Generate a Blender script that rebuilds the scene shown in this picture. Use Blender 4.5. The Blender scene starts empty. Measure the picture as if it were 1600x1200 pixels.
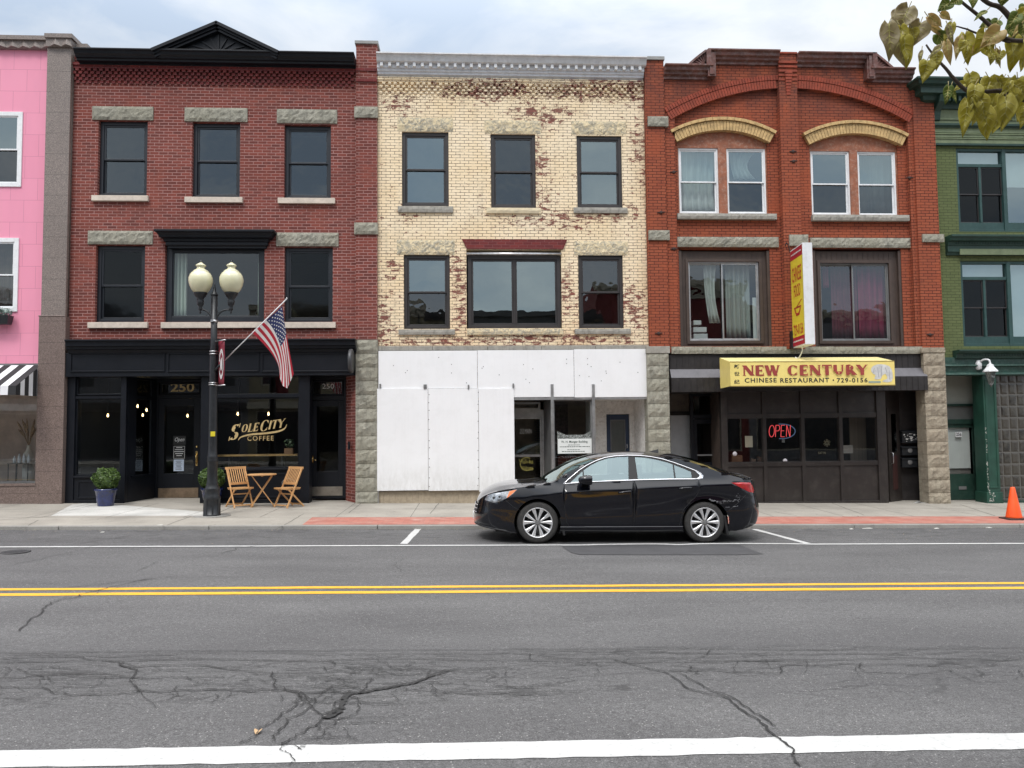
import bpy, bmesh, math, random
from mathutils import Vector, Matrix
from mathutils.geometry import delaunay_2d_cdt
PI = math.pi
R_ = math.radians
rnd = random.Random(7)
scene = bpy.context.scene
C = scene.collection

# ------------------------------------------------------------------ camera
YAW, PITCH, ROLL, FPX, CH = R_(3.2), R_(3.2), -0.010, 1200.0, 1.92
FW = Vector((math.sin(YAW)*math.cos(PITCH), math.cos(YAW)*math.cos(PITCH), math.sin(PITCH)))
R0 = Vector((math.cos(YAW), -math.sin(YAW), 0)); U0 = R0.cross(FW)
RV = R0*math.cos(ROLL) + U0*math.sin(ROLL); UV_ = U0*math.cos(ROLL) - R0*math.sin(ROLL)
cam_d = bpy.data.cameras.new('camera'); cam = bpy.data.objects.new('camera', cam_d); C.objects.link(cam)
cam_d.sensor_width = 36; cam_d.lens = FPX/1600*36; cam_d.clip_start = 0.05; cam_d.clip_end = 3000
M = Matrix((RV, UV_, -FW)).transposed().to_4x4(); M.translation = Vector((0, 0, CH)); cam.matrix_world = M
scene.camera = cam

# ------------------------------------------------------------------ sky, sun, exposure
SUN_EL, SUN_AZ = R_(56), R_(205)     # azimuth measured from +Y, clockwise: behind the camera and a little to its left
w = bpy.data.worlds.new('World'); scene.world = w; w.use_nodes = True
nt = w.node_tree; nt.nodes.clear(); N = nt.nodes.new; LK = nt.links.new
sky = N('ShaderNodeTexSky'); sky.sky_type = 'NISHITA'; sky.sun_disc = False
sky.sun_elevation = SUN_EL; sky.sun_rotation = SUN_AZ; sky.air_density = 1.0; sky.dust_density = 2.0
b1 = N('ShaderNodeBackground'); b1.inputs[1].default_value = 0.09; LK(sky.outputs[0], b1.inputs[0])
tc = N('ShaderNodeTexCoord'); sp = N('ShaderNodeSeparateXYZ'); LK(tc.outputs['Generated'], sp.inputs[0])
mp = N('ShaderNodeMapping'); mp.inputs['Scale'].default_value = (1.3, 1.3, 3.2); LK(tc.outputs['Generated'], mp.inputs[0])
nz = N('ShaderNodeTexNoise'); nz.inputs['Scale'].default_value = 2.3; nz.inputs['Detail'].default_value = 6; nz.inputs['Roughness'].default_value = .55; nz.inputs['Distortion'].default_value = .4
LK(mp.outputs[0], nz.inputs[0])
cr = N('ShaderNodeValToRGB'); LK(nz.outputs[0], cr.inputs[0])
cr.color_ramp.elements[0].position = .36; cr.color_ramp.elements[0].color = (.62, .74, .91, 1)
cr.color_ramp.elements[1].position = .66; cr.color_ramp.elements[1].color = (1.08, 1.12, 1.16, 1)
e = cr.color_ramp.elements.new(.5); e.color = (.86, .93, 1.02, 1)
mr = N('ShaderNodeMapRange'); LK(sp.outputs[2], mr.inputs[0])
mr.interpolation_type = 'SMOOTHSTEP'; mr.inputs[1].default_value = 0.38; mr.inputs[2].default_value = 1.0; mr.inputs[3].default_value = 0.82; mr.inputs[4].default_value = 3.5
up_ = N('ShaderNodeMapRange'); LK(sp.outputs[2], up_.inputs[0]); up_.inputs[1].default_value = .45; up_.inputs[2].default_value = .8
wm_ = N('ShaderNodeMix'); wm_.data_type = 'RGBA'; LK(up_.outputs[0], wm_.inputs[0]); LK(cr.outputs[0], wm_.inputs[6]); wm_.inputs[7].default_value = (.97, .98, 1.0, 1)   # the thick high cloud is neutral
b2 = N('ShaderNodeBackground'); LK(wm_.outputs[2], b2.inputs[0]); LK(mr.outputs[0], b2.inputs[1])
ms = N('ShaderNodeMixShader'); ms.inputs[0].default_value = .90; LK(b1.outputs[0], ms.inputs[1]); LK(b2.outputs[0], ms.inputs[2])
wo = N('ShaderNodeOutputWorld'); LK(ms.outputs[0], wo.inputs[0])
sd = bpy.data.lights.new('sun', 'SUN'); sd.energy = 1.5; sd.angle = R_(14); sd.color = (1, .975, .94)
so = bpy.data.objects.new('sun', sd); C.objects.link(so)
sdir = Vector((math.sin(SUN_AZ)*math.cos(SUN_EL), math.cos(SUN_AZ)*math.cos(SUN_EL), math.sin(SUN_EL)))
so.rotation_euler = sdir.to_track_quat('Z', 'Y').to_euler(); so.location = (0, -10, 30)
scene.view_settings.view_transform = 'Standard'; scene.view_settings.look = 'None'
scene.view_settings.exposure = 0.17; scene.view_settings.gamma = 1.0; scene.view_settings.use_curve_mapping = False

# ------------------------------------------------------------------ measuring helpers
D = 18.6          # the facades' plane
KERB = 14.68      # kerb face
def ray(px, py): return FW + RV*((px-800)/FPX) - UV_*((py-600)/FPX)
def at(px, py, Y):
    d = ray(px, py); t = Y/d.y
    return Vector((d.x*t, Y, CH+d.z*t))
def rc(x0, y0, x1, y1, Y=D):
    xm, ym = (x0+x1)/2, (y0+y1)/2
    return (at(x0, ym, Y).x, at(x1, ym, Y).x, at(xm, y1, Y).z, at(xm, y0, Y).z)
def gz(x): return -0.015*x
def sw(x, y): return gz(x) + 0.06 + 0.05*max(0, min(1, (y-KERB)/(D-KERB)))   # top of the sidewalk
def gr(px, py, z0=0.0):
    d = ray(px, py); t = (z0-CH)/(d.z+0.015*d.x)
    return Vector((d.x*t, d.y*t, CH+d.z*t))

# ------------------------------------------------------------------ materials
MATS = {}
def newmat(name):
    m = bpy.data.materials.new(name); m.use_nodes = True; nt = m.node_tree; nt.nodes.clear()
    o = nt.nodes.new('ShaderNodeOutputMaterial'); b = nt.nodes.new('ShaderNodeBsdfPrincipled'); nt.links.new(b.outputs[0], o.inputs[0])
    MATS[name] = m
    return m, nt, b, o
def c4(c): return (c[0], c[1], c[2], 1)
def node(nt, t, **kw):
    n = nt.nodes.new(t)
    for k, v in kw.items():
        if k.startswith('i_'):
            key = k[2:]
            n.inputs[int(key) if key.isdigit() else key.replace('_', ' ')].default_value = v
        else: setattr(n, k, v)
    return n
def mixc(nt, fac, a, b, bt='MIX'):
    n = nt.nodes.new('ShaderNodeMix'); n.data_type = 'RGBA'; n.blend_type = bt
    for s, v in ((0, fac), (6, a), (7, b)):
        if hasattr(v, 'links'): nt.links.new(v, n.inputs[s])
        elif isinstance(v, tuple): n.inputs[s].default_value = c4(v)
        else: n.inputs[s].default_value = v
    return n.outputs[2]
def math_(nt, op, a, b=0.0, c=None, clamp=False):
    n = nt.nodes.new('ShaderNodeMath'); n.operation = op; n.use_clamp = clamp
    for i, v in enumerate((a, b, c)):
        if v is None: continue
        if hasattr(v, 'links'): nt.links.new(v, n.inputs[i])
        else: n.inputs[i].default_value = v
    return n.outputs[0]
def ramp(nt, v, p0, p1, a=(0, 0, 0), b=(1, 1, 1)):
    n = nt.nodes.new('ShaderNodeValToRGB'); nt.links.new(v, n.inputs[0])
    n.color_ramp.elements[0].position = p0; n.color_ramp.elements[0].color = c4(a)
    n.color_ramp.elements[1].position = p1; n.color_ramp.elements[1].color = c4(b)
    return n.outputs[0]
def pos(nt): return nt.nodes.new('ShaderNodeNewGeometry').outputs['Position']
def noise(nt, vec, scale, detail=4, rough=.55, dist=0, dim=None):
    n = node(nt, 'ShaderNodeTexNoise'); n.inputs['Scale'].default_value = scale; n.inputs['Detail'].default_value = detail
    n.inputs['Roughness'].default_value = rough; n.inputs['Distortion'].default_value = dist
    if vec is not None: nt.links.new(vec, n.inputs[0])
    return n.outputs[0]
def scalev(nt, vec, s):
    n = node(nt, 'ShaderNodeMapping'); n.inputs['Scale'].default_value = s; nt.links.new(vec, n.inputs[0]); return n.outputs[0]
def bump(nt, b, h, strength=.4, dist=.01):
    n = node(nt, 'ShaderNodeBump'); n.inputs['Strength'].default_value = strength; n.inputs['Distance'].default_value = dist
    nt.links.new(h, n.inputs['Height']); nt.links.new(n.outputs[0], b.inputs['Normal']); return n
def objco(nt): return nt.nodes.new('ShaderNodeTexCoord').outputs['Object']

def plain(name, col, rough=.6, metal=0, var=.12, vs=3, bstr=0, bs=60, spec=.5, coat=0, dirt=None, stretch=None, world=True, streak=0):
    """a painted / plain surface with uneven tone, dirt and fine relief"""
    if name in MATS: return MATS[name]
    m, nt, b, o = newmat(name)
    p = pos(nt) if world else objco(nt)
    if stretch: p = scalev(nt, p, stretch)
    n1 = noise(nt, p, vs, 6, .6)
    lo = tuple(c*(1-var*1.6) for c in col); hi = tuple(min(1, c*(1+var)) for c in col)
    colr = ramp(nt, n1, .3, .7, lo, hi)
    if dirt:
        dcol, amt = dirt
        f = math_(nt, 'MULTIPLY', ramp(nt, noise(nt, p, vs*2.7, 8, .7), .48, .7), amt)
        colr = mixc(nt, f, colr, dcol)
    if streak:
        f = math_(nt, 'MULTIPLY', ramp(nt, noise(nt, scalev(nt, pos(nt), (9, 9, .5)), 2, 5, .6), .5, .75), streak)
        colr = mixc(nt, f, colr, tuple(c*.45 for c in col))
    nt.links.new(colr, b.inputs['Base Color'])
    b.inputs['Metallic'].default_value = metal; b.inputs['Specular IOR Level'].default_value = spec
    r = node(nt, 'ShaderNodeMapRange'); nt.links.new(n1, r.inputs[0]); r.inputs[3].default_value = max(0, rough-.08); r.inputs[4].default_value = min(1, rough+.08)
    nt.links.new(r.outputs[0], b.inputs['Roughness'])
    b.inputs['Coat Weight'].default_value = coat; b.inputs['Coat Roughness'].default_value = .04
    if bstr: bump(nt, b, noise(nt, p, bs, 5, .6), bstr, .01)
    return m

def wallvec(nt):
    """(along the wall, height) coordinates in metres for every vertical face"""
    s = node(nt, 'ShaderNodeSeparateXYZ'); nt.links.new(pos(nt), s.inputs[0])
    a = math_(nt, 'ADD', s.outputs[0], s.outputs[1])
    c = node(nt, 'ShaderNodeCombineXYZ'); nt.links.new(a, c.inputs[0]); nt.links.new(s.outputs[2], c.inputs[1]); return c.outputs[0], s

def bricktex(nt, vec, c1, c2, mo, bw=.213, rh=.0725, msz=.008, smooth=.3, bias=0):
    n = node(nt, 'ShaderNodeTexBrick'); nt.links.new(vec, n.inputs['Vector'])
    n.inputs['Color1'].default_value = c4(c1); n.inputs['Color2'].default_value = c4(c2); n.inputs['Mortar'].default_value = c4(mo)
    n.inputs['Scale'].default_value = 1; n.inputs['Mortar Size'].default_value = msz; n.inputs['Mortar Smooth'].default_value = smooth
    n.inputs['Brick Width'].default_value = bw; n.inputs['Row Height'].default_value = rh; n.inputs['Bias'].default_value = bias
    return n

def brickmat(name, c1, c2, mo, msz=.008, var=.35, wob=.006, soot=.35, sootcol=(.05, .03, .03), light=None, bias=0):
    m, nt, b, o = newmat(name)
    v, s = wallvec(nt)
    nn = node(nt, 'ShaderNodeTexNoise'); nn.inputs['Scale'].default_value = 9; nt.links.new(v, nn.inputs[0])
    off = node(nt, 'ShaderNodeVectorMath', operation='MULTIPLY_ADD'); nt.links.new(nn.outputs['Color'], off.inputs[0])
    off.inputs[1].default_value = (wob, wob, 0); nt.links.new(v, off.inputs[2])
    t = bricktex(nt, off.outputs[0], c1, c2, mo, msz=msz, bias=bias)
    col = t.outputs[0]
    big = noise(nt, pos(nt), .8, 5, .6)
    col = mixc(nt, math_(nt, 'MULTIPLY', ramp(nt, big, .35, .7), var), col, tuple(c*.62 for c in c1))
    if light:
        col = mixc(nt, math_(nt, 'MULTIPLY', ramp(nt, noise(nt, pos(nt), 1.3, 4, .6, .5), .52, .72), .55), col, light, 'MIX')
    so_ = math_(nt, 'MULTIPLY', ramp(nt, noise(nt, scalev(nt, pos(nt), (2.4, 2.4, 1.2)), 1.6, 8, .7), .55, .8), soot)
    col = mixc(nt, so_, col, sootcol)
    if name.startswith('orange'):
        hi_ = node(nt, 'ShaderNodeMapRange'); nt.links.new(s.outputs[2], hi_.inputs[0]); hi_.inputs[1].default_value = 8.6; hi_.inputs[2].default_value = 10.6
        col = mixc(nt, math_(nt, 'MULTIPLY', math_(nt, 'MULTIPLY', hi_.outputs[0], ramp(nt, noise(nt, pos(nt), 1.9, 6, .65), .38, .62)), .75), col, (.085, .035, .03))
    fine = noise(nt, pos(nt), 45, 3, .6)
    col = mixc(nt, .35, col, ramp(nt, fine, .2, .8, (.25, .25, .25), (.75, .75, .75)), 'OVERLAY')
    nt.links.new(col, b.inputs['Base Color']); b.inputs['Roughness'].default_value = .88; b.inputs['Specular IOR Level'].default_value = .3
    h = math_(nt, 'SUBTRACT', math_(nt, 'MULTIPLY', fine, .25), t.outputs['Fac'])
    bump(nt, b, h, .7, .012)
    return m

M_red = brickmat('red_brick', (.225, .058, .044), (.12, .036, .031), (.40, .225, .20), msz=.0085, light=(.27, .075, .05))
M_redplain = brickmat('dark_red_brick', (.19, .036, .034), (.12, .026, .028), (.24, .10, .095), msz=.005)
M_orange = brickmat('orange_painted_brick', (.33, .088, .044), (.27, .066, .035), (.05, .013, .010), msz=.0078, var=.28, soot=.28, light=(.37, .085, .035), bias=-.2)
M_orangeplain = plain('orange_painted_arch_brick', (.29, .055, .028), .85, var=.2, vs=6, dirt=((.08, .03, .02), .45), bstr=.2)
M_green = brickmat('green_painted_brick', (.125, .150, .062), (.105, .130, .052), (.05, .065, .03), msz=.0055, var=.25, soot=.22, sootcol=(.04, .06, .03))

def yellow_mat(name='cream_painted_brick', stain=1.0):
    m, nt, b, o = newmat(name)
    v, s = wallvec(nt)
    nn = node(nt, 'ShaderNodeTexNoise'); nn.inputs['Scale'].default_value = 14; nn.inputs['Detail'].default_value = 4; nt.links.new(v, nn.inputs[0])
    off = node(nt, 'ShaderNodeVectorMath', operation='MULTIPLY_ADD'); nt.links.new(nn.outputs['Color'], off.inputs[0])
    off.inputs[1].default_value = (.016, .016, 0); nt.links.new(v, off.inputs[2])
    t = bricktex(nt, off.outputs[0], (.84, .67, .40), (.77, .60, .34), (.10, .05, .035), msz=.0062, smooth=.2)
    # mortar shows dark in stretches only
    mort = math_(nt, 'MULTIPLY', t.outputs['Fac'], ramp(nt, noise(nt, pos(nt), 5, 6, .7), .33, .5))
    red = bricktex(nt, off.outputs[0], (.26, .085, .06), (.18, .06, .045), (.12, .07, .055), msz=.006)
    paint = mixc(nt, ramp(nt, noise(nt, pos(nt), 1.1, 5, .6), .35, .65), (.84, .665, .425), (.88, .74, .53))
    pz = node(nt, 'ShaderNodeMapRange'); nt.links.new(s.outputs[2], pz.inputs[0]); pz.inputs[1].default_value = 3; pz.inputs[2].default_value = 6
    pink = math_(nt, 'MULTIPLY', math_(nt, 'SUBTRACT', 1.0, pz.outputs[0]), ramp(nt, noise(nt, pos(nt), 1.7, 4), .4, .6))
    paint = mixc(nt, math_(nt, 'MULTIPLY', pink, .55), paint, (.80, .54, .33))
    paint = mixc(nt, mort, paint, (.115, .06, .04))
    # peeled places: blobs where the photograph has them, broken up by noise and by the courses
    blobs = [(832, 270, .5, .9), (845, 180, .9, .35), (855, 315, .3, .3), (960, 330, .8, .25), (1000, 235, .25, .9), (995, 140, .5, .45), (600, 500, .25, .9),
             (720, 470, .3, .8), (800, 532, 4.5, .16), (888, 470, .22, 1.0), (640, 330, .3, .3), (985, 480, .5, .6), (612, 620, .5, .6), (880, 345, 1.4, .25),
             (765, 140, 1.5, .3), (940, 140, 1.8, .32), (612, 420, .25, .35), (620, 165, .5, .3), (715, 425, .25, .5)]
    acc = None
    for (px, py, rx, rz) in blobs:
        q = at(px, py, D)
        dx = math_(nt, 'DIVIDE', math_(nt, 'SUBTRACT', s.outputs[0], q.x), rx); dz = math_(nt, 'DIVIDE', math_(nt, 'SUBTRACT', s.outputs[2], q.z), rz)
        d2 = math_(nt, 'ADD', math_(nt, 'MULTIPLY', dx, dx), math_(nt, 'MULTIPLY', dz, dz))
        g = math_(nt, 'DIVIDE', 1.0, math_(nt, 'ADD', 1.0, math_(nt, 'MULTIPLY', d2, d2)))
        acc = g if acc is None else math_(nt, 'MAXIMUM', acc, g)
    n1 = noise(nt, scalev(nt, pos(nt), (1, 1, 2.2)), 5.5, 8, .72, .3)
    thr = math_(nt, 'ADD', n1, math_(nt, 'MULTIPLY', acc, .135))
    thr = math_(nt, 'ADD', thr, math_(nt, 'MULTIPLY', t.outputs['Fac'], .035))
    peel = ramp(nt, thr, .622, .668)
    col = mixc(nt, peel, paint, red.outputs[0])
    grime = math_(nt, 'MULTIPLY', ramp(nt, noise(nt, scalev(nt, pos(nt), (3, 3, .7)), 1.5, 6, .65), .5, .8), .35*stain)
    col = mixc(nt, grime, col, (.40, .33, .22))
    nt.links.new(col, b.inputs['Base Color']); b.inputs['Roughness'].default_value = .8
    bump(nt, b, math_(nt, 'SUBTRACT', math_(nt, 'MULTIPLY', noise(nt, pos(nt), 40), .3), math_(nt, 'ADD', t.outputs['Fac'], peel)), .6, .012)
    return m
M_yellow = yellow_mat()

def stonemat(name, c1=(.34, .31, .23), c2=(.22, .21, .165), c3=(.46, .43, .34), rock=.8, paint=None):
    m, nt, b, o = newmat(name)
    p = pos(nt)
    n1 = noise(nt, p, 5, 8, .7, .5); n2 = noise(nt, p, 1.3, 3, .5)
    col = ramp(nt, n1, .32, .68, c2, c3)
    col = mixc(nt, ramp(nt, n2, .35, .65), col, c1)
    col = mixc(nt, math_(nt, 'MULTIPLY', ramp(nt, noise(nt, scalev(nt, p, (6, 6, 1.2)), 2, 6, .7), .5, .72), .55), col, tuple(c*.5 for c in c2))
    if paint:
        col = mixc(nt, ramp(nt, noise(nt, p, 7, 8, .75, 1.5), .45, .54), col, paint)
    nt.links.new(col, b.inputs['Base Color']); b.inputs['Roughness'].default_value = .92; b.inputs['Specular IOR Level'].default_value = .25
    bump(nt, b, noise(nt, p, 8, 8, .7, .6), rock, .05)
    return m
M_stone = stonemat('rough_sandstone', (.31, .295, .235), (.20, .195, .165), (.42, .40, .33))
M_stonebrown = stonemat('brown_sandstone', (.34, .29, .22), (.21, .175, .135), (.44, .39, .30))
M_stonepaint = stonemat('sandstone_with_old_paint', (.44, .39, .29), (.28, .26, .22), (.50, .46, .36), paint=(.72, .60, .39))
M_sillstone = plain('smooth_limestone', (.60, .52, .44), .8, var=.1, vs=4, dirt=((.3, .25, .2), .4))
M_sillgrey = stonemat('grey_sill_stone', (.33, .31, .27), (.22, .21, .19), (.42, .40, .35), rock=.4)
M_black = plain('black_painted_wood', (.0065, .008, .012), .42, var=.15, vs=2, dirt=((.016, .017, .02), .3), bstr=.05, spec=.28)
M_blackmet = plain('black_painted_iron', (.012, .014, .017), .42, var=.2, vs=6, dirt=((.05, .05, .05), .35), bstr=.1, bs=40)
M_darkframe = plain('dark_bronze_frame', (.032, .028, .028), .45, var=.1, vs=4)
M_navyframe = plain('near_black_frame', (.012, .015, .021), .4, var=.1, vs=4)
M_brownboard = plain('dark_brown_boards', (.060, .040, .032), .6, var=.15, vs=2, dirt=((.1, .075, .06), .3), streak=.3)
M_brownfascia = plain('charcoal_metal_siding', (.021, .018, .018), .5, var=.2, vs=2, dirt=((.06, .055, .055), .4), streak=.35)
M_brownpanel = plain('dark_bronze_panel', (.028, .023, .021), .35, var=.15, vs=1.5, dirt=((.09, .08, .07), .3), streak=.2)
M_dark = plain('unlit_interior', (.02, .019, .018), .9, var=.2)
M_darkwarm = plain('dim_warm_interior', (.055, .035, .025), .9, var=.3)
M_white = plain('white_painted_metal', (.74, .75, .76), .45, var=.05, vs=2, dirt=((.45, .44, .42), .35), streak=.12)
M_whiteframe = plain('white_vinyl_frame', (.78, .79, .80), .4, var=.04, vs=5, dirt=((.4, .4, .38), .25))
M_board = plain('white_painted_plywood', (.82, .82, .825), .6, var=.015, vs=1.2, dirt=((.6, .59, .57), .16), bstr=.12, bs=30, streak=.05)
def splash(m, top, col, amt):
    nt = m.node_tree; b = [n for n in nt.nodes if n.type == 'BSDF_PRINCIPLED'][0]; src = b.inputs['Base Color'].links[0].from_socket
    s = node(nt, 'ShaderNodeSeparateXYZ'); nt.links.new(pos(nt), s.inputs[0]); r = node(nt, 'ShaderNodeMapRange'); nt.links.new(s.outputs[2], r.inputs[0]); r.inputs[1].default_value = .1; r.inputs[2].default_value = top; r.inputs[3].default_value = 1; r.inputs[4].default_value = 0
    f = math_(nt, 'MULTIPLY', math_(nt, 'MULTIPLY', r.outputs[0], ramp(nt, noise(nt, scalev(nt, pos(nt), (3, 3, 1)), 3, 8, .75), .35, .65)), amt)
    nt.links.new(mixc(nt, f, src, col), b.inputs['Base Color'])
splash(M_board, 1.1, (.42, .40, .36), .7)
M_whitestucco = plain('chipped_white_stucco', (.72, .70, .67), .85, var=.08, vs=6, dirt=((.30, .25, .2), .55), bstr=.3, bs=18)
M_alum = plain('dull_aluminium', (.50, .50, .50), .38, metal=.85, var=.12, vs=5, dirt=((.2, .2, .2), .3))
M_alumgrey = plain('grey_frame_panel', (.20, .20, .20), .5, metal=.3, var=.15, vs=3)
M_greylight = plain('galvanised_pipe', (.55, .55, .56), .3, metal=.9, var=.2, vs=8)
M_brass = plain('polished_brass', (.72, .52, .22), .22, metal=1, var=.1, vs=9)
M_kick = plain('worn_bronze_plate', (.30, .22, .15), .4, metal=.7, var=.25, vs=5)
M_steelkick = plain('brushed_steel_plate', (.34, .31, .27), .35, metal=.8, var=.2, vs=5)
M_gold = plain('gold_leaf_lettering', (.62, .46, .22), .45, metal=.35, var=.15, vs=12)
M_teal = plain('teal_painted_wood', (.022, .062, .058), .5, var=.15, vs=3, dirt=((.05, .1, .09), .4))
M_dkgreen = plain('dark_green_painted_wood', (.014, .045, .033), .5, var=.2, vs=3, dirt=((.05, .08, .06), .35), streak=.2)
M_dkgreenpeel = plain('peeling_green_wood', (.014, .060, .040), .5, var=.2, vs=3, dirt=((.35, .33, .28), .0), streak=.2)
M_ltgreen = plain('pale_green_painted_wood', (.155, .195, .105), .6, var=.12, vs=3, dirt=((.3, .33, .22), .3), streak=.3)
M_orangewood = plain('orange_brown_painted_wood', (.29, .10, .05), .65, var=.2, vs=5, dirt=((.6, .5, .4), .30), bstr=.2)
M_coping = plain('rusty_sheet_metal_coping', (.145, .060, .048), .5, metal=.2, var=.3, vs=4, dirt=((.30, .27, .26), .5), streak=.4)
M_slate = plain('grey_capstone', (.30, .30, .29), .8, var=.15, vs=6)
M_blue = plain('navy_painted_door', (.018, .035, .075), .45, var=.15, vs=4)
M_whiteblind = plain('white_blind', (.62, .64, .63), .8, var=.05, vs=2)

def curtainmat(name, col, var=.3, s=18, trans=.25):
    m, nt, b, o = newmat(name)
    n1 = noise(nt, scalev(nt, pos(nt), (s, s, .4)), 1.0, 3, .5)
    nt.links.new(ramp(nt, n1, .3, .7, tuple(c*(1-var) for c in col), col), b.inputs['Base Color'])
    b.inputs['Roughness'].default_value = .9
    return m
M_curtainw = curtainmat('white_sheer_cloth', (.62, .66, .62))
M_curtaing = curtainmat('grey_green_curtain_cloth', (.42, .46, .43))
M_curtainr = curtainmat('crimson_curtain_cloth', (.27, .032, .08), .5)
M_curtaind = curtainmat('dark_maroon_curtain_cloth', (.16, .038, .06), .5)

def glassmat(name, tint=(.75, .8, .8), refl=.16, rough=.0, wav=.02, ws=3, refcol=(.92, .98, 1.0), power=4.0):
    """pane: mirror share rising with the angle, the rest seen through, tinted"""
    m, nt, b, o = newmat(name); nt.nodes.remove(b)
    tr = node(nt, 'ShaderNodeBsdfTransparent'); tr.inputs[0].default_value = c4(tint)
    gl = node(nt, 'ShaderNodeBsdfGlossy'); gl.inputs['Roughness'].default_value = rough; gl.inputs['Color'].default_value = c4(refcol)
    lw = node(nt, 'ShaderNodeLayerWeight'); lw.inputs[0].default_value = .5
    f = math_(nt, 'POWER', lw.outputs['Facing'], power)
    f = math_(nt, 'MULTIPLY_ADD', f, 1-refl, refl)
    bp = node(nt, 'ShaderNodeBump'); bp.inputs['Strength'].default_value = wav; bp.inputs['Distance'].default_value = .1
    nt.links.new(noise(nt, pos(nt), ws, 2, .4), bp.inputs['Height']); nt.links.new(bp.outputs[0], gl.inputs['Normal'])
    mx = node(nt, 'ShaderNodeMixShader'); nt.links.new(f, mx.inputs[0]); nt.links.new(tr.outputs[0], mx.inputs[1]); nt.links.new(gl.outputs[0], mx.inputs[2])
    nt.links.new(mx.outputs[0], o.inputs[0])
    return m
M_glass = glassmat('window_pane_glass', refl=.13, wav=.05, ws=2.2)
M_glassmid = glassmat('coated_pane_glass', tint=(.6, .68, .68), refl=.30, wav=.025, ws=1.5, refcol=(.82, .97, .98))
M_glassdark = glassmat('screened_pane_glass', tint=(.45, .47, .48), refl=.03, rough=.05, wav=.05, ws=1.5)
M_screen = glassmat('insect_screened_pane', tint=(.45, .47, .48), refl=.13, rough=.03, wav=.09, ws=2.0, refcol=(.80, .90, .95))
M_shop = glassmat('shop_window_glass', tint=(.85, .87, .86), refl=.085, wav=.01, ws=1)
M_carglass = glassmat('car_window_glass', tint=(.50, .60, .57), refl=.32, wav=0, refcol=(.82, .96, .93), power=3)
def emit(name, col, s):
    m, nt, b, o = newmat(name); nt.nodes.remove(b); e = node(nt, 'ShaderNodeEmission'); e.inputs[0].default_value = c4(col); e.inputs[1].default_value = s
    nt.links.new(e.outputs[0], o.inputs[0]); return m
M_bulb = emit('glowing_filament', (1.0, .72, .33), 7)
M_neonred = emit('red_neon_tube', (1.0, .10, .11), .95)
M_neonblue = emit('dim_blue_neon_tube', (.16, .24, .42), .42)
def lmat(name, col, rough=.6, metal=0):
    return plain(name, col, rough, metal, var=.05, vs=10)
M_txwhite = lmat('white_lettering', (.75, .75, .73)); M_txblack = lmat('black_lettering', (.02, .02, .02)); M_txred = lmat('red_lettering', (.40, .035, .04))

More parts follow.
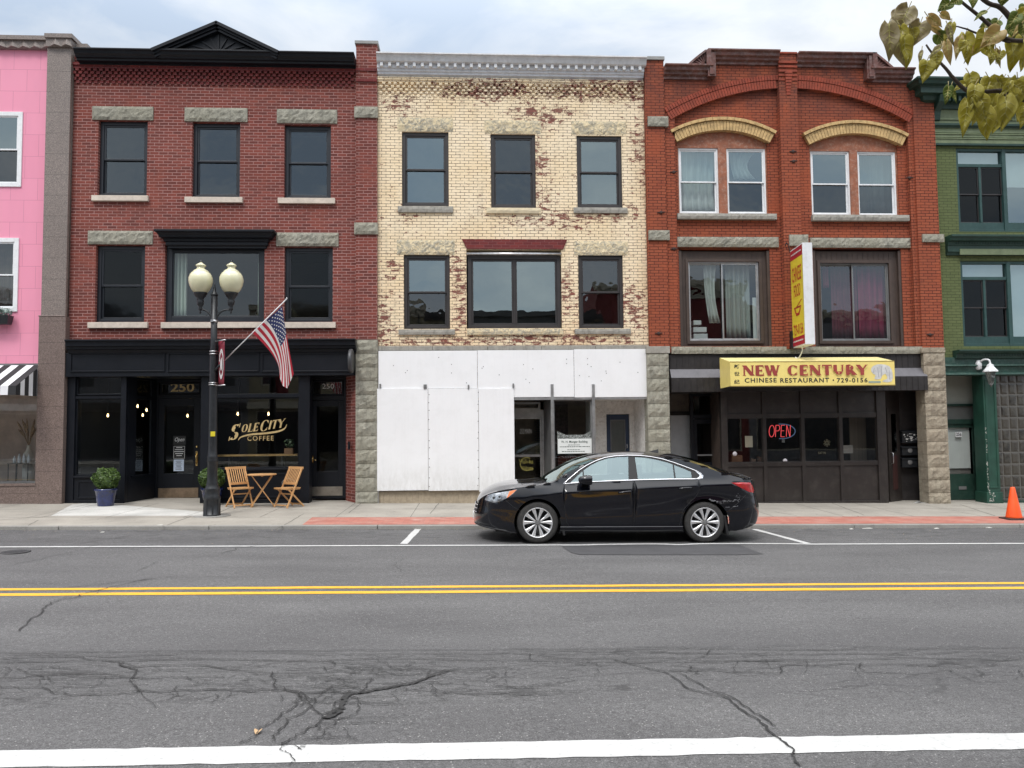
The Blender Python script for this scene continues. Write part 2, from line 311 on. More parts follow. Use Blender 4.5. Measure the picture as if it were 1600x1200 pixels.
# ------------------------------------------------------------------ mesh builder
class MB:
    def __init__(s): s.v = []; s.f = []; s.sm = []
    def add(s, vs, fs, smooth=False):
        o = len(s.v); s.v += [tuple(v) for v in vs]
        for f in fs: s.f.append([i+o for i in f]); s.sm.append(smooth)
        return s
    def box(s, x0, x1, y0, y1, z0, z1):
        vs = [(x, y, z) for z in (z0, z1) for y in (y0, y1) for x in (x0, x1)]
        return s.add(vs, [(0, 2, 3, 1), (4, 5, 7, 6), (0, 1, 5, 4), (2, 6, 7, 3), (0, 4, 6, 2), (1, 3, 7, 5)])
    def hexa(s, b, t):
        """b, t: four bottom and four top corners in the same order"""
        return s.add(list(b)+list(t), [(3, 2, 1, 0), (4, 5, 6, 7), (0, 1, 5, 4), (1, 2, 6, 5), (2, 3, 7, 6), (3, 0, 4, 7)])
    def ring(s, x0, x1, z0, z1, w, y0, y1, wb=None, wt=None):
        wb = w if wb is None else wb; wt = w if wt is None else wt
        s.box(x0, x0+w, y0, y1, z0, z1); s.box(x1-w, x1, y0, y1, z0, z1)
        s.box(x0+w, x1-w, y0, y1, z0, z0+wb); s.box(x0+w, x1-w, y0, y1, z1-wt, z1); return s
    def bar(s, a, b, w, h=None, up=(0, 0, 1)):
        a = Vector(a); b = Vector(b); h = w if h is None else h
        d = (b-a).normalized(); u = Vector(up)
        if abs(d.dot(u)) > .98: u = Vector((1, 0, 0))
        r = d.cross(u).normalized(); u = r.cross(d).normalized()
        q = lambda p: [p - r*w/2 - u*h/2, p + r*w/2 - u*h/2, p + r*w/2 + u*h/2, p - r*w/2 + u*h/2]
        return s.hexa(q(a), q(b))
    def tube(s, pts, rad, n=8, smooth=True, caps=True):
        pts = [Vector(p) for p in pts]; rr = rad if isinstance(rad, (list, tuple)) else [rad]*len(pts)
        vs = []; fs = []; prev = None
        for i, p in enumerate(pts):
            d = (pts[min(i+1, len(pts)-1)]-pts[max(i-1, 0)]).normalized()
            if prev is None:
                u = Vector((0, 0, 1)) if abs(d.z) < .9 else Vector((1, 0, 0)); r = d.cross(u).normalized()
            else:
                r = (prev - d*prev.dot(d)).normalized()
            prev = r; u = r.cross(d).normalized()
            for k in range(n):
                a = 2*PI*k/n; vs.append(p + (r*math.cos(a)+u*math.sin(a))*rr[i])
        for i in range(len(pts)-1):
            for k in range(n):
                k2 = (k+1) % n; fs.append((i*n+k, i*n+k2, (i+1)*n+k2, (i+1)*n+k))
        s.add(vs, fs, smooth)
        if caps:
            o = len(s.v)-len(vs); s.f.append([o+k for k in range(n)][::-1]); s.sm.append(False)
            s.f.append([o+(len(pts)-1)*n+k for k in range(n)]); s.sm.append(False)
        return s
    def lathe(s, c, prof, n=24, smooth=True, axis='z', sq=None):
        """prof: (radius, height) pairs about c"""
        vs = []; fs = []
        for (r, h) in prof:
            for k in range(n):
                a = 2*PI*k/n; x, y = r*math.cos(a), r*math.sin(a)
                if axis == 'z': vs.append((c[0]+x, c[1]+y, c[2]+h))
                elif axis == 'y': vs.append((c[0]+x, c[1]+h, c[2]+y))
                else: vs.append((c[0]+h, c[1]+x, c[2]+y))
        for i in range(len(prof)-1):
            for k in range(n):
                k2 = (k+1) % n; fs.append((i*n+k, i*n+k2, (i+1)*n+k2, (i+1)*n+k))
        fs.append(tuple(range(n))[::-1]); fs.append(tuple((len(prof)-1)*n+k for k in range(n)))
        return s.add(vs, fs, smooth)
    def extx(s, x0, x1, prof):
        """closed profile of (y, z) pushed along x"""
        n = len(prof); vs = [(x0, y, z) for y, z in prof]+[(x1, y, z) for y, z in prof]
        fs = [(i, (i+1) % n, n+(i+1) % n, n+i) for i in range(n)]+[tuple(range(n))[::-1], tuple(range(n, 2*n))]
        return s.add(vs, fs)
    def exty(s, y0, y1, prof):
        """closed outline of (x, z) pushed along y"""
        n = len(prof); vs = [(x, y0, z) for x, z in prof]+[(x, y1, z) for x, z in prof]
        fs = [(i, (i+1) % n, n+(i+1) % n, n+i) for i in range(n)]+[tuple(range(n))[::-1], tuple(range(n, 2*n))]
        return s.add(vs, fs)
    def quad(s, a, b, c, d, smooth=False): return s.add([a, b, c, d], [(0, 1, 2, 3)], smooth)
    def sphere(s, c, r, n=16, m=10, sc=(1, 1, 1)):
        prof = []
        vs = []; fs = []
        for j in range(m+1):
            t = PI*j/m
            for k in range(n):
                a = 2*PI*k/n; vs.append((c[0]+r*sc[0]*math.sin(t)*math.cos(a), c[1]+r*sc[1]*math.sin(t)*math.sin(a), c[2]+r*sc[2]*math.cos(t)))
        for j in range(m):
            for k in range(n): fs.append((j*n+k, j*n+(k+1) % n, (j+1)*n+(k+1) % n, (j+1)*n+k))
        return s.add(vs, fs, True)
    def build(s, name, mat, parent=None, fix=True, bevel=0, label=None):
        me = bpy.data.meshes.new(name)
        org = Vector((0, 0, 0))
        if parent is not None: org = WORLD.get(parent.name, Vector((0, 0, 0)))
        me.from_pydata([(x-org.x, y-org.y, z-org.z) for x, y, z in s.v], [], s.f)
        mats = mat if isinstance(mat, list) else [mat]
        for m in mats: me.materials.append(m)
        me.polygons.foreach_set('use_smooth', s.sm)
        if fix:
            bm = bmesh.new(); bm.from_mesh(me); bmesh.ops.recalc_face_normals(bm, faces=bm.faces); bm.to_mesh(me); bm.free()
        o = bpy.data.objects.new(name, me); C.objects.link(o)
        if parent is not None:
            o.parent = parent
            WORLD[o.name] = org       # a child keeps its parent's origin
        else: WORLD[o.name] = Vector((0, 0, 0))
        if bevel:
            bv = o.modifiers.new('bevel', 'BEVEL'); bv.width = bevel; bv.segments = 2; bv.limit_method = 'ANGLE'; bv.angle_limit = R_(50)
        if label: o['label'] = label
        return o
WORLD = {}
def tag(o, label=None, cat=None, group=None, kind=None):
    if label: o['label'] = label
    if cat: o['category'] = cat
    if group: o['group'] = group
    if kind: o['kind'] = kind
    return o
def thing(name, loc, label, cat, group=None):
    o = bpy.data.objects.new(name, None); C.objects.link(o); o.location = loc; o.empty_display_size = .2
    WORLD[o.name] = Vector(loc)
    return tag(o, label, cat, group)
def struct(o): o['kind'] = 'structure'; return o
def copy_thing(o, loc, rz=None, label=None):
    c = o.copy(); C.objects.link(c); c.location = loc
    if rz is not None: c.rotation_euler.z = rz
    if label: c['label'] = label
    for ch in o.children:
        d = ch.copy(); C.objects.link(d); d.parent = c
        for g in ch.children:
            e = g.copy(); C.objects.link(e); e.parent = d
    return c

def textmb(mb, s, x0, x1, z0, z1, Y, depth=.004, face='-y', align=None, bold=0, shear=0, frame=None, space=1.0):
    """lettering as thin solid letters fitted into the rectangle (x0..x1, z0..z1); frame = (origin, right, up, out) for other planes"""
    cu = bpy.data.curves.new('t', 'FONT'); cu.body = s; cu.size = 1; cu.offset = bold; cu.shear = shear; cu.space_character = space; cu.resolution_u = 3
    ob = bpy.data.objects.new('t', cu); me = ob.to_mesh()
    xs = [v.co.x for v in me.vertices]; ys = [v.co.y for v in me.vertices]
    if not xs: return mb
    a, b_, c, d = min(xs), max(xs), min(ys), max(ys)
    k = (x1-x0)/(b_-a); kz = (z1-z0)/(d-c) if z1 is not None else k
    vs = []
    for v in me.vertices:
        u = x0+(v.co.x-a)*k; t = z0+(v.co.y-c)*kz
        if frame: o_, r_, u_, n_ = frame; p = o_+r_*u+u_*t+n_*depth
        else: p = Vector((u, Y-depth, t))
        vs.append(p)
    mb.add(vs, [tuple(p.vertices) for p in me.polygons])
    ob.to_mesh_clear(); bpy.data.objects.remove(ob); bpy.data.curves.remove(cu)
    return mb
# ------------------------------------------------------------------ a small serif alphabet (strokes of two weights)
def glyph_strokes(ch):
    T, t = 'T', 't'
    S = {
     'N': [('l', .12, 0, .12, 1, t), ('l', .12, 1, .80, 0, T), ('l', .80, 0, .80, 1, t), ('s', .12, 0), ('s', .08, 1), ('s', .80, 1)],
     'E': [('l', .18, 0, .18, 1, T), ('l', .18, .955, .66, .955, t), ('l', .18, .5, .54, .5, t), ('l', .18, .045, .68, .045, t), ('v', .66, .87), ('v', .54, .5), ('v', .68, .13)],
     'W': [('l', .08, 1, .34, 0, T), ('l', .34, 0, .60, 1, t), ('l', .56, 1, .84, 0, T), ('l', .84, 0, 1.08, 1, t), ('s', .08, 1), ('s', 1.08, 1), ('s', .58, 1)],
     'C': [('a', .50, .5, .46, .52, 42, 318), ('v', .80, .80), ('v', .80, .2)],
     'T': [('l', .42, 0, .42, 1, T), ('l', .02, .955, .82, .955, t), ('v', .04, .88), ('v', .80, .88), ('s', .42, 0)],
     'U': [('l', .16, 1, .16, .36, T), ('a', .46, .36, .30, .33, 180, 360), ('l', .76, .36, .76, 1, t), ('s', .16, 1), ('s', .76, 1)],
     'R': [('l', .18, 0, .18, 1, T), ('l', .18, .955, .42, .955, t), ('l', .18, .47, .42, .47, t), ('a', .42, .713, .24, .243, -90, 90), ('l', .40, .47, .78, 0, T), ('s', .18, 0), ('s', .80, 0), ('s', .16, 1)],
     'Y': [('l', .06, 1, .42, .45, T), ('l', .42, .45, .78, 1, t), ('l', .42, .48, .42, 0, T), ('s', .06, 1), ('s', .78, 1), ('s', .42, 0)],
     'O': [('a', .50, .5, .42, .47, 0, 360)],
     'L': [('l', .18, 0, .18, 1, T), ('l', .18, .045, .68, .045, t), ('v', .68, .14), ('s', .18, 1), ('s', .16, 0)],
     'I': [('l', .18, 0, .18, 1, T), ('s', .18, 0), ('s', .18, 1)],
     'S': [('a', .40, .735, .27, .225, 35, 262), ('a', .40, .275, .30, .235, -150, 98), ('v', .64, .86), ('v', .12, .15)],
    }
    W = {'N': .92, 'E': .74, 'W': 1.14, 'C': .92, 'T': .84, 'U': .92, 'R': .86, 'Y': .84, 'O': 1.0, 'L': .72, 'I': .36, 'S': .78, ' ': .45}
    return S.get(ch, []), W[ch]
def serif_text(mb, runs, put, thick=.22, thin=.085, gap=.10, wid=1.0):
    """runs: (char, scale, baseline) list; put(u, v, k) -> 3-D point; k counts strokes so that none lie in one plane"""
    x = 0; k = 0
    for ch, sc, base in runs:
        st, wd = glyph_strokes(ch)
        for s_ in st:
            k += 1
            if s_[0] == 'l':
                _, a, b, c, d, wt = s_; wt = thick if wt == 'T' else thin
                dx, dz = c-a, d-b; L = math.hypot(dx, dz)
                if abs(dz) > .3:     # level-cut ends
                    hw = wt/2*L/abs(dz); hw = min(hw, wt*.75)
                    q = [(a-hw, b), (a+hw, b), (c+hw, d), (c-hw, d)]
                else: q = [(a, b-wt/2), (a, b+wt/2), (c, d+wt/2), (c, d-wt/2)]
                mb.add([put(x+u*sc*wid, base+v*sc, k) for u, v in q], [(0, 1, 2, 3)])
            elif s_[0] == 'a':
                _, cx, cz, rx, rz, a0, a1 = s_; n = 22; vs = []
                for i in range(n+1):
                    a = R_(a0+(a1-a0)*i/n); h = thin+(thick-thin)*abs(math.cos(a))**1.3
                    for r_ in (-.5, .5):
                        vs.append(put(x+(cx+(rx-h/2+h*r_)*math.cos(a))*sc*wid, base+(cz+(rz-thin/2+h*r_*.6)*math.sin(a))*sc, k))
                mb.add(vs, [(2*i, 2*i+1, 2*i+3, 2*i+2) for i in range(n)])
            elif s_[0] == 's':
                _, a, b = s_; s2 = .13; z0, z1 = (b, b+.05) if b < .5 else (b-.05, b)
                mb.add([put(x+u*sc*wid, base+v*sc, k) for u, v in ((a-s2, z0), (a+s2, z0), (a+s2, z1), (a-s2, z1))], [(0, 1, 2, 3)])
            else:
                _, a, b = s_
                mb.add([put(x+u*sc*wid, base+v*sc, k) for u, v in ((a-.025, b-.12), (a+.03, b-.12), (a+.03, b+.12), (a-.025, b+.12))], [(0, 1, 2, 3)])
        x += (wd+gap)*sc*wid
    return x

# ------------------------------------------------------------------ building helpers
def wall(mb, x0, x1, z0, z1, Y, holes=(), rev=.22):
    xs = sorted({x0, x1, *[v for h in holes for v in h[:2]]}); zs = sorted({z0, z1, *[v for h in holes for v in h[2:4]]})
    xs = [v for v in xs if x0 <= v <= x1]; zs = [v for v in zs if z0 <= v <= z1]
    for i in range(len(xs)-1):
        for j in range(len(zs)-1):
            cx, cz = (xs[i]+xs[i+1])/2, (zs[j]+zs[j+1])/2
            if any(h[0] < cx < h[1] and h[2] < cz < h[3] for h in holes): continue
            mb.quad((xs[i], Y, zs[j]), (xs[i+1], Y, zs[j]), (xs[i+1], Y, zs[j+1]), (xs[i], Y, zs[j+1]))
    for h in holes:
        a, b, c, d = h[:4]
        mb.quad((a, Y, c), (a, Y+rev, c), (a, Y+rev, d), (a, Y, d)); mb.quad((b, Y, c), (b, Y+rev, c), (b, Y+rev, d), (b, Y, d))
        mb.quad((a, Y, c), (b, Y, c), (b, Y+rev, c), (a, Y+rev, c)); mb.quad((a, Y, d), (b, Y, d), (b, Y+rev, d), (a, Y+rev, d))
    return mb
def rock(mb, x0, x1, y0, y1, z0, z1, amp=.03, cell=.07, edge=.35):
    """a stone with a rough, bulging front face at y0"""
    nx = max(2, int((x1-x0)/cell)); nz = max(2, int((z1-z0)/cell)); vs = []; fs = []
    for j in range(nz+1):
        for i in range(nx+1):
            u, v = i/nx, j/nz; e = 1 if 0 < i < nx and 0 < j < nz else 0
            y = y0 - e*amp*(.25+rnd.random()*.9) + (0 if e else rnd.random()*amp*edge*.3)
            jx = (rnd.random()-.5)*cell*.4*e; jz = (rnd.random()-.5)*cell*.4*e
            vs.append((x0+(x1-x0)*u+jx, y, z0+(z1-z0)*v+jz))
    for j in range(nz):
        for i in range(nx):
            a = j*(nx+1)+i; fs.append((a, a+1, a+nx+2, a+nx+1))
    mb.add(vs, fs)
    w_ = nx+1
    bd = [(i, 0) for i in range(nx+1)]+[(nx, j) for j in range(1, nz+1)]+[(i, nz) for i in range(nx-1, -1, -1)]+[(0, j) for j in range(nz-1, 0, -1)]
    P = [vs[j*w_+i] for i, j in bd]; Q = [(p[0], y1, p[2]) for p in P]; n = len(P)
    mb.add(P+Q, [(k, (k+1) % n, n+(k+1) % n, n+k) for k in range(n)]+[tuple(range(n, 2*n))])
    return mb
def shell(mb, x0, x1, ztop, Y, zb=-.6, depth=12, parapet=.5):
    """side walls, back wall and flat roof behind a front"""
    mb.quad((x0, Y, zb), (x0, Y+depth, zb), (x0, Y+depth, ztop), (x0, Y, ztop)); mb.quad((x1, Y, zb), (x1, Y+depth, zb), (x1, Y+depth, ztop), (x1, Y, ztop))
    mb.quad((x0, Y+depth, zb), (x1, Y+depth, zb), (x1, Y+depth, ztop), (x0, Y+depth, ztop))
    return mb
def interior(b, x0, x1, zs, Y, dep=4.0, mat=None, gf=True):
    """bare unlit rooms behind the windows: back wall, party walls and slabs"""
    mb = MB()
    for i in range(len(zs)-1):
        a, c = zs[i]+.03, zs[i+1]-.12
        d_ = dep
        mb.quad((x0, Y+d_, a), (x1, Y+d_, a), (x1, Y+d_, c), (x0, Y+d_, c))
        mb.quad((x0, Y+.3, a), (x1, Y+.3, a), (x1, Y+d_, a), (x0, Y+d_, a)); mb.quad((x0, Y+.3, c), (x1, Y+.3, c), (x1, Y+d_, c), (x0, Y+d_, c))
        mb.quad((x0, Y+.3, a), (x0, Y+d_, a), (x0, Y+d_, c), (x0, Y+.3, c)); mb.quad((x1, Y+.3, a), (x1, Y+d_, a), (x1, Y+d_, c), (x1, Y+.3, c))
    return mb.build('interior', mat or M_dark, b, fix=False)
def roof(b, x0, x1, z, Y, depth=12):
    MB().box(x0+.02, x1-.02, Y+.3, Y+depth-.02, z-.25, z-.1).build('roof', M_slate, b)
def profile(d, steps):
    """moulding outline: steps = [(projection, height)] going down from the top; back at +0.05"""
    return [(.05, steps[0][1])]+[(-p, h) for p, h in steps]+[(.05, steps[-1][1])]
def moulding(mb, x0, x1, Y, ztop, steps):
    pr = [(Y+.06, ztop)]
    for p, h in steps: pr.append((Y-p, ztop-h))
    pr.append((Y+.06, ztop-steps[-1][1]))
    return mb.extx(x0, x1, pr)
def corbels(b, x0, x1, zt, Y, mat, rows=5, per=.139, rh=.0725, proj=.08):
    """lattice of projecting header bricks"""
    mb = MB(); n = int((x1-x0)/per)+1
    for r in range(rows):
        for i in range(n):
            cx = x0+per*(i+(.5 if r % 2 else 0)); a, c = cx-per*.28, cx+per*.28
            if a < x0 or c > x1: continue
            z = zt-rh*(r+.5); hh = rh*.72
            # diamond-ish header
            mb.hexa([(a, Y-proj+.012*r, z-hh*.6), (c, Y-proj+.012*r, z-hh*.6), (c, Y+.01, z-hh*.6), (a, Y+.01, z-hh*.6)], [(a, Y-proj+.012*r, z+hh*.55), (c, Y-proj+.012*r, z+hh*.55), (c, Y+.01, z+hh*.55), (a, Y+.01, z+hh*.55)])
    return mb.build('corbelled_brick_band', mat, b)
def window(b, r, Y=D, recess=.10, fr=M_darkframe, gl=(M_glass, M_glass), fw=.075, sash=.05, mid=.5, lower_in=True, dep=.12, name='window', kind='hung', mullions=(), label=None, wb=None):
    """frame with its sash bars (one part), pane sub-parts; r = outer rectangle"""
    x0, x1, z0, z1 = r; y = Y+recess; mb = MB()
    mb.ring(x0, x1, z0, z1, fw, y, y+dep, wb=wb)
    a, b_, c, d = x0+fw, x1-fw, z0+(wb or fw), z1-fw
    panes = []
    if kind == 'hung':
        zm = c+(d-c)*mid
        mb.ring(a, b_, zm-.022, d, sash, y+.022, y+.055)          # upper sash, outside
        mb.ring(a, b_, c, zm+.022, sash, y+.060, y+.093)          # lower sash, behind it
        panes = [((a+sash, b_-sash, zm-.022+sash, d-sash), y+.040), ((a+sash, b_-sash, c+sash, zm+.022-sash), y+.078)]
    elif kind == 'fixed':
        xs = [a]+[a+(b_-a)*m for m in mullions]+[b_]
        for i in range(len(xs)-1):
            l = xs[i]+(.02 if i else 0); rr = xs[i+1]-(.02 if i < len(xs)-2 else 0)
            mb.ring(l, rr, c, d, sash, y+.03, y+.07); panes.append(((l+sash, rr-sash, c+sash, d-sash), y+.05))
        for m in xs[1:-1]: mb.box(m-.02, m+.02, y+.01, y+.09, c, d)
    elif kind == 'slider':
        xm = a+(b_-a)*mid
        mb.ring(a, xm+.03, c, d, sash, y+.06, y+.09); mb.ring(xm-.03, b_, c, d, sash, y+.02, y+.05)
        panes = [((a+sash, xm+.03-sash, c+sash, d-sash), y+.075), ((xm-.03+sash, b_-sash, c+sash, d-sash), y+.035)]
    wn = mb.build(name, fr, b, bevel=.004, label=label)
    for i, (p, py) in enumerate(panes):
        q = MB().quad((p[0], py, p[2]), (p[1], py, p[2]), (p[1], py, p[3]), (p[0], py, p[3]))
        q.build('pane', gl[min(i, len(gl)-1)], wn, fix=False)
    return wn
def lintel(wn, r, Y=D, mat=None, amp=.03, proj=.03, name='lintel'):
    rock(MB(), r[0], r[1], Y-proj, Y+.1, r[2], r[3], amp, .06).build(name, mat or M_stone, wn)
def sill(wn, r, Y=D, mat=None, proj=.08, rough=0, name='sill'):
    mb = MB()
    if rough: rock(mb, r[0], r[1], Y-proj, Y+.16, r[2], r[3], rough, .06)
    else: mb.box(r[0], r[1], Y-proj, Y+.16, r[2], r[3])
    mb.build(name, mat or M_sillstone, wn, bevel=0 if rough else .006)
def stone_pier(b, px0, px1, pyt, courses, Y, mat, yb):
    mb = MB(); x0, x1, z0, z1 = rc(px0, pyt, px1, yb, Y); z0 = min(z0, sw((x0+x1)/2, D))-.05
    h = (z1-z0)/courses; z = z0
    for i in range(courses):
        hh = h
        rock(mb, x0, x1, Y, Y+.4, z+.006, z+hh-.006, .028, .075); z += hh
    mb.box(x0+.01, x1-.01, Y+.012, Y+.4, z0, z1)
    return mb.build('stone_pier', mat, b)
# ------------------------------------------------------------------ ground
def leafmat0(name, a, c):
    m, nt, b, o = newmat(name); g = nt.nodes.new('ShaderNodeNewGeometry'); nt.links.new(ramp(nt, g.outputs['Random Per Island'], .1, .9, a, c), b.inputs['Base Color']); b.inputs['Roughness'].default_value = .9; return m
def road_mat():
    m, nt, b, o = newmat('worn_asphalt'); p = pos(nt)
    s = node(nt, 'ShaderNodeSeparateXYZ'); nt.links.new(p, s.inputs[0])
    big = noise(nt, scalev(nt, p, (.35, 1.1, 1)), 1.0, 6, .6)
    col = ramp(nt, big, .3, .7, (.082, .080, .081), (.118, .116, .116))
    gr1 = noise(nt, p, 95, 4, .85)
    col = mixc(nt, .5, col, ramp(nt, noise(nt, p, 28, 3, .7), .3, .7, (.25, .25, .25), (.75, .75, .75)), 'OVERLAY')
    col = mixc(nt, 1.0, col, ramp(nt, gr1, .32, .68, (.12, .12, .12), (.88, .88, .88)), 'OVERLAY')
    vo = node(nt, 'ShaderNodeTexVoronoi'); vo.inputs['Scale'].default_value = 55; nt.links.new(p, vo.inputs[0])
    wn_ = node(nt, 'ShaderNodeTexWhiteNoise'); nt.links.new(vo.outputs['Position'], wn_.inputs[0])
    spk = math_(nt, 'MULTIPLY', ramp(nt, wn_.outputs[0], .88, .93), ramp(nt, vo.outputs['Distance'], .18, .34, (1, 1, 1), (0, 0, 0)))
    col = mixc(nt, math_(nt, 'MULTIPLY', spk, .65), col, (.42, .41, .39))
    # darker worn patches and oil spots, parallel to the street
    dk = ramp(nt, noise(nt, scalev(nt, p, (2.2, 7, 1)), 1.3, 6, .65), .61, .72)
    col = mixc(nt, math_(nt, 'MULTIPLY', dk, .35), col, (.045, .045, .047))
    st_ = math_(nt, 'MULTIPLY', ramp(nt, s.outputs[1], .0, 1.0), 1.0)
    pk = node(nt, 'ShaderNodeMapRange'); nt.links.new(s.outputs[1], pk.inputs[0]); pk.inputs[1].default_value = 12.8; pk.inputs[2].default_value = 13.6
    col = mixc(nt, math_(nt, 'MULTIPLY', math_(nt, 'MULTIPLY', pk.outputs[0], ramp(nt, noise(nt, scalev(nt, p, (1.6, 4, 1)), 1.5, 6, .7), .50, .62)), .5), col, (.04, .04, .041))
    # alligator cracking in the near wheel track
    wq = node(nt, 'ShaderNodeTexNoise'); wq.inputs['Scale'].default_value = 3.2; wq.inputs['Detail'].default_value = 5; wq.inputs['Roughness'].default_value = .65; nt.links.new(p, wq.inputs[0])
    ad = node(nt, 'ShaderNodeVectorMath', operation='MULTIPLY_ADD'); nt.links.new(wq.outputs['Color'], ad.inputs[0]); ad.inputs[1].default_value = (.55, .26, 0); nt.links.new(p, ad.inputs[2])
    v2 = node(nt, 'ShaderNodeTexVoronoi', feature='DISTANCE_TO_EDGE'); v2.inputs['Scale'].default_value = 1.0; nt.links.new(scalev(nt, ad.outputs[0], (2.6, 8.0, 1)), v2.inputs[0])
    v3 = node(nt, 'ShaderNodeTexVoronoi', feature='DISTANCE_TO_EDGE'); v3.inputs['Scale'].default_value = 1.0; nt.links.new(scalev(nt, ad.outputs[0], (.8, 6.5, 1)), v3.inputs[0])
    c2 = ramp(nt, v2.outputs['Distance'], .006, .024, (1, 1, 1), (0, 0, 0)); c3 = ramp(nt, v3.outputs['Distance'], .008, .026, (1, 1, 1), (0, 0, 0))
    def band(y0, y1, soft):
        a = node(nt, 'ShaderNodeMapRange'); nt.links.new(s.outputs[1], a.inputs[0]); a.inputs[1].default_value = y0-soft; a.inputs[2].default_value = y0+soft
        c = node(nt, 'ShaderNodeMapRange'); nt.links.new(s.outputs[1], c.inputs[0]); c.inputs[1].default_value = y1-soft; c.inputs[2].default_value = y1+soft; c.inputs[3].default_value = 1; c.inputs[4].default_value = 0
        return math_(nt, 'MULTIPLY', a.outputs[0], c.outputs[0])
    brk = ramp(nt, noise(nt, scalev(nt, p, (1.4, 3, 1)), 1.2, 4), .40, .52)
    left = node(nt, 'ShaderNodeMapRange'); nt.links.new(s.outputs[0], left.inputs[0]); left.inputs[1].default_value = .2; left.inputs[2].default_value = 1.6; left.inputs[3].default_value = 1; left.inputs[4].default_value = .12
    k = math_(nt, 'MULTIPLY', math_(nt, 'MULTIPLY', math_(nt, 'MAXIMUM', math_(nt, 'MULTIPLY', c2, left.outputs[0]), c3), band(5.55, 6.72, .16)), math_(nt, 'MULTIPLY_ADD', brk, .8, .2))
    col = mixc(nt, math_(nt, 'MULTIPLY', k, .55), col, (.022, .021, .021))
    tone = math_(nt, 'MULTIPLY', band(5.7, 7.4, .5), .28)
    col = mixc(nt, tone, col, (.062, .061, .063))
    nt.links.new(col, b.inputs['Base Color']); b.inputs['Roughness'].default_value = .82; b.inputs['Specular IOR Level'].default_value = .35
    h = math_(nt, 'SUBTRACT', gr1, math_(nt, 'MULTIPLY', k, 1.5)); bump(nt, b, h, .5, .012)
    return m
M_road = road_mat()
def conc_mat(name, base, joints=None, jc=(.10, .095, .085), wx=1.53, oy=0.0):
    m, nt, b, o = newmat(name); p = pos(nt)
    col = ramp(nt, noise(nt, p, 1.1, 7, .62), .3, .7, tuple(c*.80 for c in base), tuple(c*1.12 for c in base))
    col = mixc(nt, .5, col, ramp(nt, noise(nt, p, 60, 3, .7), .25, .75, (.32, .32, .32), (.68, .68, .68)), 'OVERLAY')
    col = mixc(nt, math_(nt, 'MULTIPLY', ramp(nt, noise(nt, p, 3.5, 8, .7), .56, .7), .35), col, tuple(c*.5 for c in base))
    nt.links.new(col, b.inputs['Base Color']); b.inputs['Roughness'].default_value = .88; b.inputs['Specular IOR Level'].default_value = .3
    gv = node(nt, 'ShaderNodeTexVoronoi'); gv.inputs['Scale'].default_value = 3.2; nt.links.new(p, gv.inputs[0])
    col = mixc(nt, math_(nt, 'MULTIPLY', ramp(nt, gv.outputs['Distance'], .06, .10, (1, 1, 1), (0, 0, 0)), .5), col, tuple(c*.35 for c in base))
    nt.links.new(col, b.inputs['Base Color']); bump(nt, b, noise(nt, p, 50, 4, .6), .2, .008)
    return m
M_conc = conc_mat('weathered_concrete', (.33, .305, .265)); M_concnew = conc_mat('pale_new_concrete', (.52, .51, .48))
M_curb = conc_mat('grey_kerb_stone', (.27, .26, .24)); M_joint = plain('joint_dirt', (.09, .085, .075), .95)
def redpave():
    m, nt, b, o = newmat('red_brick_paving'); p = pos(nt)
    t = bricktex(nt, p, (.42, .155, .115), (.33, .115, .085), (.22, .12, .1), bw=.2, rh=.1, msz=.005)
    col = mixc(nt, math_(nt, 'MULTIPLY', ramp(nt, noise(nt, p, 2.5, 7, .65), .45, .7), .55), t.outputs[0], (.42, .28, .23))
    col = mixc(nt, math_(nt, 'MULTIPLY', ramp(nt, noise(nt, p, 1.2, 8, .7), .60, .70), .35), col, (.55, .5, .46))
    nt.links.new(col, b.inputs['Base Color']); b.inputs['Roughness'].default_value = .85; bump(nt, b, t.outputs['Fac'], .3, .004)
    return m
M_redpave = redpave()
M_ground = plain('far_ground', (.10, .10, .085), .95, var=.2, vs=.2)
M_paintw = plain('worn_white_road_paint', (.50, .50, .49), .7, var=.08, vs=14, dirt=((.20, .20, .20), .5), bstr=.15, bs=80)
M_painty = plain('yellow_road_paint', (.74, .38, .022), .6, var=.09, vs=14, dirt=((.15, .12, .06), .35), bstr=.15, bs=80)
M_patch = plain('newer_asphalt_patch', (.052, .051, .054), .8, var=.12, vs=3, bstr=.5, bs=70)
M_seal = plain('tar_crack_sealer', (.020, .0195, .019), .8, var=.2, vs=9)

def slope_sheet(x0, x1, y0, y1, dz, n=1):
    mb = MB()
    mb.quad((x0, y0, gz(x0)+dz), (x1, y0, gz(x1)+dz), (x1, y1, gz(x1)+dz), (x0, y1, gz(x0)+dz)); return mb
struct(slope_sheet(-700, 700, -700, 900, -.15).build('ground', M_ground, fix=False))
road = struct(slope_sheet(-70, 70, .4, KERB, 0).build('road', M_road, fix=False))
mb = MB(); mb.hexa([(-70, -2.6, gz(-70)-.1), (70, -2.6, gz(70)-.1), (70, .4, gz(70)-.1), (-70, .4, gz(-70)-.1)], [(-70, -2.6, gz(-70)+.14), (70, -2.6, gz(70)+.14), (70, .4, gz(70)+.14), (-70, .4, gz(-70)+.14)])
struct(mb.build('near_pavement', M_conc))
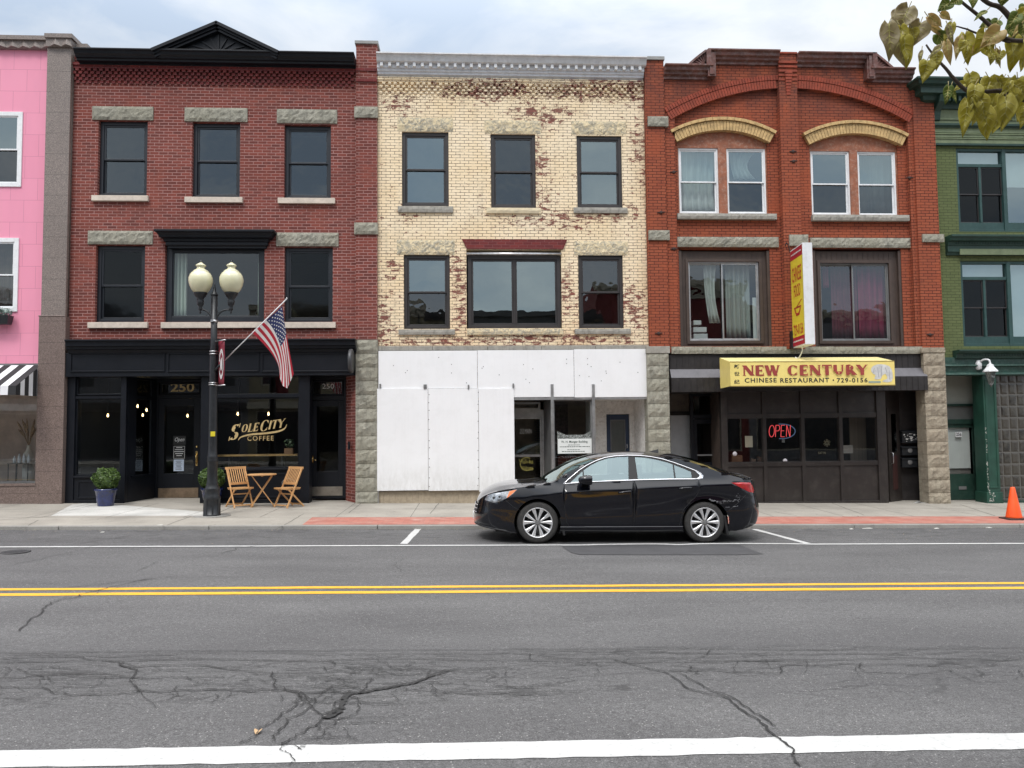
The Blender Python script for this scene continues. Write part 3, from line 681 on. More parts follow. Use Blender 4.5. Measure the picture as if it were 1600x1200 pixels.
# far pavement: one sloping slab, its kerb, joints, the brick band
sb = MB(); X0, X1 = -70, 70
sb.hexa([(X0, KERB+.16, gz(X0)-.1), (X1, KERB+.16, gz(X1)-.1), (X1, D+1.9, gz(X1)-.1), (X0, D+1.9, gz(X0)-.1)],
        [(X0, KERB+.16, gz(X0)+.062), (X1, KERB+.16, gz(X1)+.062), (X1, D+1.9, gz(X1)+.11+.024), (X0, D+1.9, gz(X0)+.11+.024)])
pave = struct(sb.build('pavement', M_conc))
kb = MB(); x = -40.0
while x < 40:
    L = 2.6+rnd.random()*1.2
    kb.hexa([(x, KERB, gz(x)-.1), (x+L-.012, KERB, gz(x+L)-.1), (x+L-.012, KERB+.155, gz(x+L)-.1), (x, KERB+.155, gz(x)-.1)],
            [(x, KERB+.012, gz(x)+.066), (x+L-.012, KERB+.012, gz(x+L)+.066), (x+L-.012, KERB+.155, gz(x+L)+.066), (x, KERB+.155, gz(x)+.066)]); x += L
struct(kb.build('kerb', M_curb, bevel=.01))
def strip_on(mb, pts, w, dz, fz, jit=0, taper=False):
    """ribbon on the ground along world (x, y) points; fz gives the ground height"""
    pts = [Vector((p[0], p[1], 0)) for p in pts]; vs = []
    for i, p in enumerate(pts):
        d = (pts[min(i+1, len(pts)-1)]-pts[max(i-1, 0)]).normalized(); n = Vector((-d.y, d.x, 0))
        ww = (w[i] if isinstance(w, list) else w)*(1+jit*(rnd.random()-.5)*2)/2
        for s_ in (-1, 1):
            q = p+n*ww*s_; vs.append((q.x, q.y, fz(q.x, q.y)+dz))
    mb.add(vs, [(2*i, 2*i+1, 2*i+3, 2*i+2) for i in range(len(pts)-1)])
gzf = lambda x, y: gz(x)
def line(px, dz): return gr(px[0], px[1], dz)
SWZ = lambda px, py: gr(px, py, .08)
jm = MB()
for a, b_ in (((545, 802), (572, 783)), ((672, 803), (690, 783)), ((430, 826), (475, 803)), ((330, 806), (372, 790)), ((0, 812), (90, 806)), ((65, 808), (150, 790)),
              ((1210, 800), (1245, 806)), ((1300, 788), (1350, 805)), ((1500, 790), (1555, 806)), ((1340, 806), (1365, 819)), ((240, 826), (300, 806)), ((30, 826), (60, 812))):
    p, q = SWZ(*a), SWZ(*b_); strip_on(jm, [(p.x+(q.x-p.x)*t/8+rnd.uniform(-.012, .012)*(0 < t < 8), p.y+(q.y-p.y)*t/8) for t in range(9)], .014, .003, sw, .3)
for yy in (15.95, 17.35):
    xs = [-13+.5*i for i in range(60)]
    strip_on(jm, [(x, yy+rnd.uniform(-.006, .006)) for x in xs if yy > 17 or x < 30], .012, .0035, sw, .2)
for i in range(-9, 14):
    strip_on(jm, [(i*1.52+.3, 15.95), (i*1.52+.3+.02, D)], .010, .0030, sw)
j = jm.build('joint', M_joint, pave, fix=False)
# paler slabs before the coffee shop
nb = MB()
def poly_on(mb, pts, dz, fz):
    mb.add([(p[0], p[1], fz(p[0], p[1])+dz) for p in pts], [tuple(range(len(pts)))])
pp = [SWZ(*q) for q in ((80, 806), (113, 790), (195, 782), (330, 780), (330, 806))]
poly_on(nb, [(p.x, min(p.y, D+.9)) for p in pp], .002, sw); nb.build('new_slab', M_concnew, pave, fix=False)
rb = MB()
p0 = SWZ(472, 819); p1 = SWZ(496, 803.5)
y0, y1 = KERB+.17, 15.93
poly_on(rb, [(p0.x, y0), (15.8, y0), (15.8, y1), (p1.x, y1)], .0045, sw); poly_on(rb, [(-16, y0), (-10.15, y0), (-9.9, y0+.35), (-11.2, y1), (-16, y1)], .0045, sw)
rb.build('brick_band', M_redpave, pave, fix=False)
# painted lines
lm = MB(); XL = [-30+.4*i for i in range(151)]
def longline(mb, y, w_, dz=.004, wob=.008, jit=.04, xs=XL): strip_on(mb, [(x, y(x)+rnd.uniform(-wob, wob)) for x in xs], w_, dz, gzf, jit)
def parky(x):
    y = 12.62
    if 1.9 < x < 5.6:
        t = (x-1.9)/3.7; y += .10*math.sin(PI*t)**.5 - (.09*math.exp(-((x-3.45)/.25)**2))
    return y
xs2 = [-30+.12*i for i in range(500)]
longline(lm, parky, .10, .0085, .003, .08, xs2)
for a, b_ in (((655, 825), (631, 850)), ((1178, 827), (1262, 849.5))):
    p, q = gr(*a), gr(*b_); strip_on(lm, [(p.x+(q.x-p.x)*t/12, p.y+(q.y-p.y)*t/12) for t in range(13)], .12, .0045, gzf, .12)
lm.build('parking_line', M_paintw, road, fix=False)
ym = MB(); longline(ym, lambda x: 9.40, .115, wob=.006); longline(ym, lambda x: 9.115, .13, wob=.006); ym.build('double_yellow_line', M_painty, road, fix=False)
wm = MB(); longline(wm, lambda x: 4.685, .235, wob=.005, jit=.05, xs=xs2); wm.build('near_white_line', M_paintw, road, fix=False)
# repair patch beside the car
pm = MB(); pp = [gr(*q) for q in ((874, 849), (905, 847.3), (1000, 849), (1038, 851), (1060, 849), (1100, 848), (1150, 849.5), (1166, 856), (1192, 866), (1150, 867.5), (990, 867.5), (905, 867), (893, 864), (880, 856))]
poly_on(pm, [(p.x, p.y) for p in pp], .0065, gzf); pm.build('repair_patch', M_patch, road, fix=False)
# cracks: polylines read in the photograph, laid on the road with their own wander
cm = MB()
def crack(px, w0, w1=None, sub=7, wand=.03, dz=.0105):
    P = [gr(*q) for q in px]; out = []; ws = []; n = (len(P)-1)*sub
    w1 = w0 if w1 is None else w1; wk = [0, 0]
    for i in range(n+1):
        s_, t = divmod(i, sub)
        if s_ >= len(P)-1: q = P[-1].copy()
        else: q = P[s_].lerp(P[s_+1], t/sub)
        if 0 < i < n: wk[0] = wk[0]*.6+rnd.gauss(0, wand*.55); wk[1] = wk[1]*.6+rnd.gauss(0, wand*.45); q.x += wk[0]; q.y += wk[1]
        out.append((q.x, q.y)); f = i/n; ws.append(max(.002, (w0+(w1-w0)*f)*(1.0 if w0 < .0125 else .58)*rnd.uniform(.6, 1.3)*(1 if 0 < i < n else .3)))
    strip_on(cm, out, ws, dz, gzf)
crack([(815, 1018), (900, 1018), (1000, 1020), (1100, 1022), (1190, 1025), (1290, 1023), (1400, 1024), (1500, 1020), (1599, 1021)], .016, .014)
crack([(800, 1022), (870, 1028), (960, 1031), (1040, 1028), (1130, 1029), (1200, 1026)], .014, .010)
crack([(960, 1031), (1000, 1043), (1040, 1050), (1075, 1077), (1140, 1092), (1170, 1115), (1200, 1140), (1232, 1171), (1250, 1199)], .016, .026, 8, .018)
crack([(1058, 1052), (1100, 1075), (1150, 1095), (1190, 1122), (1213, 1137)], .010, .012, 8, .015)
crack([(1045, 1049), (1110, 1048), (1160, 1052), (1210, 1052), (1225, 1040), (1320, 1038), (1420, 1040), (1500, 1045), (1560, 1040), (1599, 1043)], .010, .008)
crack([(1180, 1012), (1260, 1009), (1340, 1012), (1430, 1014), (1540, 1011)], .007, .005)
crack([(1450, 1042), (1480, 1049), (1520, 1064), (1599, 1066)], .006, .005)
crack([(720, 1043), (640, 1069), (560, 1083), (540, 1087), (520, 1110), (500, 1130), (470, 1150), (440, 1168)], .02, .018, 8, .02)
crack([(545, 1084), (530, 1108), (508, 1124)], .05, .10, 14, .022, .0115)
crack([(700, 1048), (650, 1068), (590, 1079), (550, 1085)], .03, .05, 14, .018, .0112)
crack([(470, 1084), (465, 1097), (448, 1112), (425, 1128), (405, 1142), (385, 1160), (372, 1163)], .010, .007, 8, .02)
crack([(580, 1061), (570, 1080), (520, 1073), (500, 1089), (480, 1110), (455, 1125), (430, 1148), (425, 1162)], .009, .010, 8, .02)
crack([(425, 1050), (432, 1076), (468, 1084), (485, 1101), (500, 1120), (520, 1112)], .009, .012, 7, .02)
crack([(405, 1063), (455, 1080), (530, 1073)], .006, .006)
crack([(540, 1087), (560, 1100), (548, 1118), (520, 1132), (495, 1160)], .006, .008)
crack([(0, 1036), (150, 1034), (330, 1031), (480, 1034), (640, 1030), (800, 1033), (1000, 1036), (1200, 1033), (1420, 1030), (1599, 1032)], .010, .009, 12, .012)
crack([(0, 1021), (220, 1019), (500, 1018), (760, 1016), (1050, 1014), (1300, 1017), (1599, 1013)], .008, .007, 14, .012)
crack([(0, 1031), (60, 1027), (130, 1030), (190, 1037), (220, 1043), (300, 1040), (400, 1053), (470, 1053), (540, 1050), (620, 1055), (700, 1050), (760, 1045), (800, 1044)], .011, .008)
crack([(0, 1074), (60, 1076), (80, 1084), (120, 1088), (210, 1084), (300, 1080), (400, 1079), (465, 1081), (560, 1084)], .010, .012)
crack([(0, 1060), (110, 1062), (200, 1060), (310, 1059), (350, 1061)], .007, .006)
crack([(0, 1091), (60, 1094), (120, 1090)], .006, .005)
crack([(20, 1044), (60, 1058), (58, 1073)], .007, .006)
crack([(0, 1026), (100, 1024), (190, 1027), (280, 1022), (420, 1021), (560, 1024), (700, 1022), (800, 1021)], .008, .007)
crack([(185, 1036), (210, 1048), (205, 1062), (220, 1080), (245, 1110)], .03, .004, 7, .015)
crack([(32, 988), (60, 960), (70, 947), (110, 935), (170, 919), (240, 904)], .012, .012, 8, .03)
crack([(70, 948), (95, 935), (140, 930), (200, 916), (245, 904), (380, 902)], .006, .004, 8, .03)
crack([(90, 920), (160, 913), (235, 905)], .010, .010)
crack([(245, 903), (400, 903), (560, 902), (760, 900)], .004, .003)
crack([(20, 884), (60, 874), (120, 861), (160, 850)], .02, .008, 6, .04)
crack([(345, 866), (365, 857), (420, 852)], .03, .01, 6, .05)
crack([(250, 853), (330, 842), (430, 838)], .004, .008); crack([(120, 850), (200, 838), (240, 832)], .03, .01)
crack([(214, 893), (230, 885), (245, 878)], .006); crack([(630, 872), (615, 884), (628, 896)], .006, .004)
crack([(1320, 865), (1400, 868), (1599, 868)], .004, .003)
crack([(440, 1168), (455, 1180), (450, 1199)], .006, .006); crack([(430, 1165), (470, 1172), (480, 1166)], .006, .006)
for (px0_, px1_, y0_, y1_, n_) in ((0, 800, 1024, 1090, 60), (440, 720, 1040, 1110, 26), (800, 1600, 1010, 1050, 34), (400, 560, 1080, 1160, 10)):
    for _ in range(n_):
        a = rnd.uniform(px0_, px1_); y = rnd.uniform(y0_, y1_); k = rnd.random()
        if k < .6: L_ = rnd.uniform(50, 170); pl_ = [(a, y), (a+L_*.35, y+rnd.uniform(-4, 4)), (a+L_*.7, y+rnd.uniform(-5, 5)), (a+L_, y+rnd.uniform(-7, 7))]
        else: pl_ = [(a, y), (a+rnd.uniform(-12, 14), y+rnd.uniform(5, 9)), (a+rnd.uniform(-20, 26), y+rnd.uniform(12, 20))]
        crack(pl_, rnd.uniform(.005, .009), .004, 7, .016)
cm.build('crack', M_seal, road, fix=False)
# grit and dead leaves along the gutter
gm_ = MB()
for _ in range(900):
    x = rnd.uniform(-10, 12); y = KERB-abs(rnd.gauss(0, .10))-.01 if rnd.random() < .75 else rnd.uniform(KERB-1.8, KERB); s_ = rnd.uniform(.004, .018); z = gz(x)+.003; a = rnd.uniform(0, 6); c_, d_ = math.cos(a)*s_, math.sin(a)*s_
    gm_.add([(x-c_, y-d_, z), (x+d_, y-c_, z+.003), (x+c_, y+d_, z+.006), (x-d_*.6, y+c_*.6, z+.004)], [(0, 1, 2, 3)])
tag(gm_.build('gutter_debris', leafmat0('gutter_grit', (.05, .045, .035), (.30, .25, .17)), fix=False), 'fine grit and leaf crumbs scattered along the gutter of the far kerb', 'debris', kind='stuff')
# iron covers and small litter
def cover(px, py, r, name='manhole_cover', lab='', cat='manhole cover', z=0.0, fz=gzf):
    p = gr(px, py, z); mb = MB(); mb.lathe((p.x, p.y, fz(p.x, p.y)), [(r, 0), (r, .012), (r*.9, .016), (r*.9, .012), (0.01, .013)], 28)
    for i in range(-2, 3): mb.box(p.x-r*.7*math.cos(i*.4), p.x+r*.7*math.cos(i*.4), p.y+i*r*.25-.012, p.y+i*r*.25+.012, fz(p.x, p.y)+.010, fz(p.x, p.y)+.017)
    tag(mb.build(name, M_patch), lab, cat)
cover(24, 863, .20, lab='small dark round iron cover in the asphalt below the left end of the parking line', z=0)

# ------------------------------------------------------------------ buildings
ZB = -.6
PADX = .0
# ---------- red brick coffee shop
b = thing('brick_coffee_shop', (at(330, 780, D).x, D+.1, 0), 'three-storey red brick building with black cornice, pediment and black coffee shop front', 'building')
rx0 = at(108, 300, D).x; rx1 = at(590, 400, D).x; pier0 = at(557, 400, D).x
zc = at(336, 77, D-.42).z; WTOP = zc
Wt = [rc(153, 188, 230, 306), rc(300, 191, 375, 308.5), rc(444, 195, 517, 310)]
Ws = [rc(149, 383, 226, 503), rc(257, 383, 413, 503), rc(444, 386, 520, 503)]
zsf = rc(105, 530, 556, 540)[3]-.05     # top of the wooden shop front
mb = MB(); wall(mb, rx0, pier0, zsf, WTOP, D, Wt+Ws); shell(mb, rx0, rx1, WTOP-.05, D)
mb.build('wall', M_red, b, fix=False)
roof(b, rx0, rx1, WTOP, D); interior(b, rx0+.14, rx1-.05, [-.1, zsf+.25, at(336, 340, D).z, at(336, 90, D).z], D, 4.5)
pz = at(573, 72, D).z
mb = MB(); mb.box(pier0, rx1, D-.10, D+.3, at(573, 531, D).z, pz); mb.build('pier', M_redplain if False else M_red, b)
MB().box(pier0-.03, rx1+.03, D-.14, D+.4, pz, pz+.07).build('cap', M_slate, b)
mb = MB(); mb.box(pier0-.002, rx1+.002, D-.125, D+.1, *rc(557, 110, 590, 114)[2:]); mb.box(pier0-.002, rx1+.002, D-.14, D+.1, *rc(557, 127, 590, 131)[2:])
mb.build('projecting_course', M_redplain, b)
for r in (rc(556, 170, 590, 187), rc(556, 350, 590, 368)):
    rock(MB(), r[0]-.02, r[1]+.02, D-.14, D+.1, r[2], r[3], .03, .06).build('stone_band', M_stone, b)
stone_pier(b, 555.5, 590, 531, 12, D-.13, M_stone, 783)
# corbel table
za = at(336, 111, D).z
corbels(b, rx0+.02, pier0-.01, za, D, M_redplain)
mb = MB(); moulding(mb, rx0+.01, pier0, D, at(336, 103, D).z, [(.09, 0), (.09, .06), (.06, .075), (.06, .13), (.01, .14)]); mb.build('projecting_course', M_redplain, b)
# black cornice
Yc = D-.42; zc = at(336, 77, Yc).z
mb = MB(); moulding(mb, at(117, 80, Yc).x-.05, pier0-.01, D, zc, [(.42, 0), (.42, .035), (.38, .05), (.36, .11), (.31, .15), (.30, .18), (.25, .19), (.24, .235), (.10, .24), (.10, .265), (0, .27)])
mb.build('cornice', M_black, b, bevel=.006)
# pediment with sunburst
Yp = D-.34; A = at(238, 77.5, Yp); B = at(437, 81, Yp); T = at(340, 36, Yp); zb_ = (A.z+B.z)/2-.02
mb = MB(); mb.exty(Yp+.10, Yp+.5, [(A.x+.25, zb_), (B.x-.25, zb_), (T.x, T.z-.12)])
for P_, Q_ in ((A, T), (T, B)):
    for off, pr, th in ((0, -.12, .07), (.07, -.06, .05), (.13, -.02, .05)):
        d_ = Vector((Q_.x-P_.x, 0, Q_.z-P_.z)).normalized(); n_ = Vector((-d_.z, 0, d_.x)); n_ = -n_ if n_.z > 0 else n_
        p0 = Vector((P_.x, 0, zb_ if P_ is A else T.z)); q0 = Vector((Q_.x, 0, zb_ if Q_ is B else T.z))
        p1, q1 = p0+n_*off, q0+n_*off; p2, q2 = p0+n_*(off+th), q0+n_*(off+th)
        y_ = Yp+pr
        mb.hexa([(p1.x, y_, p1.z), (q1.x, y_, q1.z), (q1.x, Yp+.3, q1.z), (p1.x, Yp+.3, p1.z)], [(p2.x, y_, p2.z), (q2.x, y_, q2.z), (q2.x, Yp+.3, q2.z), (p2.x, Yp+.3, p2.z)])
base = Vector((T.x, Yp+.085, zb_+.03))
for a in (14, 33, 60, 90, 120, 147, 166):
    d_ = Vector((math.cos(R_(a)), 0, math.sin(R_(a))))
    # length to the raking side
    L = min(1.5, (T.z-.22-zb_)/(math.sin(R_(a))+abs(math.cos(R_(a)))*(T.z-zb_)/(B.x-T.x)))
    mb.bar(base, base+d_*max(.2, L-.05), .03, .03, (0, 1, 0))
mb.build('pediment', M_black, b)
LT = [rc(145, 167, 240, 188), rc(289, 169, 387, 190.5), rc(433, 171.5, 527, 193)]; ST = [rc(145, 306.5, 233, 315), rc(290, 309, 380, 317.5), rc(435, 310.5, 524, 319)]
for i in range(3):
    wn = window(b, Wt[i], fr=M_navyframe, gl=(M_screen, M_screen), fw=.085, sash=.045)
    lintel(wn, LT[i]); sill(wn, ST[i])
LS = {0: rc(138, 361, 239, 382), 2: rc(432, 364, 529, 385)}; SS = {0: rc(139, 504, 232, 513), 1: rc(253, 504, 431, 513), 2: rc(437, 504, 525, 513)}
for i in (0, 2):
    wn = window(b, Ws[i], fr=M_navyframe, gl=(M_glassdark, M_glassdark), fw=.085, sash=.045, mid=.48)
    lintel(wn, LS[i]); sill(wn, SS[i])
wn = window(b, Ws[1], fr=M_navyframe, gl=(M_shop,), fw=.14, sash=.03, kind='fixed', label='large fixed middle window under a black hood'); sill(wn, SS[1])
hz = at(334, 358, D-.3).z
mb = MB(); xl, xr = at(240, 362, D-.3).x, at(428, 362, D-.3).x
def hood(mb, xl, xr, Y, zt, steps):
    for i in range(len(steps)-1):
        (p, h), (p2, h2) = steps[i], steps[i+1]; s_ = steps[0][0]-max(p, .0)
        mb.hexa([(xl+steps[0][0]-p2, Y-p2, zt-h2), (xr-steps[0][0]+p2, Y-p2, zt-h2), (xr-steps[0][0]+p2, Y+.05, zt-h2), (xl+steps[0][0]-p2, Y+.05, zt-h2)],
                [(xl+steps[0][0]-p, Y-p, zt-h), (xr-steps[0][0]+p, Y-p, zt-h), (xr-steps[0][0]+p, Y+.05, zt-h), (xl+steps[0][0]-p, Y+.05, zt-h)])
hood(mb, xl, xr, D, hz, [(.30, 0), (.30, .05), (.26, .07), (.22, .13), (.21, .17), (.14, .19), (.13, .25), (.10, .26), (.10, .33), (.06, .36), (.06, .40)])
mb.build('window_hood', M_black, b, bevel=.004)
# drain pipe and cable in the corner against the granite
mb = MB(); mb.tube([(rx0+.05, D-.04, zsf+.3), (rx0+.05, D-.04, at(110, 90, D).z)], .022); mb.build('conduit', M_brownboard, b)

# shop front: everything in black painted wood
Yf = D-.02
x0s = at(103, 560, Yf).x; x1s = at(556, 560, Yf).x
def spx(px, py=680, Y=Yf): return at(px, py, Y).x
def spz(py, px=330, Y=Yf): return at(px, py, Y).z
floorz = lambda x: sw(x, D)
mb = MB()
zt = at(330, 529.5, D-.38).z
moulding(mb, at(100, 540, D-.38).x, at(556, 540, D-.38).x-.02, D, zt, [(.38, 0), (.38, .035), (.34, .05), (.33, .15), (.29, .17), (.28, .22), (.22, .24), (.20, .30), (.16, .31)])
zfa0 = spz(588); zfa1 = zt-.30
mb.box(x0s, x1s-.02, D-.16, D+.35, zfa0, zfa1)
for a, b_ in ((110, 258), (262, 405), (409, 548)):
    r = rc(a, 551, b_, 581, D-.16); mb.ring(r[0], r[1], r[2], r[3], .03, D-.185, D-.155)
mb.build('fascia', M_black, b, bevel=.004)
H_ = zfa0+.02
# columns and bulkheads
def post(mb, a, b_, y0, y1, zt=None): mb.box(spx(a), spx(b_), y0, y1, ZB+.3, zt if zt else H_)
rows_t = (spz(616), spz(592))   # transom lights
dz0 = spz(742, 152); dz1 = spz(625, 152); dz2 = spz(724, 400)
for a_, b_, y_ in ((104, 117, .3), (189, 197, .13), (314, 332, .3), (467.5, 484, .3)):
    mb = MB(); post(mb, a_, b_, Yf-.03, Yf+y_); mb.build('column', M_black, b, bevel=.006)
# panelled bulkheads
def bulk(mb, a, b_, top, y): 
    xa, xb = spx(a), spx(b_); mb.box(xa, xb, y, y+.25, ZB+.3, top); mb.box(xa-.0, xb+.0, y-.05, y, top-.03, top+.012)
    mb.ring(xa+.08, xb-.08, floorz(xa)+.10, top-.10, .04, y-.018, y+.002); mb.box(xa, xb, y-.03, y+.002, ZB+.3, floorz(xa)+.07)
for a_ in ((117, 189, dz0-.03), (332, 467.5, spz(733, 400))):
    mb = MB(); bulk(mb, *a_, Yf); mb.build('bulkhead', M_black, b, bevel=.004)
def frame_pane(nm, a, b_, za, zb2, y, gl=M_shop, w_=.035, mat=M_black, lab=None, par=None):
    mb = MB(); mb.ring(a, b_, za, zb2, w_, y, y+.08); wn = mb.build(nm, mat, par or b, bevel=.004, label=lab)
    MB().quad((a+w_, y+.04, za+w_), (b_-w_, y+.04, za+w_), (b_-w_, y+.04, zb2-w_), (a+w_, y+.04, zb2-w_)).build('pane', gl, wn, fix=False); return wn
frame_pane('shop_window', spx(117), spx(189), dz0-.02, spz(622, 152), Yf+.03); frame_pane('transom_window', spx(117), spx(189), spz(617.5, 152), H_, Yf+.03)
wmain = frame_pane('shop_window', spx(332), spx(467.5), spz(733, 400)+.01, spz(621, 400), Yf+.03); frame_pane('transom_window', spx(332), spx(467.5), spz(617.5, 400), H_, Yf+.03)
for a, b_ in ((117, 189), (332, 467.5)):
    mb = MB(); mb.box(spx(a), spx(b_), Yf-.01, Yf+.14, spz(622, 300)+.004, spz(617.5, 300)-.004); mb.build('transom_bar', M_black, b)
# recessed entry on the left: slanting side window, then the door
Yd = Yf+1.15
xd0, xd1 = at(245.5, 690, Yd).x, at(316, 690, Yd).x
xa = spx(197); dzd = at(280, 622, Yd).z
mb = MB()
n_ = Vector((Yd-(Yf+.13), -(xd0-xa), 0)).normalized()
pa, pb = Vector((xa, Yf+.10, 0)), Vector((xd0-.03, Yd, 0)); ln = (pb-pa); e_ = ln.normalized()
def slab(mb, t0, t1, z0, z1, th=.05, off=0):
    a = pa+e_*t0+n_*off; c = pa+e_*t1+n_*off
    mb.hexa([(a.x, a.y, z0), (c.x, c.y, z0), (c.x-n_.x*th, c.y-n_.y*th, z0), (a.x-n_.x*th, a.y-n_.y*th, z0)], [(a.x, a.y, z1), (c.x, c.y, z1), (c.x-n_.x*th, c.y-n_.y*th, z1), (a.x-n_.x*th, a.y-n_.y*th, z1)])
LL = ln.length
zs0 = dz0-.05
slab(mb, 0, LL, ZB+.3, zs0, .2); slab(mb, 0, .3, zs0, H_); slab(mb, LL-.2, LL, zs0, H_); slab(mb, .3, LL-.2, spz(622), spz(616)); slab(mb, .3, LL-.2, H_-.06, H_)
slab(mb, .12, LL-.12, zs0-.03, zs0+.01, .05, .03); slab(mb, .15, LL-.15, .1, .15, .03, .02)
so_ = mb.build('slanting_side_window', M_black, b)
q = MB(); 
for z0_, z1_ in ((zs0, spz(622)), (spz(616), H_-.06)):
    a = pa+e_*.3-n_*.02; c = pa+e_*(LL-.2)-n_*.02; q.quad((a.x, a.y, z0_), (c.x, c.y, z0_), (c.x, c.y, z1_), (a.x, a.y, z1_))
q.build('pane', M_shop, so_, fix=False)
mb = MB(); rr = rc(312, 590, 332, 700, Yf); mb.quad((xd1, Yd, ZB), (spx(314), Yf+.3, ZB), (spx(314), Yf+.3, H_), (xd1, Yd, H_)); mb.quad((xa, Yf, H_-.01), (spx(318), Yf, H_-.01), (spx(318), Yd+.1, H_-.01), (xa, Yd+.1, H_-.01))
mb.box(xd1-.005, xd1+.9, Yd, Yd+.08, ZB+.3, H_)
mb.build('entry_lining', M_black, b, fix=False)
# door
def glazed_door(par, x0, x1, z0, z1, y, mat, gl, stile=.13, top=.13, bot=.75, kick=None, kickmat=None, lab=None, name='door'):
    mb = MB(); mb.ring(x0, x1, z0, z1, stile, y, y+.05, wb=bot, wt=top); d_ = mb.build(name, mat, par, bevel=.005, label=lab)
    MB().quad((x0+stile, y+.025, z0+bot), (x1-stile, y+.025, z0+bot), (x1-stile, y+.025, z1-top), (x0+stile, y+.025, z1-top)).build('pane', gl, d_, fix=False)
    if kick: MB().box(x0+.02, x1-.02, y-.008, y-.0005, z0+.02, z0+.02+kick).build('kick_plate', kickmat, d_, bevel=.002)
    return d_
dzb = at(280, 779, Yd).z
jam = MB(); jam.ring(xd0-.06, xd1, dzb-.1, H_-.02, .07, Yd+.02, Yd+.14, wb=.06); jam.box(xd0, xd1-.07, Yd+.01, Yd+.15, dzd, dzd+.09); jam.build('door_frame', M_black, b)
dr = glazed_door(b, xd0+.012, xd1-.072, dzb, dzd-.005, Yd+.03, M_black, M_shop, .15, .19, .62, .24, M_kick, lab='black front door with brass handle and bronze kick plate')
hx = at(307, 710, Yd).x
mb = MB(); mb.box(hx-.025, hx+.025, Yd+.012, Yd+.029, at(307, 728, Yd).z, at(307, 705, Yd).z); mb.tube([(hx, Yd+.02, at(307, 725, Yd).z), (hx, Yd-.04, at(307, 721, Yd).z), (hx, Yd-.045, at(307, 713, Yd).z), (hx, Yd+.02, at(307, 709, Yd).z)], .011)
mb.lathe((hx, Yd+.03, at(307, 698, Yd).z), [(.03, 0), (.03, -.03), (.012, -.04)], 14, axis='y'); mb.build('handle', M_brass, dr)
tr = MB(); r = (xd0+.03, xd1-.09, dzd+.10, H_-.10)
t_ = frame_pane('transom_window', r[0], r[1], r[2], r[3], Yd+.05)
tx = MB(); q = rc(265, 598, 302, 612, Yd); textmb(tx, '250', q[0], q[1], q[2], q[3], Yd+.08, bold=.02); tx.build('house_number', M_gold, b)
tx = MB(); q = rc(503, 599.5, 521.5, 607, Yf+.55); textmb(tx, '250', q[0], q[1], q[2], q[3], Yf+.6, bold=-.005); tx.build('house_number', M_txwhite, b)
# right entry with the upstairs door
Ye = Yf+.55; xe0, xe1 = at(484.5, 690, Ye).x, at(541, 690, Ye).x
zd2 = at(512, 625, Ye).z; zb2 = at(512, 776, Ye).z
mb = MB(); mb.ring(xe0-.05, xe1, zb2-.05, H_-.02, .07, Ye+.02, Ye+.14, wb=.06); mb.box(xe0+.02, xe1-.07, Ye+.01, Ye+.15, zd2, zd2+.11); mb.build('door_frame', M_black, b)
frame_pane('transom_window', xe0+.03, xe1-.09, zd2+.12, H_-.1, Ye+.05)
d2 = glazed_door(b, xe0+.022, xe1-.072, zb2, zd2-.005, Ye+.03, M_black, M_glassdark, .13, .15, .62, .22, M_steelkick, lab='narrow black street door to the upper floors')
hx = at(488.5, 718, Ye).x; mb = MB(); mb.box(hx-.02, hx+.02, Ye+.012, Ye+.029, at(488, 724, Ye).z, at(488, 712, Ye).z); mb.tube([(hx, Ye+.02, at(488, 722, Ye).z), (hx, Ye-.03, at(488, 720, Ye).z), (hx, Ye-.03, at(488, 716, Ye).z), (hx, Ye+.02, at(488, 714, Ye).z)], .009); mb.tube([(hx, Ye, at(488, 719, Ye).z), (hx+.09, Ye-.03, at(488, 719, Ye).z)], .009)
mb.build('handle', M_brass, d2)
mb = MB(); mb.quad((spx(484), Yf+.28, ZB), (xe0, Ye+.02, ZB), (xe0, Ye+.02, H_), (spx(484), Yf+.28, H_)); mb.quad((spx(484), Yf, H_-.012), (pier0, Yf, H_-.012), (pier0, Ye+.1, H_-.012), (spx(484), Ye+.1, H_-.012)); mb.build('entry_lining', M_black, b, fix=False)
mb = MB(); mb.hexa([(xe1-.01, Ye+.02, ZB), (pier0+.02, D-.06, ZB), (pier0+.05, D+.6, ZB), (xe1-.01, D+.6, ZB)], [(xe1-.01, Ye+.02, H_), (pier0+.02, D-.06, H_), (pier0+.05, D+.6, H_), (xe1-.01, D+.6, H_)]); mb.build('brick_jamb', M_red, b)
mb = MB(); mb.box(at(543.2, 690, D).x, at(545.6, 690, D).x, D+.04, D+.2, at(545, 703, D).z, at(545, 690, D).z); mb.build('intercom', M_black, b)
# glass lettering
gm = MB(); Yt = Yf+.062
def put_sole(u, v, k):
    # rising, slightly italic line
    px = 357+u*13.9; py = 680.3-u*1.98-v*15.5; px += v*3.8
    p = at(px, py, Yt); return (p.x, Yt-.0006*k-.001, p.z)
serif_text(gm, [('S', 1.75, -.62), ('O', .86, .08), ('L', .86, .05), ('E', .86, .03), (' ', .30, 0), ('C', 1.12, -.08), ('I', .90, .02), ('T', .90, .02), ('Y', .90, .02)], put_sole, .25, .085, .03, .92)
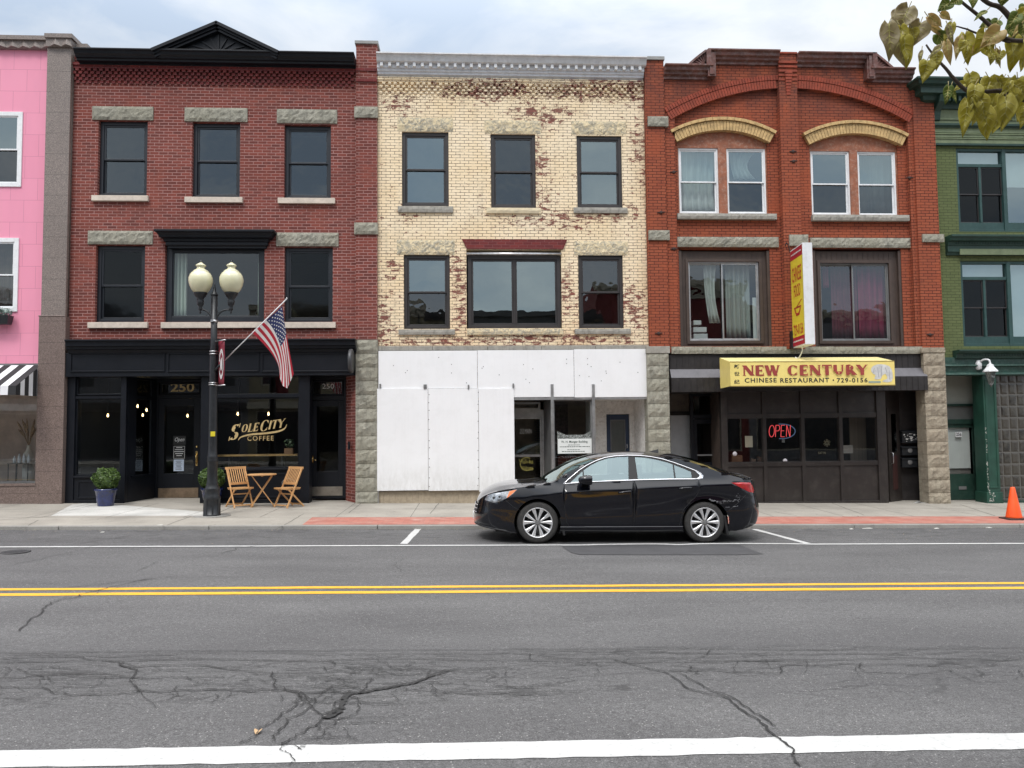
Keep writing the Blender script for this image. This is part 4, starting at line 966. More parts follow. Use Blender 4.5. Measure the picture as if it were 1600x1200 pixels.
# the tail of the S running back under the words
def ribbon(mb, pts, ws, Y, k=0):
    vs = []
    P = [at(px, py, Y) for px, py in pts]
    for i, p in enumerate(P):
        d_ = (P[min(i+1, len(P)-1)]-P[max(i-1, 0)]).normalized(); n = Vector((-d_.z, 0, d_.x)); h = ws[i]/2
        vs += [(p.x+n.x*h, Y-.001-.0006*k, p.z+n.z*h), (p.x-n.x*h, Y-.001-.0006*k, p.z-n.z*h)]
    mb.add(vs, [(2*i, 2*i+1, 2*i+3, 2*i+2) for i in range(len(P)-1)])
def smooth(pts, n=6):
    out = []
    for i in range(len(pts)-1):
        p0, p1, p2, p3 = pts[max(i-1, 0)], pts[i], pts[i+1], pts[min(i+2, len(pts)-1)]
        for t in range(n):
            t = t/n; out.append(tuple(.5*((2*p1[k])+(-p0[k]+p2[k])*t+(2*p0[k]-5*p1[k]+4*p2[k]-p3[k])*t*t+(-p0[k]+3*p1[k]-3*p2[k]+p3[k])*t**3) for k in range(len(p1))))
    out.append(tuple(pts[-1])); return out
def wr(mb, pts, Y, k=0):
    s_ = smooth(pts); ribbon(mb, [(p[0], p[1]) for p in s_], [p[2] for p in s_], Y, k)
wr(gm, [(373, 688, .012), (377, 683, .03), (392, 679, .04), (415, 677, .045), (435, 674, .042), (445, 669.5, .032), (448.5, 663, .012)], Yt, 44)
q = rc(386.5, 681, 427.5, 688.5, Yt); textmb(gm, 'COFFEE', q[0], q[1], q[2], q[3], Yt, .003, bold=.005, space=1.25)
gm.build('shop_lettering', M_gold, b, fix=False, label='gold letters reading Sole City Coffee on the shop window')
# papers on the door glass
Yq = Yd+.05
r = rc(271, 681, 290.5, 695, Yq); mb = MB().box(r[0], r[1], Yq-.012, Yq-.004, r[2], r[3]); s1 = tag(mb.build('open_sign', M_txblack), 'small black sign reading Open, on the coffee shop door glass above the two notices', 'sign')
mb = MB(); q = rc(273.5, 683.5, 288.5, 691.5, Yq); textmb(mb, 'Open', q[0], q[1], q[2], q[3], Yq-.013, .002, shear=.4); mb.build('lettering', M_txwhite, s1)
r = rc(271, 696.5, 289.5, 717, Yq); mb = MB().box(r[0], r[1], Yq-.012, Yq-.004, r[2], r[3]); s2 = tag(mb.build('hours_sign', M_txblack), 'black opening hours notice with white edge on the coffee shop door glass', 'sign')
mb = MB(); mb.ring(r[0]+.01, r[1]-.01, r[2]+.01, r[3]-.01, .006, Yq-.015, Yq-.0125)
for i, t in enumerate((9, 13, 15, 12, 8)):
    z = r[3]-.045-.05*i; xm = (r[0]+r[1])/2; mb.box(xm-.008*t, xm+.008*t, Yq-.0145, Yq-.0125, z-.008, z+.008)
mb.build('lettering', M_txwhite, s2)
r = rc(271.5, 718, 287.5, 736, Yq); mb = MB().box(r[0], r[1], Yq-.012, Yq-.004, r[2], r[3]); s3 = tag(mb.build('paper_notice', plain('pale_blue_paper', (.52, .60, .72), .8, var=.05)), 'pale blue paper notice taped lowest on the coffee shop door glass', 'notice')
mb = MB()
for i in range(7):
    xm = (r[0]+r[1])/2; z = r[3]-.04-.034*i; t = rnd.uniform(.5, .85); mb.box(xm-.11*t, xm+.11*t, Yq-.0145, Yq-.0125, z-.005, z+.005)
mb.build('lettering', M_txblack, s3)
# round blade sign seen edge-on
p = at(548.5, 564, D-.45)
bs = thing('round_blade_sign', (p.x, D-.45, p.z), 'round dark blade sign seen nearly edge-on at the right end of the black fascia', 'sign')
mb = MB(); mb.lathe((p.x, D-.42, p.z), [(.26, -.045), (.285, -.035), (.285, .035), (.26, .045)], 32, axis='x'); mb.build('sign_disc', plain('dark_grey_sign_face', (.05, .05, .053), .4, var=.2), bs)
mb = MB(); mb.tube([(p.x, D-.16, p.z), (p.x, D-.42, p.z)], .018); mb.box(p.x-.05, p.x+.05, D-.185, D-.16, p.z-.08, p.z+.08); mb.build('bracket', M_blackmet, bs)
# ---------- pink building with granite pier (far left)
def granite(name, base, joints=True, gcol=(.30, .24, .22)):
    m, nt, b, o = newmat(name); p = pos(nt)
    n1 = noise(nt, p, 55, 3, .8); n2 = noise(nt, p, 130, 2, .7)
    col = ramp(nt, n1, .38, .62, tuple(c*.45 for c in base), tuple(min(1, c*1.9) for c in base))
    col = mixc(nt, ramp(nt, n2, .5, .6), col, base)
    col = mixc(nt, math_(nt, 'MULTIPLY', ramp(nt, noise(nt, p, .9, 5, .6), .4, .7), .3), col, tuple(c*.7 for c in base))
    if joints:
        v, s = wallvec(nt); t = bricktex(nt, v, (1, 1, 1), (1, 1, 1), (0, 0, 0), bw=5.0, rh=.50, msz=.006, smooth=0)
        col = mixc(nt, math_(nt, 'MULTIPLY', t.outputs['Fac'], .6), col, tuple(c*.35 for c in base))
    nt.links.new(col, b.inputs['Base Color']); b.inputs['Roughness'].default_value = .42; return m
M_gran = granite('speckled_brown_granite', (.155, .115, .10)); M_granup = granite('speckled_grey_granite', (.185, .152, .135))
def pinkmat():
    m, nt, b, o = newmat('pink_painted_panels'); v, s = wallvec(nt)
    t = bricktex(nt, v, (.80, .30, .42), (.77, .28, .395), (.52, .17, .25), bw=.62, rh=.53, msz=.004, smooth=.1)
    t.offset = .5
    col = mixc(nt, math_(nt, 'MULTIPLY', ramp(nt, noise(nt, scalev(nt, pos(nt), (2, 2, .6)), 1.6, 6, .6), .45, .75), .3), t.outputs[0], (.66, .25, .36))
    nt.links.new(col, b.inputs['Base Color']); b.inputs['Roughness'].default_value = .6
    bump(nt, b, t.outputs['Fac'], -.3, .006); return m
M_pink = pinkmat()
gx1 = at(113, 75, D-.15).x-.0; gx0 = at(75, 75, D-.12).x
pb = thing('pink_shop_building', (gx1-3.5, D+.1, 0), 'pink panelled building with grey granite pier and striped shop awning at the left edge', 'building')
px0 = gx1-7.6
ptop = at(50, 62, D-.1).z
W1 = rc(-22, 175, 35, 292); W2 = rc(-26, 372, 29, 487)
W1 = (W1[1]-.98, W1[1], W1[2], W1[3]); W2 = (W2[1]-.98, W2[1], W2[2], W2[3])
ex = [(w_[0]-2.3, w_[1]-2.3, w_[2], w_[3]) for w_ in (W1, W2)]
zshop = at(20, 568, D).z
mb = MB(); wall(mb, px0, gx0+.05, zshop, ptop, D, [W1, W2]+ex); shell(mb, px0, gx1-.15, ptop, D); mb.build('wall', M_pink, pb, fix=False)
roof(pb, px0, gx1, ptop, D); 
interior(pb, px0+.05, gx1-.25, [zshop+.3, at(30, 340, D).z, ptop-.1], D, 4)
interior(pb, px0+.05, gx0-.02, [-.2, zshop+.2], D, 2.3, plain('beige_shop_interior', (.66, .56, .50), .8, var=.15))
zj = at(80, 495, D-.15).z
mb = MB(); mb.box(gx0, gx1-.02, D-.15, D+.4, zj, at(90, 74, D-.15).z); mb.build('granite_pier', M_granup, pb, bevel=.01)
mb = MB(); mb.box(gx0-.02, gx1+.01, D-.19, D+.4, ZB, zj); mb.box(gx0-.03, gx1+.0, D-.20, D-.1, zj, zj+.03); mb.build('granite_pier', M_gran, pb, bevel=.01)
# coping with a row of triangles
za = at(60, 74, D-.15).z; zb_ = at(60, 54, D-.2).z
mb = MB(); mb.box(px0, gx0, D-.10, D+.3, za+.0, zb_-.10); mb.box(px0, gx0+.01, D-.16, D+.35, zb_-.10, zb_); mb.box(gx0, gx1, D-.22, D+.4, za+.0, zb_-.09); mb.box(gx0-.02, gx1+.04, D-.26, D+.4, zb_-.09, zb_+.01)
mb.box(gx1+.04, gx1+.3, D-.06, D+.3, at(122, 75, D).z-.05, zb_-.13)
x = px0+.05
while x < gx1-.1:
    y_ = D-.10 if x < gx0-.12 else D-.22
    for s_ in (0,): mb.add([(x, y_-.002, za+.01), (x+.24, y_-.002, za+.01), (x+.12, y_-.002, za+.235), (x+.12, y_-.06, za+.03)], [(0, 3, 2), (3, 1, 2), (0, 1, 3)])
    x += .262
mb.build('coping', M_granup, pb)
for i, (r, gl) in enumerate(((W1, (M_glassmid, M_glass)), (W2, (M_glass, M_glass)), (ex[0], (M_glass, M_glass)), (ex[1], (M_glass, M_glass)))):
    window(pb, r, fr=M_whiteframe, gl=gl, fw=.10, sash=.035, recess=-.03)
# shop window below
mb = MB(); zs = at(25, 757, D).z; mb.box(px0, gx0, D-.17, D+.3, ZB, zs-.02); mb.box(px0, gx0, D-.19, D-.1, zs-.02, zs+.03); mb.build('bulkhead', M_gran, pb)
sw_ = MB().ring(px0, gx0+.02, zs+.03, zshop, .04, D, D+.08); swn = sw_.build('shop_window', M_alumgrey, pb)
MB().quad((px0, D+.04, zs), (gx0, D+.04, zs), (gx0, D+.04, zshop), (px0, D+.04, zshop)).build('pane', M_shop, swn, fix=False)
mb = MB(); mb.box(px0, gx0, D+.1, D+1.2, ZB, zs); mb.build('display_floor', plain('pale_display_floor', (.5, .45, .4), .6), pb)
mb = MB(); q = rc(22, 674, 36, 679, D+.03)
for i, wd in enumerate((.22, .36, .36)):
    xm = (q[0]+q[1])/2; textmb(mb, ('by', 'LE SALON', 'ON MAIN')[i], xm-wd/2, xm+wd/2, q[3]-.12*i-.05, None, D+.03, .003) if False else None
# awning
aw = thing('striped_awning', ((px0+gx0)/2, D, zshop-.8), 'black and white striped shop awning under the pink wall', 'awning')
A0 = at(20, 571, D-.02).z; Yo = D-1.0; A1 = at(2, 600-2, Yo).z; A2 = at(2, 599, Yo).z
xe = gx0-.03; za_, zo = A0, at(20, 603, Yo).z; zv = at(20, 617, Yo).z
nst = int((xe-px0)/.17); mW, mK = MB(), MB()
for i in range(nst):
    xb_, xa_ = xe-.17*i, xe-.17*(i+1); m_ = mK if i % 2 == 0 else mW
    m_.quad((xa_, D-.02, za_), (xb_, D-.02, za_), (xb_, Yo, zo), (xa_, Yo, zo)); m_.quad((xa_, Yo, zo), (xb_, Yo, zo), (xb_, Yo-.01, zv), (xa_, Yo-.01, zv))
for i in range(6):     # side cheek in the same stripes
    t0, t1 = i/6, (i+1)/6; m_ = mW if i % 2 == 0 else mK
    ya, yb_ = D-.02+(Yo-D+.02)*t0, D-.02+(Yo-D+.02)*t1; m_.quad((xe, ya, za_+(zo-za_)*t0), (xe, yb_, za_+(zo-za_)*t1), (xe, yb_, zv), (xe, ya, zv))
def solid(o, t=.004):
    s_ = o.modifiers.new('solid', 'SOLIDIFY'); s_.thickness = t; return o
solid(mW.build('white_stripe', plain('white_canvas', (.74, .74, .76), .8, var=.06), aw, fix=False)); solid(mK.build('black_stripe', plain('black_canvas', (.02, .02, .022), .8, var=.1), aw, fix=False))
# window box
fy = D-.18; q = at(8, 500, fy); fb = thing('window_box', (q.x-.1, fy, q.z), 'black window box with small silvery plants on the lower white window of the pink building', 'planter')
mb = MB(); mb.hexa([(q.x-.7, fy-.07, q.z-.1), (q.x+.09, fy-.07, q.z-.1), (q.x+.09, fy+.1, q.z-.1), (q.x-.7, fy+.1, q.z-.1)], [(q.x-.74, fy-.10, q.z+.10), (q.x+.13, fy-.10, q.z+.10), (q.x+.13, fy+.12, q.z+.10), (q.x-.74, fy+.12, q.z+.10)]); mb.build('box', M_blackmet, fb)
def leafball(mb, c, rad, n, ls, squash=1, inner=.6, up=.3, r_=rnd):
    for _ in range(n):
        d_ = Vector((r_.gauss(0, 1), r_.gauss(0, 1), r_.gauss(0, 1))).normalized(); k = rad*(inner+(1-inner)*r_.random()**.5)*(1+.07*math.sin(d_.x*7+d_.z*5))
        p = Vector(c)+Vector((d_.x*k, d_.y*k, d_.z*k*squash)); n_ = (d_+Vector((r_.uniform(-.7, .7), r_.uniform(-.7, .7), r_.uniform(-.5, .5)+up))).normalized()
        t = n_.cross(Vector((r_.uniform(-1, 1), r_.uniform(-1, 1), r_.uniform(-1, 1)))).normalized(); u = n_.cross(t); s_ = ls*r_.uniform(.6, 1.3)
        mb.add([p-t*s_*.5, p+u*s_*.8, p+t*s_*.5, p-u*s_*.5], [(0, 1, 2), (0, 2, 3)])
def leafmat(name, a, c, d=None, trans=.25):
    m, nt, b, o = newmat(name)
    g = nt.nodes.new('ShaderNodeNewGeometry'); col = ramp(nt, g.outputs['Random Per Island'], .1, .9, a, c)
    if d: col = mixc(nt, ramp(nt, noise(nt, g.outputs['Position'], 9, 3), .5, .62), col, d)
    nt.links.new(col, b.inputs['Base Color']); b.inputs['Roughness'].default_value = .5
    tr = node(nt, 'ShaderNodeBsdfTranslucent'); nt.links.new(col, tr.inputs[0]); mx = node(nt, 'ShaderNodeMixShader'); mx.inputs[0].default_value = trans
    nt.links.new(b.outputs[0], mx.inputs[1]); nt.links.new(tr.outputs[0], mx.inputs[2]); nt.links.new(mx.outputs[0], o.inputs[0]); return m
mb = MB()
for i in range(7): leafball(mb, (q.x-.62+.11*i, fy, q.z+.19+rnd.uniform(-.02, .04)), .11, 60, .045)
mb.build('foliage', leafmat('silvery_leaves', (.08, .13, .11), (.28, .36, .33)), fb, fix=False)
# shop display: low black table with bottles, vase of pampas grass
ty = D+.75; tq = at(35, 757, ty); tz = zs; tt = at(35, 723, ty).z; tx0, tx1 = at(18, 723, ty).x, at(51, 723, ty).x
tb = thing('display_table', ((tx0+tx1)/2, ty, tz), 'low black wire table behind the pink building shop window', 'table')
mb = MB(); mb.box(tx0, tx1, ty-.18, ty+.18, tt-.02, tt); mb.build('table_top', M_blackmet, tb)
for xx in (tx0+.02, (tx0+tx1)/2-.03, tx1-.02):
    for yy in (ty-.16, ty+.16): MB().box(xx-.009, xx+.009, yy-.009, yy+.009, tz, tt-.02).build('leg', M_blackmet, tb)
M_bott = plain('pale_bottle_plastic', (.70, .75, .80), .3, var=.08)
tops = [(21, .17), (24.5, .15), (28.5, .20), (32, .22), (36, .20), (39.5, .23), (43.5, .17), (47, .21)]
for i, (bx_, bh) in enumerate(tops):
    xx = at(bx_, 720, ty).x; mb = MB(); yy = ty+(-.06 if i % 2 else .05)
    mb.lathe((xx, yy, tt), [(.026, 0), (.03, .01), (.03, bh*.7), (.012, bh*.82), (.012, bh)], 12); o = mb.build('bottle', M_bott)
    tag(o, 'pale salon bottle in the row standing on the low black display table', 'bottle', 'bottles on the display table')
vx = at(45, 700, ty+.25).x; vz = at(45, 706, ty+.25).z
vs_ = thing('vase', (vx, ty+.25, vz-.16), 'white vase of dry pampas grass in the pink building shop window', 'vase')
mb = MB(); mb.lathe((vx, ty+.25, vz-.30), [(.07, 0), (.12, .1), (.12, .24), (.05, .36), (.045, .44), (.06, .46)], 20); mb.box(vx-.13, vx+.13, ty+.14, ty+.36, zs, vz-.30) if False else None; mb.build('vase_body', plain('cream_ceramic', (.65, .62, .56), .4), vs_)
MB().lathe((vx, ty+.25, zs), [(.13, 0), (.13, vz-.30-zs)], 18).build('pedestal', M_whiteblind, vs_)
mb = MB()
for i in range(22):
    a = rnd.uniform(-.42, .42); b2_ = rnd.uniform(-.25, .25); L = rnd.uniform(.42, .75); base = Vector((vx, ty+.25, vz+.14)); d_ = Vector((math.sin(a), b2_, 1)).normalized()
    tip = base+d_*L+Vector((math.sin(a)*.12, 0, -.03)); mid = base+d_*L*.5
    mb.tube([base, mid, mid.lerp(tip, .4), mid.lerp(tip, .75), tip], [.003, .006, .024, .022, .003], 5)
mb.build('pampas_grass', plain('dry_straw', (.38, .28, .19), .9, var=.3, vs=30), vs_)

# ---------- cream painted brick building in the middle
yb = thing('cream_brick_building', (at(800, 780, D).x, D+.1, 0), 'three-storey cream painted brick building with peeling paint, white cornice and boarded shop front', 'building')
yx0, yx1 = rx1, at(1010.5, 400, D).x
ytop = at(800, 88, D).z
T3 = [rc(628, 206, 701, 322), rc(767, 209.5, 837, 325), rc(901.5, 212, 972, 324.5)]
S3 = [rc(631, 398, 703, 514), rc(731, 399, 876.5, 513), rc(904, 399, 974, 513)]
S3o = list(S3); S3o[1] = rc(729, 390, 877.5, 513)
zw = at(800, 541, D).z
mb = MB(); wall(mb, yx0, yx1, zw, ytop, D, T3+S3o, .25); shell(mb, yx0, yx1, ytop, D); mb.build('wall', M_yellow, yb, fix=False)
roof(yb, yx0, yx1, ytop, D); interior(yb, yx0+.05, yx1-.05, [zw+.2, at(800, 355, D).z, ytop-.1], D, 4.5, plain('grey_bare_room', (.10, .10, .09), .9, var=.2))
corbels(yb, yx0+.02, yx1-.02, at(800, 132, D).z, D, M_yellow, rows=5, proj=.06)
mb = MB(); moulding(mb, yx0+.005, yx1-.005, D, at(800, 124.5, D).z, [(.07, 0), (.07, .07), (.05, .08), (.05, .12), (.01, .13)]); mb.build('projecting_course', M_yellow, yb)
zc = at(800, 84, D-.38).z
mb = MB(); moulding(mb, yx0+.01, yx1+.02, D, zc, [(.38, 0), (.38, .03), (.34, .05), (.31, .10), (.28, .17), (.25, .19)]); 
M_silver = plain('silver_grey_weathered_metal', (.68, .69, .71), .5, metal=.05, var=.10, vs=3, dirt=((.3, .3, .3), .3), streak=.25)
cn = mb.build('cornice', M_silver, yb)
mb = MB(); moulding(mb, yx0+.01, yx1-.01, D, zc-.19, [(.17, 0), (.17, .10), (.13, .11), (.13, .16), (.09, .18), (.09, .22), (.03, .25), (.02, .27)])
mb.build('cornice_frieze', plain('white_painted_tin', (.70, .72, .76), .5, var=.06, vs=2, dirt=((.4, .4, .4), .3), streak=.3), cn)
n = 33; dz_ = at(800, 98, D-.25).z; mb = MB()
for i in range(n):
    x = yx0+.12+(yx1-yx0-.25)*i/(n-1); mb.box(x-.035, x+.035, D-.25, D-.165, zc-.285, zc-.19)
mb.build('dentils', M_white, cn, bevel=.003)
L3 = [rc(621, 184, 708, 205.5), rc(757, 188, 845, 209), rc(893, 189.5, 978, 210.5)]; SL3 = [rc(622, 323, 708, 332.5), rc(760, 325.5, 845, 334), rc(896, 325, 980, 333.5)]
L2 = {0: rc(620, 375, 711, 398), 2: rc(897, 377, 981, 399)}; SL2 = [rc(623, 515, 711, 523), rc(730, 514, 880, 523), rc(898, 514, 985, 522)]
for i in range(3):
    wn = window(yb, T3[i], fr=M_darkframe, gl=(M_glassmid, M_glassmid) if i != 1 else (M_screen, M_screen), fw=.08, sash=.045, recess=.05)
    lintel(wn, L3[i], mat=M_stonepaint, proj=.005, amp=.022); sill(wn, SL3[i], mat=M_sillgrey if i != 1 else plain('cream_painted_sill', (.66, .56, .38), .8, dirt=((.4, .36, .3), .4)), rough=.015, proj=.05)
for i in range(3):
    if i == 1: wn = window(yb, S3[1], fr=M_darkframe, gl=(M_glassmid,), fw=.09, sash=.045, kind='fixed', mullions=(.5,), recess=.05, label='wide double middle window under a red lintel')
    else: wn = window(yb, S3[i], fr=M_darkframe, gl=(M_glassmid if i == 0 else M_glass, M_glass), fw=.08, sash=.045, recess=.05)
    sill(wn, SL2[i], mat=M_sillgrey if i != 1 else M_stonepaint, rough=.012, proj=.05)
    if i != 1: lintel(wn, L2[i], mat=M_stonepaint, proj=.005, amp=.022)
    else:
        r = rc(722, 374.5, 886, 389.5); mb = MB(); mb.hexa([(r[0]+.12, D-.03, r[2]), (r[1]-.10, D-.03, r[2]), (r[1]-.10, D+.1, r[2]), (r[0]+.12, D+.1, r[2])], [(r[0], D-.03, r[3]), (r[1], D-.03, r[3]), (r[1], D+.1, r[3]), (r[0], D+.1, r[3])]); mb.build('lintel', M_redplain, wn)
        r = rc(729, 394.5, 877, 399.5); mb = MB(); mb.tube([(r[0], D-.02, (r[2]+r[3])/2), (r[1], D-.02, (r[2]+r[3])/2)], .035, 12); mb.build('roller_tube', M_greylight, wn)
mb = MB()
for i in range(5):
    xa_, xb_ = yx0+(yx1-yx0)*i/5, yx0+(yx1-yx0)*(i+1)/5; mb.box(xa_+.004, xb_-.004, D-.06, D+.2, at(800, 547.5, D).z, zw+.01)
mb.build('stone_belt', M_sillgrey, yb, bevel=.01)
Yb = D-.09
def board(name, x0, y0, x1, y1, Y, lab=None, mat=M_board):
    r = rc(x0, y0, x1, y1, Y); mb = MB().box(r[0]+.004, r[1]-.004, Y, Y+.02, r[2], r[3]); return mb.build(name, mat, yb, bevel=.002, label=lab)
zbt = {}
board('plywood_board', 591, 548, 746, 607, Yb-.02); board('plywood_board', 746, 547, 897, 620.5, Yb-.02); board('plywood_board', 897, 545.5, 1011.5, 620.5, Yb-.02)
board('plywood_board', 589, 607, 669, 766.5, Yb-.045); board('plywood_board', 669, 607, 748, 766.5, Yb-.045); board('plywood_board', 748, 607, 804, 768, Yb-.045)
# studs showing, screw heads
mb = MB()
for px, py in ((594, 603), (663, 604), (665.5, 604), (732, 604.5), (802, 602.5)):
    q = at(px, py, Yb-.05); mb.box(q.x-.018, q.x+.018, Yb-.06, Yb-.022, q.z-.055, q.z+.05)
mb.build('stud_end', M_alumgrey, yb)
mb = MB()
for px in (670.5, 747):
    for k in range(11):
        q = at(px+rnd.uniform(-.7, .7), 615+k*14.5+rnd.uniform(-3, 3), Yb-.046); mb.box(q.x-.010, q.x+.010, Yb-.0475, Yb-.044, q.z-.010, q.z+.010)
for k in range(26):
    q = at(rnd.uniform(595, 1005), rnd.uniform(552, 600), Yb-.02); mb.box(q.x-.010, q.x+.010, Yb-.0225, Yb-.019, q.z-.010, q.z+.010)
mb.build('screw_heads', plain('rusty_screw', (.2, .19, .19), .6), yb)
mb = MB(); zt_ = at(665, 766.5, D).z; xt0, xt1 = yx0+.01, at(806, 775, D).x; n = 24
for i in range(n):
    a, c = xt0+(xt1-xt0)*i/n, xt0+(xt1-xt0)*(i+1)/n; mb.box(a+.003, c-.003, D-.05, D+.1, ZB, zt_)
mb.box(xt0, xt1, D-.04, D+.1, ZB, zt_-.003); mb.build('tiled_bulkhead', plain('beige_glazed_tile', (.40, .33, .24), .4, var=.12, vs=9, dirt=((.2, .16, .12), .4)), yb, bevel=.002)
MB().box(yx0+.0, yx0+.04, D-.11, D+.0, ZB, at(590, 607, D).z).build('edge_strip', M_alum, yb)
# header channel, mullions
zm0, zm1 = at(908, 624.5, D).z, at(908, 620.5, D).z
xm = lambda px, Y=D-.08, py=680: at(px, py, Y).x
mb = MB(); mb.box(xm(804), xm(1013), D-.10, D+.02, zm0, zm1+.01); mb.build('header_channel', M_alum, yb)
for a, c, t in ((861, 865.5, 600), (925.5, 930, 600), (1012.2, 1015.8, 598)):
    mb = MB(); mb.box(xm(a), xm(c), D-.13, D+.0, ZB, at(a, t, D-.13).z); mb.build('mullion', M_alum, yb, bevel=.004)
# first recess: street door 252
Yr = D+.9
xq0, xq1 = at(790, 690, Yr).x, at(850, 690, Yr).x
zhd = zm0; zdd = at(827, 648, Yr).z; zb3 = sw(2, D)+.02
mb = MB(); mb.ring(xq0, xq1, zb3, zdd, .05, Yr, Yr+.08, wb=.03); mb.ring(xq0, xq1-.08, zdd+.12, zhd-.02, .05, Yr+.02, Yr+.08); mb.box(xq0, xq1, Yr+.02, Yr+.09, zdd, zdd+.12); mb.build('door_frame', M_alum, yb)
dd = glazed_door(yb, xq0+.055, xq1-.055, zb3+.04, zdd-.055, Yr+.02, M_alum, M_shop, .045, .05, .3, lab='aluminium framed glass door numbered 252 Main')
MB().box(xq0+.1, xq1-.1, Yr+.012, Yr+.06, at(825, 712, Yr).z-.03, at(825, 712, Yr).z+.03).build('push_bar', M_alum, dd)
MB().quad((xq0, Yr+.05, zdd+.14), (xq1-.1, Yr+.05, zdd+.14), (xq1-.1, Yr+.05, zhd-.04), (xq0, Yr+.05, zhd-.04)).build('transom_pane', M_shop, yb, fix=False)
mb = MB(); mb.quad((xq1, Yr+.08, ZB), (xm(862), D, ZB), (xm(862), D, zm0), (xq1, Yr+.08, zm0)); mb.build('side_panel', M_alumgrey, yb, fix=False)
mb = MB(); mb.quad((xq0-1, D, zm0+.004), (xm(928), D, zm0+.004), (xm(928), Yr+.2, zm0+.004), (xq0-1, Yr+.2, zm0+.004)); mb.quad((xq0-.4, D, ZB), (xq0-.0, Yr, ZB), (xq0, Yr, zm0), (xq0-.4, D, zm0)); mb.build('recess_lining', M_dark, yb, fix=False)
tx = MB(); q = rc(812.5, 670, 830.5, 677.5, Yr); textmb(tx, '252 MAIN', q[0], q[1], q[2], q[3], Yr+.04, .003); tx.build('address_lettering', M_txwhite, dd)
tx = MB(); q = rc(811, 715, 833, 728, Yr); textmb(tx, 'Walk-Ins', q[0], q[1], at(822, 724.5, Yr).z, at(822, 717.5, Yr).z, Yr+.0, .003, bold=.01); q = rc(815, 728, 833, 735, Yr); textmb(tx, 'Welcome', q[0], q[1], q[2], q[3], Yr+.0, .003, bold=.01)
for v in range(0, 26):
    a0, a1 = R_(60+v*9.5), R_(60+(v+1)*9.5); cc = at(823, 725, Yr); r_ = .175
    tx.add([(cc.x+r_*math.cos(a0), Yr-.004, cc.z+r_*math.sin(a0)), (cc.x+r_*math.cos(a1), Yr-.004, cc.z+r_*math.sin(a1)), (cc.x+(r_-.022)*math.cos(a1), Yr-.004, cc.z+(r_-.022)*math.sin(a1)), (cc.x+(r_-.022)*math.cos(a0), Yr-.004, cc.z+(r_-.022)*math.sin(a0))], [(0, 1, 2, 3)])
tx.build('welcome_lettering', plain('yellow_lettering', (.55, .48, .12), .5), dd)
# vestibule behind
mb = MB(); mb.box(xq0-2.2, xq1+.0, Yr+2.6, Yr+2.7, ZB, zm0+.1); mb.box(xq0-2.2, xq0-2.1, Yr, Yr+2.7, ZB, zm0+.1); mb.build('vestibule_wall', plain('tan_vestibule', (.55, .44, .32), .8, var=.2), yb)
# shop window with brick pier seen inside and the notice
ws_ = MB().ring(xm(865.5), xm(925.5), at(895, 770, D).z, zm0, .03, D-.03, D+.04); wn = ws_.build('shop_window', M_alumgrey, yb)
MB().quad((xm(865), D, ZB+.4), (xm(926), D, ZB+.4), (xm(926), D, zm0), (xm(865), D, zm0)).build('pane', M_shop, wn, fix=False)
mb = MB(); Yi = D+1.6
mb.quad((at(855, 690, Yi).x, Yi, ZB), (at(955, 690, Yi).x, Yi, ZB), (at(955, 690, Yi).x, Yi, zm0+.2), (at(855, 690, Yi).x, Yi, zm0+.2)); mb.build('inner_wall', plain('brown_plaster', (.26, .19, .15), .9, var=.2), yb, fix=False)
mb = MB(); mb.box(at(866, 700, Yi-.2).x, at(888, 700, Yi-.2).x, Yi-.2, Yi-.02, ZB, at(876, 632, Yi-.2).z); mb.build('inner_brick_pier', plain('sooty_brick_pier', (.09, .06, .055), .9, var=.5, vs=14), yb)
mb = MB(); mb.box(at(872, 740, Yi-.25).x, at(925, 740, Yi-.25).x, Yi-.25, Yi-.21, ZB, at(900, 712, Yi-.25).z); mb.build('inner_brick_wall', M_red, yb)
MB().box(xm(865), xm(926), D-.06, D+.2, ZB, at(895, 762, D).z).build('bulkhead', M_alumgrey, yb)
r = rc(871.5, 685.5, 924.5, 708.5, D-.05); mb = MB().box(r[0], r[1], D-.052, D-.045, r[2], r[3]); nn_ = tag(mb.build('notice_board', plain('white_notice_card', (.70, .72, .70), .6, var=.03)), 'white building notice with dark lettering hung in the window behind the black car', 'sign')
mb = MB(); x0_, x1_ = r[0], r[1]; W_ = x1_-x0_
textmb(mb, 'W. H. Munger Building', x0_+.10*W_, x1_-.12*W_, r[3]-.115, r[3]-.045, D-.052, .003, bold=.012)
for i, (a, c, h) in enumerate(((.3, .66, .012), (.06, .94, .016), (.28, .62, .012), (.12, .80, .014))):
    zz = r[3]-.15-i*.042-(.03 if i > 1 else 0); x = x0_+a*W_
    while x < x0_+c*W_: l = rnd.uniform(.02, .06); mb.box(x, x+l, D-.0550, D-.0530, zz-h/2, zz+h/2); x += l+.012
mb.build('lettering', plain('dark_green_lettering', (.03, .06, .045), .6), nn_)
mb = MB(); q0, q1, q2 = at(870.5, 673.5, D-.04), at(897, 685, D-.04), at(924, 672.5, D-.04)
mb.add([(q0.x, q0.y, q0.z), (at(870.5, 685, D-.04).x, q0.y, q1.z-.02), (q1.x, q0.y, q1.z-.02), (at(924, 685, D-.04).x, q0.y, q1.z-.02), (q2.x, q0.y, q2.z), (at(912, 678.5, D-.04).x, q0.y, at(912, 679, D-.04).z), (at(884, 678, D-.04).x, q0.y, at(884, 679.5, D-.04).z)], [(0, 1, 2, 6), (6, 2, 5), (2, 3, 4, 5)])
mb.build('torn_backing', plain('dark_torn_sheet', (.10, .11, .10), .7, var=.5, vs=14, dirt=((.7, .72, .72), .7)), nn_, fix=False)
